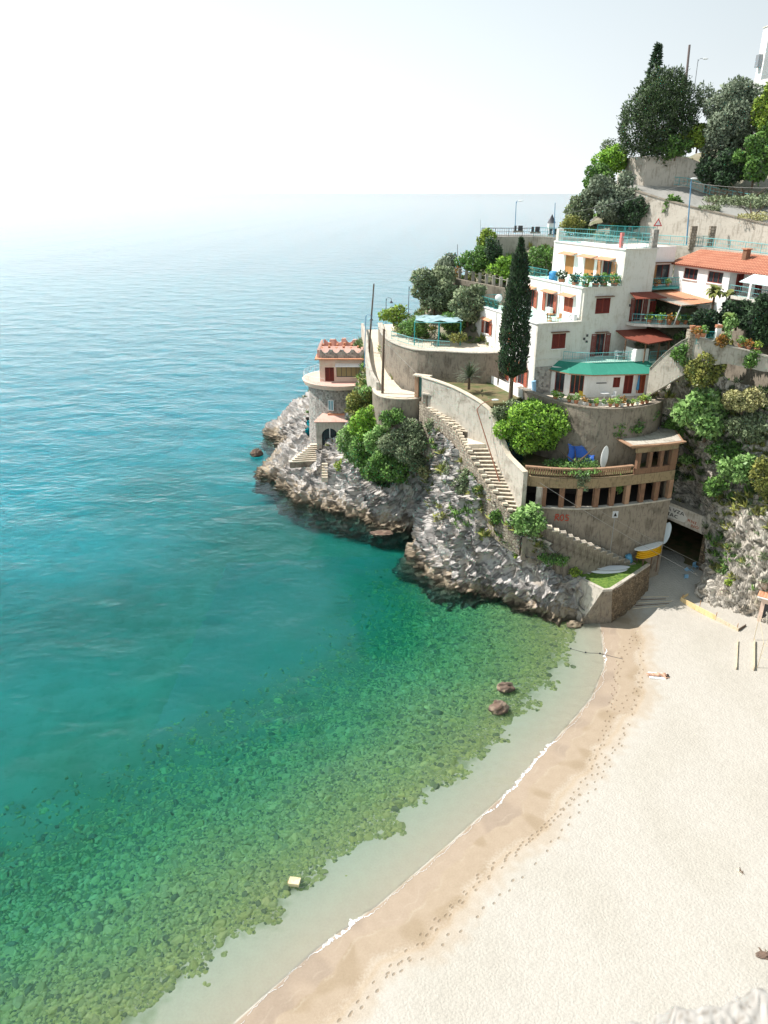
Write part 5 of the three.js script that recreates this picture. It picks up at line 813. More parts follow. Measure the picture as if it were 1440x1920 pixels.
{
  const k = px(1033, 432, -104), g = group('kiosk', 'little white kiosk with steep dark pointed roof on the street', 'kiosk', [k.x, k.y, k.z]); mesh('body', box(-0.4, 0, -0.4, 0.4, 0.9, 0.4), M.white, g); const c = new THREE.ConeGeometry(0.65, 1.1, 4); c.rotateY(Math.PI / 4); c.translate(0, 1.45, 0); mesh('roof', c, M.darkMetal, g);
  for (const [x, y, lab] of [[971, 428, 'dark block planter on the street left of the others'], [1003, 430, 'dark block planter in the middle of the street edge'], [1037, 434, 'dark block planter below the pointed kiosk']]) { const p = px(x, y, -103.6), q = group('street_barrier', lab, 'barrier', [p.x, p.y - 0.3, p.z]); for (const a of [-0.45, 0.05, 0.35]) mesh('block', box(a, 0, -0.15, a + 0.26, 0.62, 0.15), M.darkMetal, q); mesh('base', box(-0.6, -0.2, -0.2, 0.75, -0.003, 0.2), M.concrete, q); }
  // triangular warning sign
  const s = px(1231, 437, -97), sg = group('warning_sign', 'triangular red and white warning sign on the street', 'sign', [s.x, s.y - 1.2, s.z]); mesh('post', rod(V(0, 0, 0), V(0, 2.4, 0), 0.035), M.metal, sg); const tri = (r, z) => { const a = new THREE.Shape([[-r * 0.87, -r / 2], [r * 0.87, -r / 2], [0, r]].map(([x, y]) => new THREE.Vector2(x, y))); const e = new THREE.ExtrudeGeometry(a, { depth: 0.03, bevelEnabled: false }); e.translate(0, 2.3, z); return e; }; const pl = mesh('plate', tri(0.62, 0.04), std([0.6, 0.06, 0.05], 0.5), sg); mesh('plate_centre', tri(0.38, 0.06), M.whitePaint, pl);
  // gate pillars above the tiled house
  const gp = px(1312, 468, -92.5), gg = group('gate_pillars', 'pair of rough stone gate pillars with a teal gate on the street', 'gate', [gp.x, gp.y, gp.z], -0.1); for (const x of [-1.35, 0.75]) mesh('pillar', box(x, 0, -0.3, x + 0.65, 2.6, 0.3), M.stone, gg); mesh('gate', railGeo([V(-0.68, 0, 0), V(0.73, 0, 0)], 1.5, 0.14), M.teal, gg);
  // cables
  const cab = (label, a, b, sag, r = 0.018) => { const pts = []; for (let i = 0; i <= 12; i++) { const t = i / 12, p = a.clone().lerp(b, t); p.y -= sag * 0.5 * 4 * t * (1 - t); pts.push(p); } tag(mesh('cable', tube(pts, r * 0.55, 24, 4), M.cable), label, 'cable'); };
  cab('slack cable from the bathing house wall to the boats', px(1012, 905, -67.2), px(1320, 1085, -67.8), 0.5, 0.03); cab('thin cable above the kayak stack toward the tunnel', px(1120, 955, -67.5), px(1320, 1060, -69), 0.3, 0.02);
  cab('long cable running down along the staircase from the gateway', px(722, 640, -86), px(894, 800, -74.3), 0.6, 0.025); cab('overhead cable across the upper road wall', px(1060, 400, -108), px(1297, 342, -95), 0.5, 0.02); cab('overhead cable from the blue lamp post to the right', px(1297, 342, -95), px(1450, 352, -85), 0.4, 0.025); cab('fine overhead cable from the dark pole to the terrace garden', px(701, 535, -99), px(858, 460, -108), 0.6, 0.014);
}
// white building high on the right
{
  const p = px(1432, 150, -125), g = group('white_tower', 'slim white tower building against the sky at the top right', 'building', [p.x, p.y, p.z]); mesh('tower', box(-0.9, -1, -1, 2.2, 6.6, 1), M.white, g); mesh('annex', box(-1.5, 1.6, -0.5, -0.903, 3.2, 0.5), M.metal, g); mesh('window', box(-0.3, 3.2, 1.003, 0.3, 4.4, 1.05), M.glassDark, g); mesh('cap', box(-1.0, 6.602, -1.1, 2.3, 6.75, 1.1), M.whiteOld, g);
  wall('hilltop_wall', 'curved pale wall below the white tower at the top right', [px(1385, 168, -122), px(1410, 158, -120), px(1440, 148, -118), px(1500, 140, -115)], [45, 45, 45, 45], 0.5, M.white, 1, { smooth: 14 });
}
// ---------------------------------------------------------------- vegetation
const PAL = {
  olive: [[0.175, 0.228, 0.114], [0.35, 0.411, 0.228], [0.0963, 0.14, 0.0613]], grey: [[0.158, 0.21, 0.131], [0.333, 0.385, 0.263], [0.0875, 0.123, 0.0788]], dark: [[0.027, 0.0675, 0.024], [0.06, 0.128, 0.042], [0.015, 0.036, 0.015]],
  green: [[0.0875, 0.21, 0.035], [0.193, 0.35, 0.0613], [0.0438, 0.105, 0.0245]], bright: [[0.175, 0.367, 0.0262], [0.333, 0.542, 0.0525], [0.07, 0.175, 0.021]], lime: [[0.20, 0.31, 0.03], [0.38, 0.48, 0.06], [0.09, 0.17, 0.02]],
  pine: [[0.035, 0.075, 0.022], [0.085, 0.14, 0.036], [0.014, 0.034, 0.012]], cypress: [[0.0156, 0.0468, 0.013], [0.039, 0.091, 0.0234], [0.0078, 0.0234, 0.0078]], yellow: [[0.16, 0.20, 0.04], [0.40, 0.38, 0.08], [0.09, 0.13, 0.03]], fresh: [[0.175, 0.333, 0.0788], [0.385, 0.578, 0.193], [0.07, 0.158, 0.035]], orange: [[0.10, 0.16, 0.03], [0.62, 0.22, 0.03], [0.08, 0.14, 0.03]], straw: [[0.525, 0.473, 0.228], [0.385, 0.403, 0.158], [0.245, 0.263, 0.105]],
};
function leafSoup(pts, size, pal, o = {}) { // pts: [pos, outward]; each leaf a small folded diamond
  const n = pts.length, pos = new Float32Array(n * 18), nor = new Float32Array(n * 18), col = new Float32Array(n * 18), q = new THREE.Quaternion(), a = V(), b = V(), c = V(), up = V();
  pts.forEach(([p, out], i) => {
    const s = 1.12 * size * rr(0.6, 1.45), asp = o.aspect || 0.62;
    a.set(rr(-1, 1), rr(-1, 1), rr(-1, 1)).addScaledVector(out, o.out ?? 0.7); if (o.rise) a.y += o.rise; a.normalize();            // leaf axis
    b.set(rr(-1, 1), rr(-0.3, 1), rr(-1, 1)).addScaledVector(out, 0.6); c.crossVectors(a, b).normalize(); up.crossVectors(c, a).normalize();
    const t = p.clone().addScaledVector(a, s), m = p.clone().addScaledVector(a, s * 0.5), l = m.clone().addScaledVector(c, s * asp * 0.5).addScaledVector(up, s * 0.12), r = m.clone().addScaledVector(c, -s * asp * 0.5).addScaledVector(up, s * 0.12);
    const N = up.clone().multiplyScalar(0.7).addScaledVector(out, 0.7).normalize();
    const gn = V().crossVectors(V().subVectors(r, p), V().subVectors(t, p)), flip = gn.dot(N) < 0;
    (flip ? [p, t, r, p, l, t] : [p, r, t, p, t, l]).forEach((v, k) => { const j = i * 18 + k * 3; pos[j] = v.x; pos[j + 1] = v.y; pos[j + 2] = v.z; nor[j] = N.x; nor[j + 1] = N.y; nor[j + 2] = N.z; });
    const z = rnd(), w = n3(p.x * 0.9, p.y * 0.9, p.z * 0.9) * 0.5 + 0.5; let k = mix3(pal[0], pal[1], clamp(0.55 * w + 0.6 * z - 0.15)); if (z < 0.2) k = mix3(k, pal[2], 0.7);
    for (let v = 0; v < 6; v++) for (let e = 0; e < 3; e++) col[i * 18 + v * 3 + e] = k[e];
  });
  const g = new THREE.BufferGeometry(); g.setAttribute('position', new THREE.BufferAttribute(pos, 3)); g.setAttribute('normal', new THREE.BufferAttribute(nor, 3)); g.setAttribute('color', new THREE.BufferAttribute(col, 3)); return g;
}
function lobesOf(rx, ry, rz, k, spread = 0.62, tight = false) { const l = [[rr(-0.12, 0.12) * rx, rr(-0.12, 0.05) * ry, 0, rx * 0.56, ry * 0.56, rz * 0.56]]; for (let i = 0; i < k; i++) { const a = i * 2.4 + rr(-0.4, 0.4), h = 1 - 2 * (i + 0.5) / k, r = Math.sqrt(1 - h * h), f = tight ? rr(0.27, 0.4) : rr(0.2, 0.46), e = tight ? rr(0.92, 1.08) : rr(0.7, 1.42); l.push([Math.cos(a) * r * rx * spread * e, h * ry * spread * e, Math.sin(a) * r * rz * spread, rx * f, ry * f * rr(0.75, 1.1), rz * f]); } return l; }
function lobePoints(lobes, n) {
  const w = lobes.map((l) => l[3] * l[4] + l[4] * l[5] + l[3] * l[5]), W = w.reduce((a, b) => a + b), out = []; let guard = 0;
  while (out.length < n && guard++ < n * 6) {
    let t = rnd() * W, k = 0; while (t > w[k] && k < w.length - 1) t -= w[k++];
    const L = lobes[k], d = V(rr(-1, 1), rr(-1, 1), rr(-1, 1)); if (d.lengthSq() > 1 || d.lengthSq() < 0.01) continue; d.normalize();
    const rad = (rnd() < 0.08 ? rr(1, 1.3) : 1) - 0.42 * Math.pow(rnd(), 2.0) + 0.10 * n3(L[0] + d.x * 2.2, L[1] + d.y * 2.2, L[2] + d.z * 2.2), p = V(L[0] + d.x * L[3] * rad, L[1] + d.y * L[4] * rad, L[2] + d.z * L[5] * rad);
    if (lobes.some((m, j) => j !== k && ((p.x - m[0]) / m[3]) ** 2 + ((p.y - m[1]) / m[4]) ** 2 + ((p.z - m[2]) / m[5]) ** 2 < 0.45)) continue;
    out.push([p, d.clone().multiply(V(1 / L[3], 1 / L[4], 1 / L[5])).normalize()]);
  }
  return out;
}
function limbs(h, r, reach, k) { // trunk with a few boughs
  const l = [cyl(r, r * 0.6, V(0, -0.25, 0), V(rr(-0.1, 0.1) * h, h, rr(-0.1, 0.1) * h), 8)]; for (let i = 0; i < k; i++) { const a = i * 2.4, y = h * rr(0.45, 0.95); l.push(cyl(r * 0.5, r * 0.15, V(0, y, 0), V(Math.cos(a) * reach * 0.7, y + reach * rr(0.4, 0.9), Math.sin(a) * reach * 0.7), 6)); } return l;
}
const depthOf = (p) => -ST * (p.y - EYE) - CT * p.z;
let plantSeed = 100;
// a tree or bush whose crown fills the given outline of the photograph at depth z
function plant(name, label, cx, cy, z, rw, rh, pal, o = {}) {
  seedRnd(plantSeed++);
  const c = px(cx, cy, z), s = depthOf(c) / LENS, rx = rw * s, ry = rh * s, rz = Math.min(rx * (o.deep || 0.9), 4.5), base = V(c.x, c.y - ry * (o.foot ?? 0.95), c.z);
  const g = group(name, label, o.cat || (/tree|pine/.test(name) ? 'tree' : 'bush'), [base.x, base.y, base.z], 0, o.group);
  const lob = lobesOf(rx, ry, rz, o.lobes || 9, o.spread || 0.62, o.tight), dy = c.y - base.y; for (const l of lob) l[1] += dy;
  const pts = lobePoints(lob, Math.round(clamp(2.0 * (o.n || 1.9) * rw * rh, 400, 22000)));
  mesh(/tree|pine/.test(name) ? 'crown' : 'foliage', leafSoup(pts, o.leaf || 0.30, PAL[pal], o), leafMat, g);
  mesh(/tree|pine/.test(name) ? 'trunk' : 'stem', limbs(dy * 0.8 + 0.2, o.trunk || Math.max(0.06, rx * 0.05), rx * 0.8, 5), M.bark, g);
  return g;
}
// --- garden and slopes on the left
plant('olive_tree', 'large bushy olive tree behind the pergola garden, against the sea', 815, 546, -97, 50, 44, 'olive', { leaf: 0.32 });
plant('olive_tree', 'pale olive tree between the pergola garden and the white house', 878, 572, -92, 44, 38, 'olive', { leaf: 0.3 });
plant('small_tree', 'thin grey-green tree top behind the large olive against the sea', 836, 502, -102, 24, 26, 'grey', { leaf: 0.26 });
plant('flowering_bush', 'bush with red flowers at the corner of the upper terrace garden', 855, 512, -100, 14, 14, 'orange', { leaf: 0.14, n: 1.2 });
plant('topiary_tree', 'dark green clipped tree on the terrace left of the cypress', 926, 470, -97, 18, 28, 'dark', { leaf: 0.24 });
plant('bush', 'yellow-green climbing bush at the left end of the lookout street', 912, 452, -101, 16, 30, 'lime', { leaf: 0.28 });
plant('bush', 'leafy green bush on the terrace below the dark clipped tree', 890, 490, -98, 36, 24, 'green', { leaf: 0.28 });
plant('bush', 'bright green bush right under the lookout wall', 950, 505, -96, 34, 26, 'bright', { leaf: 0.28 });
plant('vine', 'tangle of vines on the wires behind the roof of the white house', 1010, 482, -98, 38, 26, 'green', { leaf: 0.26, n: 1.2 });
plant('vine', 'sparse vines below the street wall left of the upper storey', 1015, 515, -97.5, 28, 18, 'olive', { leaf: 0.24, n: 1.2 });
plant('vine', 'lime green vine over the left end of the pergola', 738, 592, -95, 26, 17, 'lime', { leaf: 0.28 });
plant('bush', 'green shrub in the shade under the pergola', 775, 612, -92.5, 36, 16, 'green', { leaf: 0.24 });
plant('bush', 'small pale shrub on the paving beside the pergola', 860, 633, -88, 18, 8, 'yellow', { leaf: 0.2 });
plant('bush', 'dark shrub under the olive tree next to the white house', 850, 602, -92.5, 30, 20, 'green', { leaf: 0.26 });
// --- slope below the upper road
plant('bush', 'big grey-green bush below the bend of the upper road', 1148, 375, -107.5, 56, 50, 'grey', { leaf: 0.34 });
plant('bush', 'dark bush against the left end of the road wall', 1188, 398, -105, 32, 34, 'dark', { leaf: 0.32 });
plant('bush', 'yellow-green bush on the left skyline of the slope', 1090, 395, -109, 30, 34, 'olive', { leaf: 0.32 });
plant('bush', 'leafy bush high on the slope left of the road bend', 1118, 340, -112, 28, 30, 'green', { leaf: 0.32 });
plant('bush', 'sunlit bush at the top of the slope under the pine', 1150, 300, -114, 34, 30, 'bright', { leaf: 0.32 });
plant('bush', 'low scrub on the seaward foot of the slope behind the street', 1075, 422, -107, 26, 18, 'yellow', { leaf: 0.28 });
plant('small_tree', 'feathery grey sapling on the skyline left of the pine', 1138, 275, -116, 14, 16, 'grey', { leaf: 0.24, n: 1.2 });
// --- trees above the upper road
plant('pine_tree', 'big dark rounded pine on the wall above the road bend', 1238, 220, -111, 74, 84, 'pine', { leaf: 0.36, lobes: 30, spread: 0.66, tight: true, n: 4.0, rise: 0.6, aspect: 0.34 });
plant('bush', 'dark green bush at the right foot of the big pine', 1268, 275, -109, 30, 22, 'green', { leaf: 0.28 });
plant('small_tree', 'yellow-green tree between the pine and the olive trees', 1310, 255, -109, 36, 27, 'lime', { leaf: 0.3 });
plant('small_tree', 'airy sapling against the sky beside the lamp post', 1324, 180, -115, 20, 24, 'grey', { leaf: 0.26, n: 0.9 });
plant('olive_tree', 'tall silvery olive tree on the bank above the upper road', 1375, 228, -108, 58, 76, 'grey', { leaf: 0.34, lobes: 15 });
plant('tree', 'dark leafy tree below the silvery olive on the bank', 1362, 318, -105.5, 44, 42, 'dark', { leaf: 0.34 });
plant('tree', 'broad green tree at the right edge above the road', 1420, 296, -103, 40, 52, 'green', { leaf: 0.36 });
plant('tree', 'bright lime tree cut by the right edge of the view', 1440, 208, -104, 24, 60, 'lime', { leaf: 0.36 });
plant('ivy', 'clump of ivy hanging on the weathered road wall', 1262, 393, -101.6, 20, 26, 'green', { leaf: 0.3, deep: 0.35 });
plant('bush', 'weedy growth on the bank right of the upper road', 1400, 378, -101, 60, 12, 'olive', { leaf: 0.26 });
{ // spire conifer behind the pine
  seedRnd(7); const b = px(1216, 200, -116), t = px(1222, 82, -116), h = t.y - b.y, g = group('spruce_tree', 'slender dark conifer spire rising behind the big pine', 'tree', [b.x, b.y, b.z]), pts = [];
  for (let i = 0; i < 2600; i++) { const u = Math.pow(rnd(), 0.8), y = h * u, tier = 0.75 + 0.35 * Math.sin(u * 46 + Math.sin(u * 9)), r = (1 - u) * 2.1 * tier * rr(0.25, 1) + 0.06, a = rnd() * TP; pts.push([V(Math.cos(a) * r + u * 0.3, y - r * 0.25, Math.sin(a) * r), V(Math.cos(a), -0.1, Math.sin(a))]); }
  mesh('crown', leafSoup(pts, 0.42, PAL.dark, { aspect: 0.25, out: 1.4 }), leafMat, g); mesh('trunk', cyl(0.22, 0.03, V(0, -7, 0), V(0.3, h, 0), 7), M.bark, g);
}
{ // cypress in front of the house
  seedRnd(11); const b = px(957, 748, -76), t = px(976, 450, -76.4), h = t.y - b.y, g = group('cypress_tree', 'tall narrow dark cypress in front of the white house', 'tree', [b.x, b.y, b.z]), pts = [];
  const prof = (u) => 1.55 * Math.pow(Math.sin(Math.PI * clamp(0.10 + 0.62 * (1 - u))), 0.9) * (u > 0.9 ? (1 - u) / 0.1 * 0.6 + 0.06 : 1) * (1 - 0.38 * u) * sstep(0, 0.07, u);
  for (let i = 0; i < 15000; i++) { const u = rnd(), a = rnd() * TP, lump = 1 + 0.20 * n3(Math.cos(a) * 1.4, u * 9, Math.sin(a) * 1.4) + 0.10 * n3(Math.cos(a) * 4, u * 30, Math.sin(a) * 4), r = prof(u) * lump * (1 - 0.3 * Math.pow(rnd(), 2)), y = h * (0.13 + 0.87 * u); pts.push([V(Math.cos(a) * r, y, Math.sin(a) * r), V(Math.cos(a), 0.25, Math.sin(a))]); }
  mesh('crown', leafSoup(pts, 0.30, PAL.cypress, { aspect: 0.32, out: 0.35, rise: 1.6 }), leafMat, g); mesh('trunk', cyl(0.24, 0.06, V(0, -0.8, 0), V(0, h * 0.8, 0), 9), M.bark, g);
}
// --- below the house
plant('citrus_tree', 'round bright green citrus tree above the bathing house terrace', 992, 796, -73.2, 58, 50, 'bright', { leaf: 0.26, lobes: 16, n: 2.4 });
plant('bush', 'pale feathery bush left of the round citrus tree', 946, 786, -75.2, 32, 32, 'olive', { leaf: 0.22 });
plant('bush', 'dark greenery on the slope behind the upper brick room', 1165, 800, -73.3, 52, 20, 'green', { leaf: 0.26 }); plant('bush', 'shaded greenery at the right end of the terrace wall', 1205, 775, -75, 30, 18, 'green', { leaf: 0.26 });
plant('weeds', 'weeds along the overgrown terrace under the blue tarpaulin', 1080, 870, -70.4, 62, 8, 'green', { leaf: 0.2 });
plant('vine', 'creeper hanging from the balustrade of the bathing house', 1092, 900, -68.3, 14, 20, 'olive', { leaf: 0.2, deep: 0.3 }); plant('vine', 'second creeper on the wall band below the upper brick room', 1160, 908, -69.4, 10, 16, 'green', { leaf: 0.2, deep: 0.3 });
plant('vine', 'dark ivy between the bathing house and the tunnel', 1232, 985, -72.6, 14, 34, 'dark', { leaf: 0.24, deep: 0.4 });
// --- headland cliff
plant('bush', 'yellow-flowered bush under the footpath parapet', 678, 772, -88.6, 30, 44, 'yellow', { leaf: 0.26 }); plant('bush', 'sunlit green ivy on the cliff below the parapet', 664, 828, -91.5, 28, 52, 'fresh', { leaf: 0.26 });
plant('bush', 'deep green bush low on the cliff under the rounded wall', 704, 856, -85.6, 44, 52, 'green', { leaf: 0.28 }); plant('bush', 'twiggy grey-green bush against the rounded platform wall', 757, 832, -81.6, 38, 46, 'olive', { leaf: 0.26 }); plant('bush', 'dark ivy hanging at the foot of the cliff bushes', 716, 893, -86.4, 30, 24, 'dark', { leaf: 0.26 }); plant('bush', 'leafy bush on top of the rounded wall by the villa', 690, 738, -89, 22, 18, 'fresh', { leaf: 0.24 });
plant('bush', 'yellow-green grass clump on the rocks beside the stairs', 842, 882, -77.4, 20, 24, 'lime', { leaf: 0.3, aspect: 0.15, rise: 0.8 }); plant('bush', 'green tuft on the stair foundation near the gateway', 828, 822, -81, 13, 18, 'green', { leaf: 0.24 }); plant('bush', 'small tuft on the rocks under the upper stairs', 800, 838, -83.6, 18, 12, 'lime', { leaf: 0.22 });
plant('vine', 'trailing plant down the stair foundation', 905, 962, -71.4, 13, 38, 'green', { leaf: 0.22, deep: 0.4 }); plant('vine', 'round tuft below the trailing plant on the rocks', 908, 1000, -70.6, 14, 14, 'lime', { leaf: 0.2 });
plant('fig_bush', 'light green fig bush at the turn of the lower stairs', 988, 978, -66.4, 30, 27, 'fresh', { foot: 0.7, leaf: 0.34, aspect: 0.6, n: 1.4 }); plant('weeds', 'low green weeds on the ledge under the stepped wall', 1035, 1046, -66.4, 36, 9, 'green', { leaf: 0.2 }); plant('weeds', 'lime tuft on the rock face below the stepped wall', 972, 1035, -68.2, 10, 18, 'lime', { leaf: 0.18 }); plant('weeds', 'bright weeds at the corner of the grassy bastion', 1078, 1072, -66.2, 12, 8, 'lime', { leaf: 0.18 });
// --- right cliff
plant('bush', 'mixed flowering bush hanging over the flower terrace wall', 1322, 690, -71.8, 42, 42, 'yellow', { leaf: 0.26, n: 1.6 }); plant('fig_tree', 'large light green fig spreading over the cliff face', 1330, 772, -72.4, 60, 58, 'fresh', { leaf: 0.42, aspect: 0.65, n: 1.1 }); plant('bush', 'green bush just under the corner of the flower terrace', 1292, 665, -72.8, 26, 30, 'green', { leaf: 0.26 });
plant('fig_bush', 'light green fig bush lower on the right cliff', 1395, 878, -67.6, 36, 30, 'fresh', { leaf: 0.36, aspect: 0.6, n: 1.3 }); plant('bush', 'yellow flowering bush at the right edge of the cliff', 1432, 890, -65.8, 26, 42, 'yellow', { leaf: 0.24 }); plant('bush', 'small tuft on the shaded rock over the tunnel', 1286, 862, -75.0, 14, 10, 'fresh', { leaf: 0.22 }); plant('bush', 'green bush on the ledge left of the lower fig', 1340, 912, -69.4, 24, 20, 'green', { leaf: 0.24 }); plant('bush', 'dark bushes in the crack beside the bathing house', 1255, 890, -74.4, 20, 40, 'dark', { leaf: 0.26 });
plant('bush', 'dry olive scrub on the cliff ledge below the grey wall', 1395, 752, -69.6, 44, 22, 'straw', { leaf: 0.24 }); plant('bush', 'green plant hanging down the grey retaining wall', 1412, 672, -69.6, 16, 18, 'green', { leaf: 0.22, deep: 0.4 }); plant('bush', 'small green tuft low on the sunlit cliff', 1366, 1092, -64.4, 8, 6, 'lime', { leaf: 0.16 });
plant('bush', 'dark leafy shrub at the right edge beside the tiled house', 1428, 605, -72, 34, 58, 'dark', { leaf: 0.34 }); plant('ivy', 'dark ivy curtain under the balcony of the tiled house', 1385, 588, -74.5, 44, 28, 'dark', { leaf: 0.3 }); plant('bush', 'shaded greenery behind the flower terrace gate', 1320, 605, -75, 26, 22, 'dark', { leaf: 0.28 });
plant('flowering_bush', 'orange flowering plant on the flower terrace wall', 1354, 640, -70.8, 10, 14, 'orange', { leaf: 0.2, n: 4 }); plant('bush', 'pale green potted shrub on the flower terrace', 1370, 605, -72, 12, 14, 'fresh', { leaf: 0.24 });
// --- palms, agave
function palm(label, cx, cy, z, rpx, n, col, o = {}) {
  seedRnd(plantSeed++); const c = px(cx, cy, z), s = depthOf(c) / LENS, R = rpx * s, h = o.h ?? 2.5, g = group(o.name || 'palm', label, o.cat || 'palm', [c.x, c.y - h, c.z]), pos = [], clr = [];
  for (let i = 0; i < n; i++) { const a = rnd() * TP, el = rr(o.el0 ?? 0.1, o.el1 ?? 1.3), L = R * rr(0.75, 1.1), w = o.w ?? 0.09, d = V(Math.cos(a), 0, Math.sin(a)), sd = V(-d.z, 0, d.x), seg = 6; let P = V(0, h, 0), prev = null; for (let k = 0; k <= seg; k++) { const t = k / seg, e = el - (o.droop ?? 1.5) * t * t, ww = w * Math.sin(Math.PI * (0.12 + 0.86 * t)) * (o.leafy ? 3 : 1), l = P.clone().addScaledVector(sd, ww).add(V(0, ww * 0.4, 0)), r = P.clone().addScaledVector(sd, -ww).add(V(0, ww * 0.4, 0)); if (prev) for (const tri of [[prev[0], prev[1], r], [prev[0], r, l]]) for (const v of tri) { pos.push(v.x, v.y, v.z); const m = mix3(col[0], col[1], rnd()); clr.push(...m); } prev = [l, r]; P = P.clone().addScaledVector(d, Math.cos(e) * L / seg).add(V(0, Math.sin(e) * L / seg, 0)); } }
  const q = new THREE.BufferGeometry(); q.setAttribute('position', new THREE.Float32BufferAttribute(pos, 3)); q.setAttribute('color', new THREE.Float32BufferAttribute(clr, 3)); q.computeVertexNormals(); mesh('fronds', q, leafMat, g); mesh('trunk', cyl(0.16, 0.11, V(0, -0.4, 0), V(0, h, 0), 8), M.bark, g); return g;
}
plant('bush', 'green bush spilling over the rim of the rounded platform wall', 735, 782, -82.2, 26, 16, 'green', { leaf: 0.24 }); plant('bush', 'tall green tuft at the foot of the upper flight of steps', 815, 800, -80.6, 16, 24, 'olive', { leaf: 0.24 }); plant('vine', 'green creeper over the sea side of the main stairs', 872, 905, -73.4, 18, 30, 'olive', { leaf: 0.24, deep: 0.5 }); plant('vine', 'creeper halfway down the main stair foundation', 935, 968, -69.2, 16, 18, 'green', { leaf: 0.22, deep: 0.5 }); plant('bush', 'low scrub on the rocks above the green cove', 800, 885, -81.6, 22, 14, 'straw', { leaf: 0.24 }); plant('bush', 'leafy scrub on the right cliff under the big fig', 1360, 845, -70.6, 34, 22, 'green', { leaf: 0.26 }); plant('bush', 'green scrub beside the big fig at the cliff edge', 1405, 800, -69.2, 36, 26, 'olive', { leaf: 0.28 }); plant('vine', 'ivy hanging down the shaded rock above the lintel', 1265, 800, -75.4, 24, 30, 'green', { leaf: 0.26, deep: 0.5 });
plant('bush', 'broad green ivy mass below the rounded platform wall', 735, 868, -82.6, 46, 36, 'green', { leaf: 0.26 }); plant('bush', 'bright green creeper left of the rounded platform wall', 690, 800, -86, 36, 48, 'bright', { leaf: 0.26, n: 1.6 }); plant('bush', 'mid green bush in the middle of the headland thicket', 722, 828, -83.6, 32, 46, 'fresh', { leaf: 0.26 }); plant('bush', 'grey scrub at the right end of the headland thicket', 782, 862, -81.9, 26, 30, 'olive', { leaf: 0.24 }); plant('bush', 'small lime bush at the left foot of the headland thicket', 640, 872, -95.6, 12, 14, 'lime', { leaf: 0.2 });
plant('weeds', 'weeds along the inner edge of the upper road', 1345, 377, -103.4, 40, 9, 'olive', { leaf: 0.24 }); plant('weeds', 'grassy fringe on the coping of the road wall, right part', 1410, 408, -93.6, 40, 7, 'straw', { leaf: 0.2 }); plant('weeds', 'grassy fringe on the coping of the road wall, left part', 1330, 391, -97.8, 30, 6, 'olive', { leaf: 0.2 }); plant('ivy', 'small ivy patch hanging beside the warning sign', 1215, 402, -104.2, 10, 18, 'green', { leaf: 0.24, deep: 0.4 });
palm('dark spiky yucca in the yard above the staircase', 880, 708, -79.5, 34, 70, [[0.04, 0.065, 0.03], [0.10, 0.13, 0.06]], { name: 'yucca', cat: 'plant', h: 0.9, el0: -0.1, el1: 1.5, droop: 0.8, w: 0.07 });
palm('yellowish small palm in front of the tiled house, left one', 1340, 552, -75.4, 24, 46, [[0.12, 0.16, 0.03], [0.30, 0.30, 0.06]], { h: 3.2, leafy: true, droop: 1.9 });
palm('slim small palm in front of the tiled house, right one', 1368, 555, -75.0, 16, 34, [[0.12, 0.16, 0.03], [0.28, 0.28, 0.06]], { h: 3.0, leafy: true, droop: 1.9 });
palm('broad-leaved banana plant on the flower terrace', 1367, 598, -72.2, 14, 14, [[0.13, 0.22, 0.03], [0.24, 0.34, 0.06]], { name: 'banana_plant', cat: 'plant', h: 1.2, leafy: true, w: 0.16 });
{ // weeds and tufts over the earth and the rock ledges
  seedRnd(900); const mk = (pal, k) => { const pts = []; for (let i = 0; i < 26; i++) { const a = rnd() * TP; pts.push([V(rr(-0.16, 0.16), 0, rr(-0.16, 0.16)), V(Math.cos(a) * 0.7, 0.7, Math.sin(a) * 0.7)]); } return leafSoup(pts, 0.34, PAL[pal], { aspect: 0.22, out: 1.2, rise: 0.5 }); };
  const kinds = [['green', 'low green weeds scattered over the slopes'], ['olive', 'grey-green scrub scattered over the slopes'], ['yellow', 'yellowish dry tufts scattered over the slopes']];
  kinds.forEach(([pal, lab], ki) => {
    const list = [];
    for (const [nm, n, ymin] of [['hillside', 1700, 6], ['rocky_headland', 150, 6.5], ['cliff', 330, 4]]) { const gm = scene.getObjectByName(nm).geometry, p = gm.attributes.position, nr = gm.attributes.normal; let t = 0, made = 0; while (made < n && t++ < n * 25) { const i = Math.floor(rnd() * p.count), x = p.getX(i), y = p.getY(i), z = p.getZ(i); if (y < ymin || n3(x * 0.22 + ki * 9, y * 0.22, z * 0.22) < (nm === 'hillside' ? -0.2 : 0.15) || (nm === 'cliff' && nr.getY(i) < 0.1)) continue; list.push([x, y, z]); made++; } }
    const im = new THREE.InstancedMesh(mk(pal, ki), leafMat, list.length), M4 = new THREE.Matrix4(), q = new THREE.Quaternion(), e = new THREE.Euler();
    list.forEach(([x, y, z], i) => { const s = rr(0.6, 2.0); e.set(rr(-0.3, 0.3), rnd() * TP, rr(-0.3, 0.3)); M4.compose(V(x, y - 0.03, z), q.setFromEuler(e), V(s, s * rr(0.7, 1.1), s)); im.setMatrixAt(i, M4); });
    im.name = numbered('ground_cover'); im.castShadow = im.receiveShadow = true; tag(im, lab, 'weeds', null, 'stuff'); scene.add(im);
  });
}
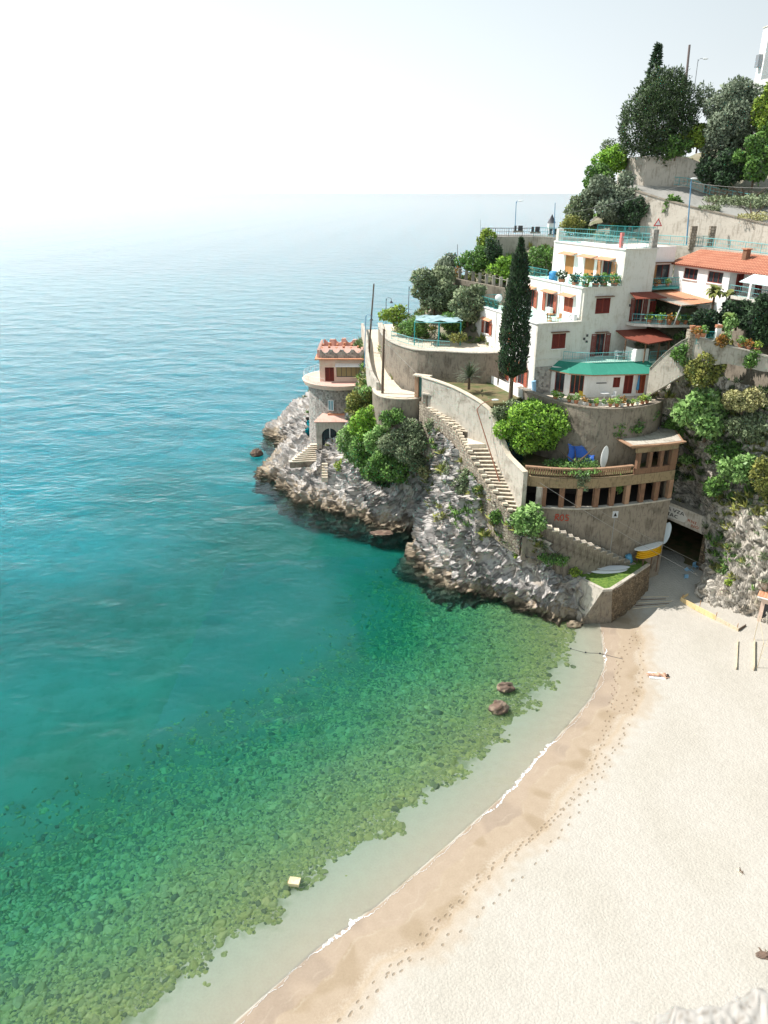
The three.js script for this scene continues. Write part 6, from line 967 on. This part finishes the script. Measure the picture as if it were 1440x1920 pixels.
// ---------------------------------------------------------------- foam, beach things, small details
{
  const c = new THREE.CatmullRomCurve3(SHORE.slice(1, 13).map(([x, z]) => V(x, 0, z)), false, 'centripetal'), L = c.getLength(), n = Math.floor(L / 0.07), pos = [], uv = [], idx = [];
  for (let i = 0; i <= n; i++) {
    const p = c.getPointAt(i / n), t = c.getTangentAt(i / n), a = L * i / n, nx = -t.z, nz = t.x, amt = sstep(-0.05, 0.8, n2(a * 0.14, 1.5)) + 0.06, w = amt * (0.26 + 0.2 * n2(a * 1.7, 4) + 0.15 * n2(a * 5, 8)), edge = 0.10 + 0.16 * n2(a * 0.6, 7) + 0.05 * n2(a * 3.1, 2);
    for (let k = 0; k < 4; k++) { const s = edge - Math.max(0.02, w) * k / 3, x = p.x + nx * s, z = p.z + nz * s; pos.push(x, Math.max(0.02, groundY(x, z) + 0.02) + (k === 0 ? 0 : 0.012), z); uv.push(a, s); }
  }
  for (let i = 0; i < n; i++) for (let k = 0; k < 3; k++) { const q = i * 4 + k; idx.push(q, q + 1, q + 4, q + 1, q + 5, q + 4); }
  const g = new THREE.BufferGeometry(); g.setAttribute('position', new THREE.Float32BufferAttribute(pos, 3)); g.setAttribute('uv', new THREE.Float32BufferAttribute(uv, 2)); g.setIndex(idx); g.computeVertexNormals();
  const am = tex(256, 2.1, (u, v) => 150 + 190 * (pfbm(u, v, 9, 3, 6) + 0.25 - 1.1 * Math.max(0, 0.25 - Math.abs(pn(u, v, 14, 3)))), false);
  const f = mesh('wave_foam', g, new THREE.MeshStandardMaterial({ color: lin(0.85, 0.86, 0.86), roughness: 0.8, alphaMap: am, alphaTest: 0.58, side: THREE.DoubleSide })); tag(f, 'thin white line of foam where the ripples run out on the sand', 'foam', null, 'stuff');
}
const onSand = (x, y) => { let p = aty(x, y, 1.0); for (let i = 0; i < 6; i++) p = aty(x, y, groundY(p.x, p.z)); return p; };
{ // timber edging, poles, planks
  const A = onSand(1276, 1126), B = onSand(1384, 1184), C = onSand(1398, 1174), D = onSand(1290, 1116); const cream = std(0xffffff, 0.85, { map: plasterMap([226, 200, 150], [196, 164, 112], 301) });
  const paleWood = std(0xffffff, 0.9, { map: plasterMap([204, 190, 164], [170, 152, 124], 303) }); const g = group('timber_edging', 'long low cream timber edging set into the sand by the cliff', 'boards'); const board = (a, b, h, t, m) => { const d = b.clone().sub(a), o = mesh('board', box(0, -0.15, -t / 2, Math.hypot(d.x, d.z), h, t / 2), m, g); o.position.set(a.x, Math.min(a.y, b.y), a.z); o.rotation.y = Math.atan2(-d.z, d.x); return o; };
  const mid = A.clone().lerp(B, 0.62); board(A, mid, 0.42, 0.08, cream); board(mid, B, 0.34, 0.06, paleWood); board(B, C, 0.3, 0.06, M.poleWood); board(A, D, 0.4, 0.06, cream);
  for (const t of [0.02, 0.33, 0.62, 0.97]) { const p = A.clone().lerp(B, t); const s = mesh('stake', rod(V(0, -0.3, 0), V(0.03, t === 0.33 ? 1.1 : 0.75, 0), 0.03), M.wood, g); s.position.copy(p).add(V(0.05, 0, -0.06)); }
  for (let i = 0; i < 5; i++) { const a = onSand(1186 + i * 5, 1142 - i * 5.5), b = onSand(1248 + 6 * (i % 3), 1136 - i * 4.2), o = mesh('driftwood_pole', cyl(0.045, 0.03, a.setY(a.y + 0.04), b.setY(b.y + 0.04), 6), i % 2 ? M.poleWood : paleWood); tag(o, ['weathered pole nearest the sea in the row lying by the bastion', 'second weathered pole of the row lying by the bastion', 'middle weathered pole of the row lying by the bastion', 'fourth weathered pole of the row lying by the bastion', 'last weathered pole of the row, nearest the tunnel'][i], 'pole', 'weathered poles lying on the sand'); }
  const plank = (lab, p, q, h) => { const a = onSand(...p), b = onSand(...q), d = b.clone().sub(a), o = mesh('plank', box(0, -0.1, -0.03, Math.hypot(d.x, d.z), h, 0.03), paleWood); o.position.copy(a); o.rotation.y = Math.atan2(-d.z, d.x); o.rotation.z = 0; tag(o, lab, 'plank'); };
  plank('short plank stood on edge in the sand, left of two', [1383, 1203], [1380, 1256], 0.22); plank('longer plank stood on edge in the sand beside the cane frame', [1414, 1203], [1413, 1258], 0.34);
  const f = group('cane_frame', 'light frame of thin canes on the sand at the right edge', 'frame'), s = [[1420, 1252], [1413, 1200], [1446, 1262], [1440, 1204]].map(([x, y]) => onSand(x, y)); s.forEach((p, i) => mesh('cane', rod(p, V(p.x + 0.1, p.y + 2.6, p.z - 0.1), 0.03), paleWood, f)); for (const [i, j, h] of [[0, 1, 2.4], [0, 2, 2.4], [1, 3, 2.4], [2, 3, 2.4], [0, 2, 1.1], [0, 3, 1.3]]) mesh('cross_cane', rod(V(s[i].x + 0.1, s[i].y + h, s[i].z), V(s[j].x + 0.1, s[j].y + h, s[j].z), 0.022), paleWood, f);
}
{ // beach hut at the right edge
  const p = onSand(1412, 1160), g = group('beach_hut', 'small pale beach hut with tiled roof edge at the foot of the cliff', 'hut', [p.x + 0.3, p.y - 0.1, p.z + 0.6], -0.62);
  put(mesh('wall', panel(4.5, 2.9, [[0.35, 0.1, 1.3, 2.1]], 0.2), M.pinkPale, g), -0.2, 0, 0); mesh('wall', box(-0.2, 0, -3, 0.02, 2.9, -0.202), M.stainPale, g); put(windowUnit(g, 1.3, 2.1, { name: 'door', frame: M.darkMetal }), 0.15, 0.1, 0); mesh('roof_board', slab([V(-0.6, 3.0, 0.5), V(4.6, 3.0, 0.5), V(4.6, 3.5, -3.2), V(-0.6, 3.5, -3.2)], V(0, -0.1, 0)), M.whitePaint, g); mesh('roof_tiles', tileSheet(V(-0.6, 3.02, 0.45), V(4.6, 3.02, 0.45), V(4.6, 3.52, -3.2), V(-0.6, 3.52, -3.2), 20), M.roofTile, g); mesh('door_step', box(-0.3, -0.1, 0.003, 2.4, 0.1, 0.7), M.paving, g);
}
{ // sunbather on a towel
  const a = onSand(1214, 1268), b = onSand(1249, 1268), mid = a.clone().lerp(b, 0.55), turn = Math.atan2(-(b.z - a.z), b.x - a.x) - 0.06;
  const tw = new THREE.PlaneGeometry(1.75, 0.95, 30, 16); tw.rotateX(-Math.PI / 2); { const p = tw.attributes.position; for (let i = 0; i < p.count; i++) p.setY(i, 0.012 * n2(p.getX(i) * 4, p.getZ(i) * 4)); tw.computeVertexNormals(); }
  const towel = mesh('beach_towel', tw, std([0.82, 0.82, 0.80], 0.95, { side: THREE.DoubleSide })); towel.position.set(mid.x + 0.1, mid.y + 0.05, mid.z); towel.rotation.y = turn; tag(towel, 'white beach towel spread on the sand under the sunbather', 'towel');
  // body as one skin over a skeleton, lying face down, head to +x
  const J = { head: [0.78, 0.13, 0.0, 0.095], neck: [0.64, 0.12, 0, 0.055], chest: [0.48, 0.125, 0, 0.125], belly: [0.25, 0.12, 0, 0.105], hip: [0.05, 0.13, 0, 0.125], sl: [0.53, 0.13, 0.17, 0.06], sr: [0.53, 0.13, -0.17, 0.06], el: [0.62, 0.07, 0.36, 0.045], er: [0.62, 0.07, -0.36, 0.045], wl: [0.85, 0.06, 0.24, 0.032], wr: [0.85, 0.06, -0.24, 0.032], hl: [0, 0.12, 0.09, 0.09], hr: [0, 0.12, -0.09, 0.09], kl: [-0.42, 0.09, 0.11, 0.06], kr: [-0.42, 0.09, -0.10, 0.06], al: [-0.82, 0.07, 0.12, 0.04], ar: [-0.82, 0.07, -0.09, 0.04], fl: [-0.95, 0.04, 0.13, 0.035], fr: [-0.95, 0.04, -0.1, 0.035] };
  const bones = [['head', 'neck'], ['neck', 'chest'], ['chest', 'belly'], ['belly', 'hip'], ['chest', 'sl'], ['chest', 'sr'], ['sl', 'el'], ['sr', 'er'], ['el', 'wl'], ['er', 'wr'], ['hip', 'hl'], ['hip', 'hr'], ['hl', 'kl'], ['hr', 'kr'], ['kl', 'al'], ['kr', 'ar'], ['al', 'fl'], ['ar', 'fr']];
  const cap = ([ax, ay, az, ra], [bx, by, bz, rb], x, y, z) => { const dx = bx - ax, dy = by - ay, dz = bz - az, t = clamp(((x - ax) * dx + (y - ay) * dy + (z - az) * dz) / (dx * dx + dy * dy + dz * dz)); return Math.hypot(x - ax - dx * t, y - ay - dy * t, z - az - dz * t) - lerp(ra, rb, t); };
  const N = 72, S = 1.06, mc = new MarchingCubes(N, new THREE.MeshBasicMaterial(), false, false, 60000); mc.isolation = 0;
  for (let k = 0; k < N; k++) for (let j = 0; j < N; j++) for (let i = 0; i < N; i++) { const f = (q) => (q - N / 2) / (N / 2) * S, x = f(i), y = f(j), z = f(k); let e = 0; if (Math.abs(y - 0.1) < 0.3 && Math.abs(z) < 0.55) { for (const [p, q] of bones) e += Math.exp(-28 * cap(J[p], J[q], x, y, z)); e = -Math.log(e + 1e-9) / 28; } else e = 1; mc.field[i + j * N + k * N * N] = -e; }
  mc.update(); const cnt = mc.count, gp = new Float32Array(mc.positionArray.slice(0, cnt * 3)).map((v) => v * S), gn = new Float32Array(mc.normalArray.slice(0, cnt * 3)), bg = new THREE.BufferGeometry(); bg.setAttribute('position', new THREE.BufferAttribute(gp, 3)); bg.setAttribute('normal', new THREE.BufferAttribute(gn, 3)); bg.setAttribute('uv', new THREE.BufferAttribute(new Float32Array(cnt * 2), 2));
  const fin = []; for (const s of [1, -1]) { for (let i = 0; i < 4; i++) { const z = s * (0.24 - 0.03 + 0.02 * i), l = [0.07, 0.085, 0.08, 0.06][i]; fin.push(cyl(0.01, 0.009, V(0.9, 0.055, z), V(0.9 + l * 0.6, 0.06, z - s * 0.01), 6), cyl(0.009, 0.007, V(0.9 + l * 0.6, 0.06, z - s * 0.01), V(0.9 + l, 0.045, z - s * 0.015), 6)); } fin.push(cyl(0.035, 0.036, V(0.85, 0.055, s * 0.24), V(0.91, 0.055, s * 0.235), 8), cyl(0.011, 0.009, V(0.87, 0.05, s * 0.21), V(0.91, 0.045, s * 0.18), 6)); }
  const nose = cyl(0.018, 0.008, V(0.80, 0.06, 0), V(0.81, 0.03, 0), 6), ears = [1, -1].map((s) => { const e = new THREE.SphereGeometry(0.026, 6, 5); e.translate(0.78, 0.12, s * 0.09); return e; });
  const skin = merge([bg, ...fin, nose, ...ears]);
  const P = mesh('person', skin, std([0.52, 0.30, 0.20], 0.6)); P.position.set(mid.x, mid.y + 0.06, mid.z); P.rotation.y = turn; tag(P, 'person with dark hair sunbathing face down on a white towel', 'person');
  const hg = boulderGeo(5, 0.115, 0.10, 0.115, 3, 0.12); hg.translate(0.81, 0.165, 0); mesh('hair', hg, std([0.025, 0.012, 0.010], 0.7), P);
  const sw = new THREE.SphereGeometry(1, 14, 10); sw.scale(0.13, 0.085, 0.165); sw.translate(0.03, 0.165, 0); mesh('swimwear', sw, std([0.45, 0.10, 0.16], 0.8), P);
}
{ // floating box, marker rope, litter
  const p = aty(553, 1655, 0.05), g = group('floating_crate', 'pale crate adrift in the green shallows', 'crate', [p.x, p.y - 0.12, p.z], -0.15), m = std(0xffffff, 0.8, { map: plasterMap([226, 206, 166], [204, 176, 130], 311) }); mesh('body', box(-0.36, 0, -0.24, 0.30, 0.26, 0.24), m, g); mesh('lid_edge', [box(-0.38, 0.262, -0.26, -0.3, 0.31, 0.26), box(0.24, 0.262, -0.26, 0.32, 0.31, 0.26), box(-0.298, 0.262, -0.26, 0.238, 0.31, -0.18), box(-0.298, 0.262, 0.18, 0.238, 0.31, 0.26)], m, g); mesh('handle', box(-0.46, 0.1, -0.08, -0.362, 0.16, 0.08), M.terracotta, g);
  const r = [onSand(1168, 1236), onSand(1150, 1232), onSand(1125, 1226), aty(1098, 1224, 0.03), aty(1070, 1217, 0.03)].map((q) => q.setY(Math.max(q.y, 0) + 0.03)); const rope = group('float_line', 'dark rope with small floats running from the sand into the water', 'rope'); mesh('rope', tube(r, 0.02, 30, 5), M.darkMetal, rope); for (const q of [r[4], r[3], r[2]]) { const s = new THREE.SphereGeometry(0.09, 8, 6); s.translate(q.x, q.y + 0.02, q.z); mesh('float', s, M.darkMetal, rope); }
  seedRnd(61);
  const dr = (lab, x, y, s) => { const q = onSand(x, y); const o = group('driftwood', lab, 'driftwood', [q.x, q.y, q.z], rr(0, 3)); for (let i = 0; i < 7; i++) { const a = rr(0, 3.14), l = rr(0.2, 0.5) * s; const b = mesh('stick', cyl(0.03 * s, 0.015 * s, V(rr(-0.3, 0.3) * s, 0.02, rr(-0.2, 0.2) * s), V(Math.cos(a) * l, rr(0.03, 0.15) * s, Math.sin(a) * l), 5), i % 3 ? M.poleWood : M.tread, o); } };
  dr('small heap of pale driftwood on the open sand at the right', 1385, 1632, 0.9); dr('heap of dark driftwood and stones at the right edge of the sand', 1428, 1788, 1.2);
  boulder('boulder', 'dark stone beside the driftwood heap at the right edge', 'rock', onSand(1432, 1792), [0.4, 0.14, 0.22], wetPaint, 71);
}
{ // pergola in the garden
  const g = group('pergola', 'garden pergola with teal posts and a sagging grey-blue shade net', 'pergola'), y0 = 23.3, C = [[3.6, -88.6], [6.4, -88.0], [9.0, -88.4], [4.0, -92.4], [6.8, -92.2], [9.2, -92]];
  for (const [x, z] of C) mesh('post', rod(V(x, y0, z), V(x, y0 + 2.7, z), 0.07), M.teal, g); for (const [a, b] of [[0, 1], [1, 2], [3, 4], [4, 5], [0, 3], [1, 4], [2, 5]]) mesh('beam', rod(V(C[a][0], y0 + 2.7, C[a][1]), V(C[b][0], y0 + 2.7, C[b][1]), 0.05), M.tealPale, g);
  const n = sheet(3.8, 9.2, -92.6, -88.2, 30, 24, (x, z) => y0 + 2.85 + 0.16 * Math.sin(x * 2.2) * Math.sin(z * 1.7) + 0.10 * n2(x, z)); mesh('shade_net', n, std([0.30, 0.42, 0.45], 0.95, { side: THREE.DoubleSide }), g);
  const r = group('railing', 'low teal railing along the edge of the pergola garden', 'railing'); mesh('rails', railGeo([V(0.9, 23.45, -92), V(1.7, 23.45, -90.4), V(2.9, 23.45, -88.2), V(4.4, 23.45, -86.3), V(7.5, 23.45, -85.3)], 0.9, 0.3), M.tealPale, r);
  const w = group('pillar_fence', 'low grey fence of square pillars on the terrace above the olive trees', 'fence'), a = px(862, 520, -99), b = px(952, 540, -93); for (let i = 0; i < 8; i++) { const p = a.clone().lerp(b, i / 7); mesh('pillar', box(p.x - 0.18, p.y - 0.3, p.z - 0.18, p.x + 0.18, p.y + 1.1, p.z + 0.18), M.concrete, w); } mesh('rail', rod(V(a.x, a.y + 0.85, a.z), V(b.x, b.y + 0.85, b.z), 0.05), M.concrete, w); mesh('kerb', wallGeo([V(a.x - 0.6, a.y - 0.05, a.z + 0.3), V(b.x + 0.4, b.y - 0.05, b.z + 0.3)], [a.y - 2.5, b.y - 2.5], 0.5, 1), M.stain, w);
}
{ // pots, furniture and fittings on the terraces
  const potG = new THREE.LatheGeometry([[0, 0], [0.16, 0], [0.22, 0.28], [0.25, 0.3], [0.24, 0.34], [0.2, 0.33], [0, 0.3]].map(([a, b]) => new THREE.Vector2(a, b)), 10); seedRnd(333);
  const leafPots = ['bright', 'green', 'lime', 'fresh', 'orange', 'dark'].map((p) => { const pts = lobePoints(lobesOf(0.36, 0.34, 0.36, 5), 130).map(([q, d]) => [q.add(V(0, 0.58, 0)), d]); return leafSoup(pts, 0.16, PAL[p], {}); });
  const pot = (p, k, s, label, grp, pm = M.terracotta) => { const g = group('potted_plant', label, 'potted plant', [p.x, p.y, p.z], rr(0, 6), grp); g.scale.setScalar(s); mesh('pot', potG, pm, g); mesh('foliage', leafPots[k], leafMat, g); };
  const ord = ['first', 'second', 'third', 'fourth', 'fifth', 'sixth', 'seventh', 'eighth', 'ninth', 'tenth', 'eleventh', 'twelfth', 'thirteenth', 'fourteenth', 'fifteenth', 'sixteenth'];
  [[5.2, -5.2], [5.0, -2.2], [5.2, -0.75], [6.3, -0.72], [7.2, -0.72], [8.4, -0.72]].forEach(([x, z], i) => pot(hw(x, 31.36, z), [5, 5, 1, 5, 1, 1][i], 1.7, ord[i] + ' from the left of the potted shrubs along the upper terrace edge', 'pots on the upper terrace'));
  const edge = [V(17.6, 20.32, -74.7), V(18.9, 20.32, -73.5), V(20.3, 20.32, -72.5), V(21.6, 20.32, -72.1), V(22.9, 20.32, -71.95), V(24.2, 20.32, -72.1), V(25.5, 20.32, -72.7), V(26.6, 20.32, -73.4)], ec = new THREE.CatmullRomCurve3(edge);
  for (let i = 0; i < 16; i++) { const p = ec.getPoint(i / 15); pot(V(p.x + rr(-0.1, 0.1), 20.32, p.z - 0.2 + rr(-0.1, 0.1)), i % 6, rr(0.7, 1.15), ord[i] + ' from the left of the flowerpots on the house terrace wall', 'pots on the house terrace', i % 3 === 1 ? M.whitePaint : M.terracotta); }
  [[11.5, 1.3], [12.3, 1.9], [13.0, 2.4], [13.8, 2.6], [14.6, 2.7]].forEach(([x, z], i) => pot(hw(x, 28.12, z), [2, 0, 4, 3, 1][i], 1.25, ord[i] + ' from the left of the pots behind the balcony railing', 'pots on the balcony'));
  [[1308, 632], [1318, 630], [1362, 640], [1388, 650], [1402, 655], [1418, 658]].forEach(([x, y], i) => { const p = px(x, y, -71.4 + i * 0.25); pot(V(p.x, p.y - 0.1, p.z), [4, 1, 3, 1, 4, 2][i], 1.2, ord[i] + ' from the left of the pots on the flower terrace', 'pots on the flower terrace'); });
  [[14.5, -2.4], [15.9, -2.4]].forEach(([x, z], i) => pot(hw(x, 31.06, z), i ? 2 : 4, 1.0, ['red-flowered', 'yellow-flowered'][i] + ' pot on the small teal balcony', 'pots on the teal balcony'));
  for (const [x, z, l] of [[0.35, -12.6, 'left'], [0.35, -11.2, 'middle'], [0.35, -10, 'right']]) pot(hw(x, 28.27, z), 5, 1.2, l + ' pot behind the teal rail of the lowest roof terrace', 'pots on the lowest roof terrace', M.darkMetal);
  // plastic chairs and tables
  const chairGeo = [box(-0.24, 0.42, -0.24, 0.24, 0.46, 0.24), box(-0.24, 0.46, -0.26, 0.24, 0.92, -0.22), ...[[-0.2, -0.2], [0.2, -0.2], [-0.2, 0.2], [0.2, 0.2]].map(([a, b]) => rod(V(a, 0, b), V(a, 0.42, b), 0.022, 5))];
  const chair = (p, turn, m, label, grp) => { const g = group('garden_chair', label, 'chair', [p.x, p.y, p.z], turn, grp); mesh('seat', chairGeo[0], m, g); mesh('backrest', chairGeo[1], m, g); for (let i = 2; i < 6; i++) mesh('leg', chairGeo[i], m, g); };
  const table = (p, r, m, label) => { const g = group('garden_table', label, 'table', [p.x, p.y, p.z]); const c = new THREE.CylinderGeometry(r, r, 0.05, 18); c.translate(0, 0.73, 0); mesh('table_top', c, m, g); mesh('leg', cyl(0.05, 0.05, V(0, 0, 0), V(0, 0.7, 0)), m, g); mesh('base', cyl(0.28, 0.2, V(0, 0, 0), V(0, 0.05, 0), 12), m, g); };
  chair(hw(8.3, 24.83, 1.4), 0.6, M.whitePaint, 'white chair on the first terrace under the brown canopy, left one', 'white chairs on the first terrace'); chair(hw(9.0, 24.83, 1.5), -0.6, M.whitePaint, 'white chair on the first terrace under the brown canopy, right one', 'white chairs on the first terrace'); table(hw(8.7, 24.83, 0.8), 0.45, M.whitePaint, 'white round table on the first terrace under the canopy');
  chair(hw(2.1, 28.27, -1.6), 1.2, M.wood, 'left wooden chair on the mint roof terrace', 'wooden chairs on the mint terrace'); chair(hw(2.9, 28.27, -1.3), -1.2, M.wood, 'right wooden chair on the mint roof terrace', 'wooden chairs on the mint terrace'); table(hw(2.5, 28.27, -2.2), 0.4, M.wood, 'small wooden table on the mint roof terrace');
  chair(hw(3.6, 20.13 / 1, 3.2).setY(20.13), 2.2, std([0.65, 0.42, 0.03], 0.6), 'yellow chair on the house terrace by the porch door'); table(hw(5.6, 0, 3.9).setY(20.13), 0.5, M.whitePaint, 'white round table on the house terrace'); chair(hw(6.3, 0, 4.2).setY(20.13), -1.2, M.whitePaint, 'white chair beside the table on the house terrace');
  const par = group('parasol', 'closed blue parasol standing on the house terrace', 'parasol', hw(9.2, 0, 4.0).setY(20.13).toArray()); mesh('pole', rod(V(0, 0, 0), V(0, 2.4, 0), 0.025), M.whitePaint, par); mesh('folded_canopy', new THREE.LatheGeometry([[0.02, 2.4], [0.08, 2.1], [0.14, 1.4], [0.17, 0.8], [0.12, 0.75], [0.03, 0.9]].map(([a, b]) => new THREE.Vector2(a, b)), 8), std([0.05, 0.22, 0.42], 0.8), par); mesh('foot', cyl(0.25, 0.22, V(0, 0, 0), V(0, 0.08, 0), 12), M.concrete, par);
  for (const [x, z, l] of [[4.3, -5.6, 'left'], [4.35, -1.0, 'right']]) { const p = hw(x, 28.27, z), g = group('air_conditioner', 'white air conditioner on the mint roof terrace, ' + l + ' one', 'appliance', [p.x, p.y, p.z], HT - Math.PI / 2, 'air conditioners on the mint terrace'); mesh('case', box(-0.5, 0.08, -0.2, 0.5, 0.85, 0.2), M.whitePaint, g); const r = new THREE.TorusGeometry(0.26, 0.03, 6, 18); r.translate(-0.1, 0.47, 0.21); mesh('fan_ring', r, M.metal, g); mesh('feet', box(-0.45, 0, -0.15, 0.45, 0.078, 0.15), M.darkMetal, g); }
  const tk = mesh('water_tank', new THREE.LatheGeometry([[0, 0], [0.5, 0], [0.52, 0.5], [0.5, 1.0], [0.3, 1.15], [0, 1.17]].map(([a, b]) => new THREE.Vector2(a, b)), 16), std([0.05, 0.28, 0.55], 0.5)); tk.position.copy(hw(5.6, 31.36, -7.6)); tag(tk, 'bright blue water tank on the second roof terrace', 'tank');
  const dp = px(935, 560, -90), dg = group('satellite_dish', 'white satellite dish on a post above the left wing of the white house', 'satellite dish', [dp.x, dp.y - 1.4, dp.z]); const dm = new THREE.SphereGeometry(0.75, 18, 8, 0, TP, 0, 0.62); dm.rotateX(Math.PI / 2 - 0.3); dm.translate(0, 1.3, -0.55); mesh('dish', dm, std([0.78, 0.78, 0.77], 0.5, { side: THREE.DoubleSide }), dg); mesh('post', rod(V(0, -1.2, 0), V(0, 1.4, 0), 0.05), M.metal, dg);
  const bl = mesh('barrel', new THREE.LatheGeometry([[0, 0], [0.28, 0], [0.31, 0.4], [0.28, 0.85], [0, 0.87]].map(([a, b]) => new THREE.Vector2(a, b)), 14), M.bluePlastic); bl.position.copy(px(1228, 812, -75.2)); tag(bl, 'bright blue barrel on the rock above the upper brick room', 'barrel');
  // grey metal signboard on the path wall, flower terrace gate posts, terrace wall fence
  const sb = group('notice_board', 'small dark notice board on the tall wall beside the footpath', 'sign', [1.62, 20.2, -89.3], -1.0); mesh('plate', box(-0.5, 0, -0.06, 0.5, 0.65, 0), M.darkMetal, sb); mesh('print', box(-0.4, 0.1, 0.002, 0.4, 0.55, 0.012), M.metal, sb);
  const gp = px(1343, 640, -71.6), ft = group('terrace_gate', 'short white pillar and teal fence at the flower terrace steps', 'gate', [gp.x, gp.y - 0.4, gp.z]); mesh('pillar', box(-0.2, 0, -0.2, 0.22, 1.7, 0.2), M.white, ft); mesh('pillar_cap', box(-0.26, 1.702, -0.26, 0.28, 1.95, 0.26), M.terracotta, ft); mesh('fence', railGeo([V(-1.9, 0.1, 0), V(-0.25, 0.1, 0)], 1.2, 0.14), M.teal, ft); mesh('name_board', box(-1.9, 0.75, 0.05, -1.1, 1.45, 0.09), M.whitePaint, ft);
  const st = group('stone_pier', 'rough stone pier with clay pots at the corner of the flower terrace', 'pillar', px(1298, 640, -72.4).toArray()); mesh('pier', box(-0.5, -3, -0.5, 0.55, 1.1, 0.5), M.stone, st); mesh('clay_pot', cyl(0.2, 0.28, V(-0.2, 1.1, 0), V(-0.2, 1.5, 0), 10), M.terracotta, st); mesh('clay_pot', cyl(0.18, 0.25, V(0.35, 1.1, 0.1), V(0.35, 1.45, 0.1), 10), M.terracotta, st);
}
{ // the parapet under the viewpoint: its rough top just enters the lower right corner
  const Y = 38.5, a = aty(930, 1912, Y), b = aty(1440, 1800, Y), d = b.clone().sub(a), g = new THREE.PlaneGeometry(1, 1, 260, 120), p = g.attributes.position, col = [], uv = g.attributes.uv;
  for (let i = 0; i < p.count; i++) { const u = p.getX(i) + 0.5, v = p.getY(i) + 0.5, q = u * 2.6 - 0.5, back = (1 - v) * 0.9, x = a.x + d.x * q, z = a.z + d.z * q + back, rim = sstep(0.07, 0, back), h = 0.004 * ridged(x * 22, 3, z * 22, 4) + 0.006 * n3(x * 45, 1, z * 45); p.setXYZ(i, x, Y + h - 0.12 * rim, z + 0.02 * n3(x * 14, 5, 2)); const t = n3(x * 60, 7, z * 60); let k = mix3([0.33, 0.305, 0.275], [0.48, 0.45, 0.41], 0.5 + 0.5 * t); col.push(...mix3(k, [0.22, 0.19, 0.16], 0.8 * sstep(0.35, 0.65, n3(x * 45, 2, z * 45)))); uv.setXY(i, x * 9, z * 9); }
  g.setAttribute('color', new THREE.Float32BufferAttribute(col, 3)); g.computeVertexNormals();
  const W = group('parapet', 'rough sunlit stone parapet at the bottom right corner, close to the viewer', 'wall'); mesh('rough_top', g, new THREE.MeshStandardMaterial({ vertexColors: true, roughness: 0.95 }), W); const q = mesh('body', box(0, -2.4, 0.03, d.length() * 2.6, -0.16, 0.85), M.stone, W); const s = a.clone().addScaledVector(d, -0.5); q.position.set(s.x, Y, s.z); q.rotation.y = Math.atan2(-d.z, d.x);
}
// scene.fog = new THREE.FogExp2(new THREE.Color(0.93, 0.97, 1.0), 0.0002);
renderer.render(scene, camera);
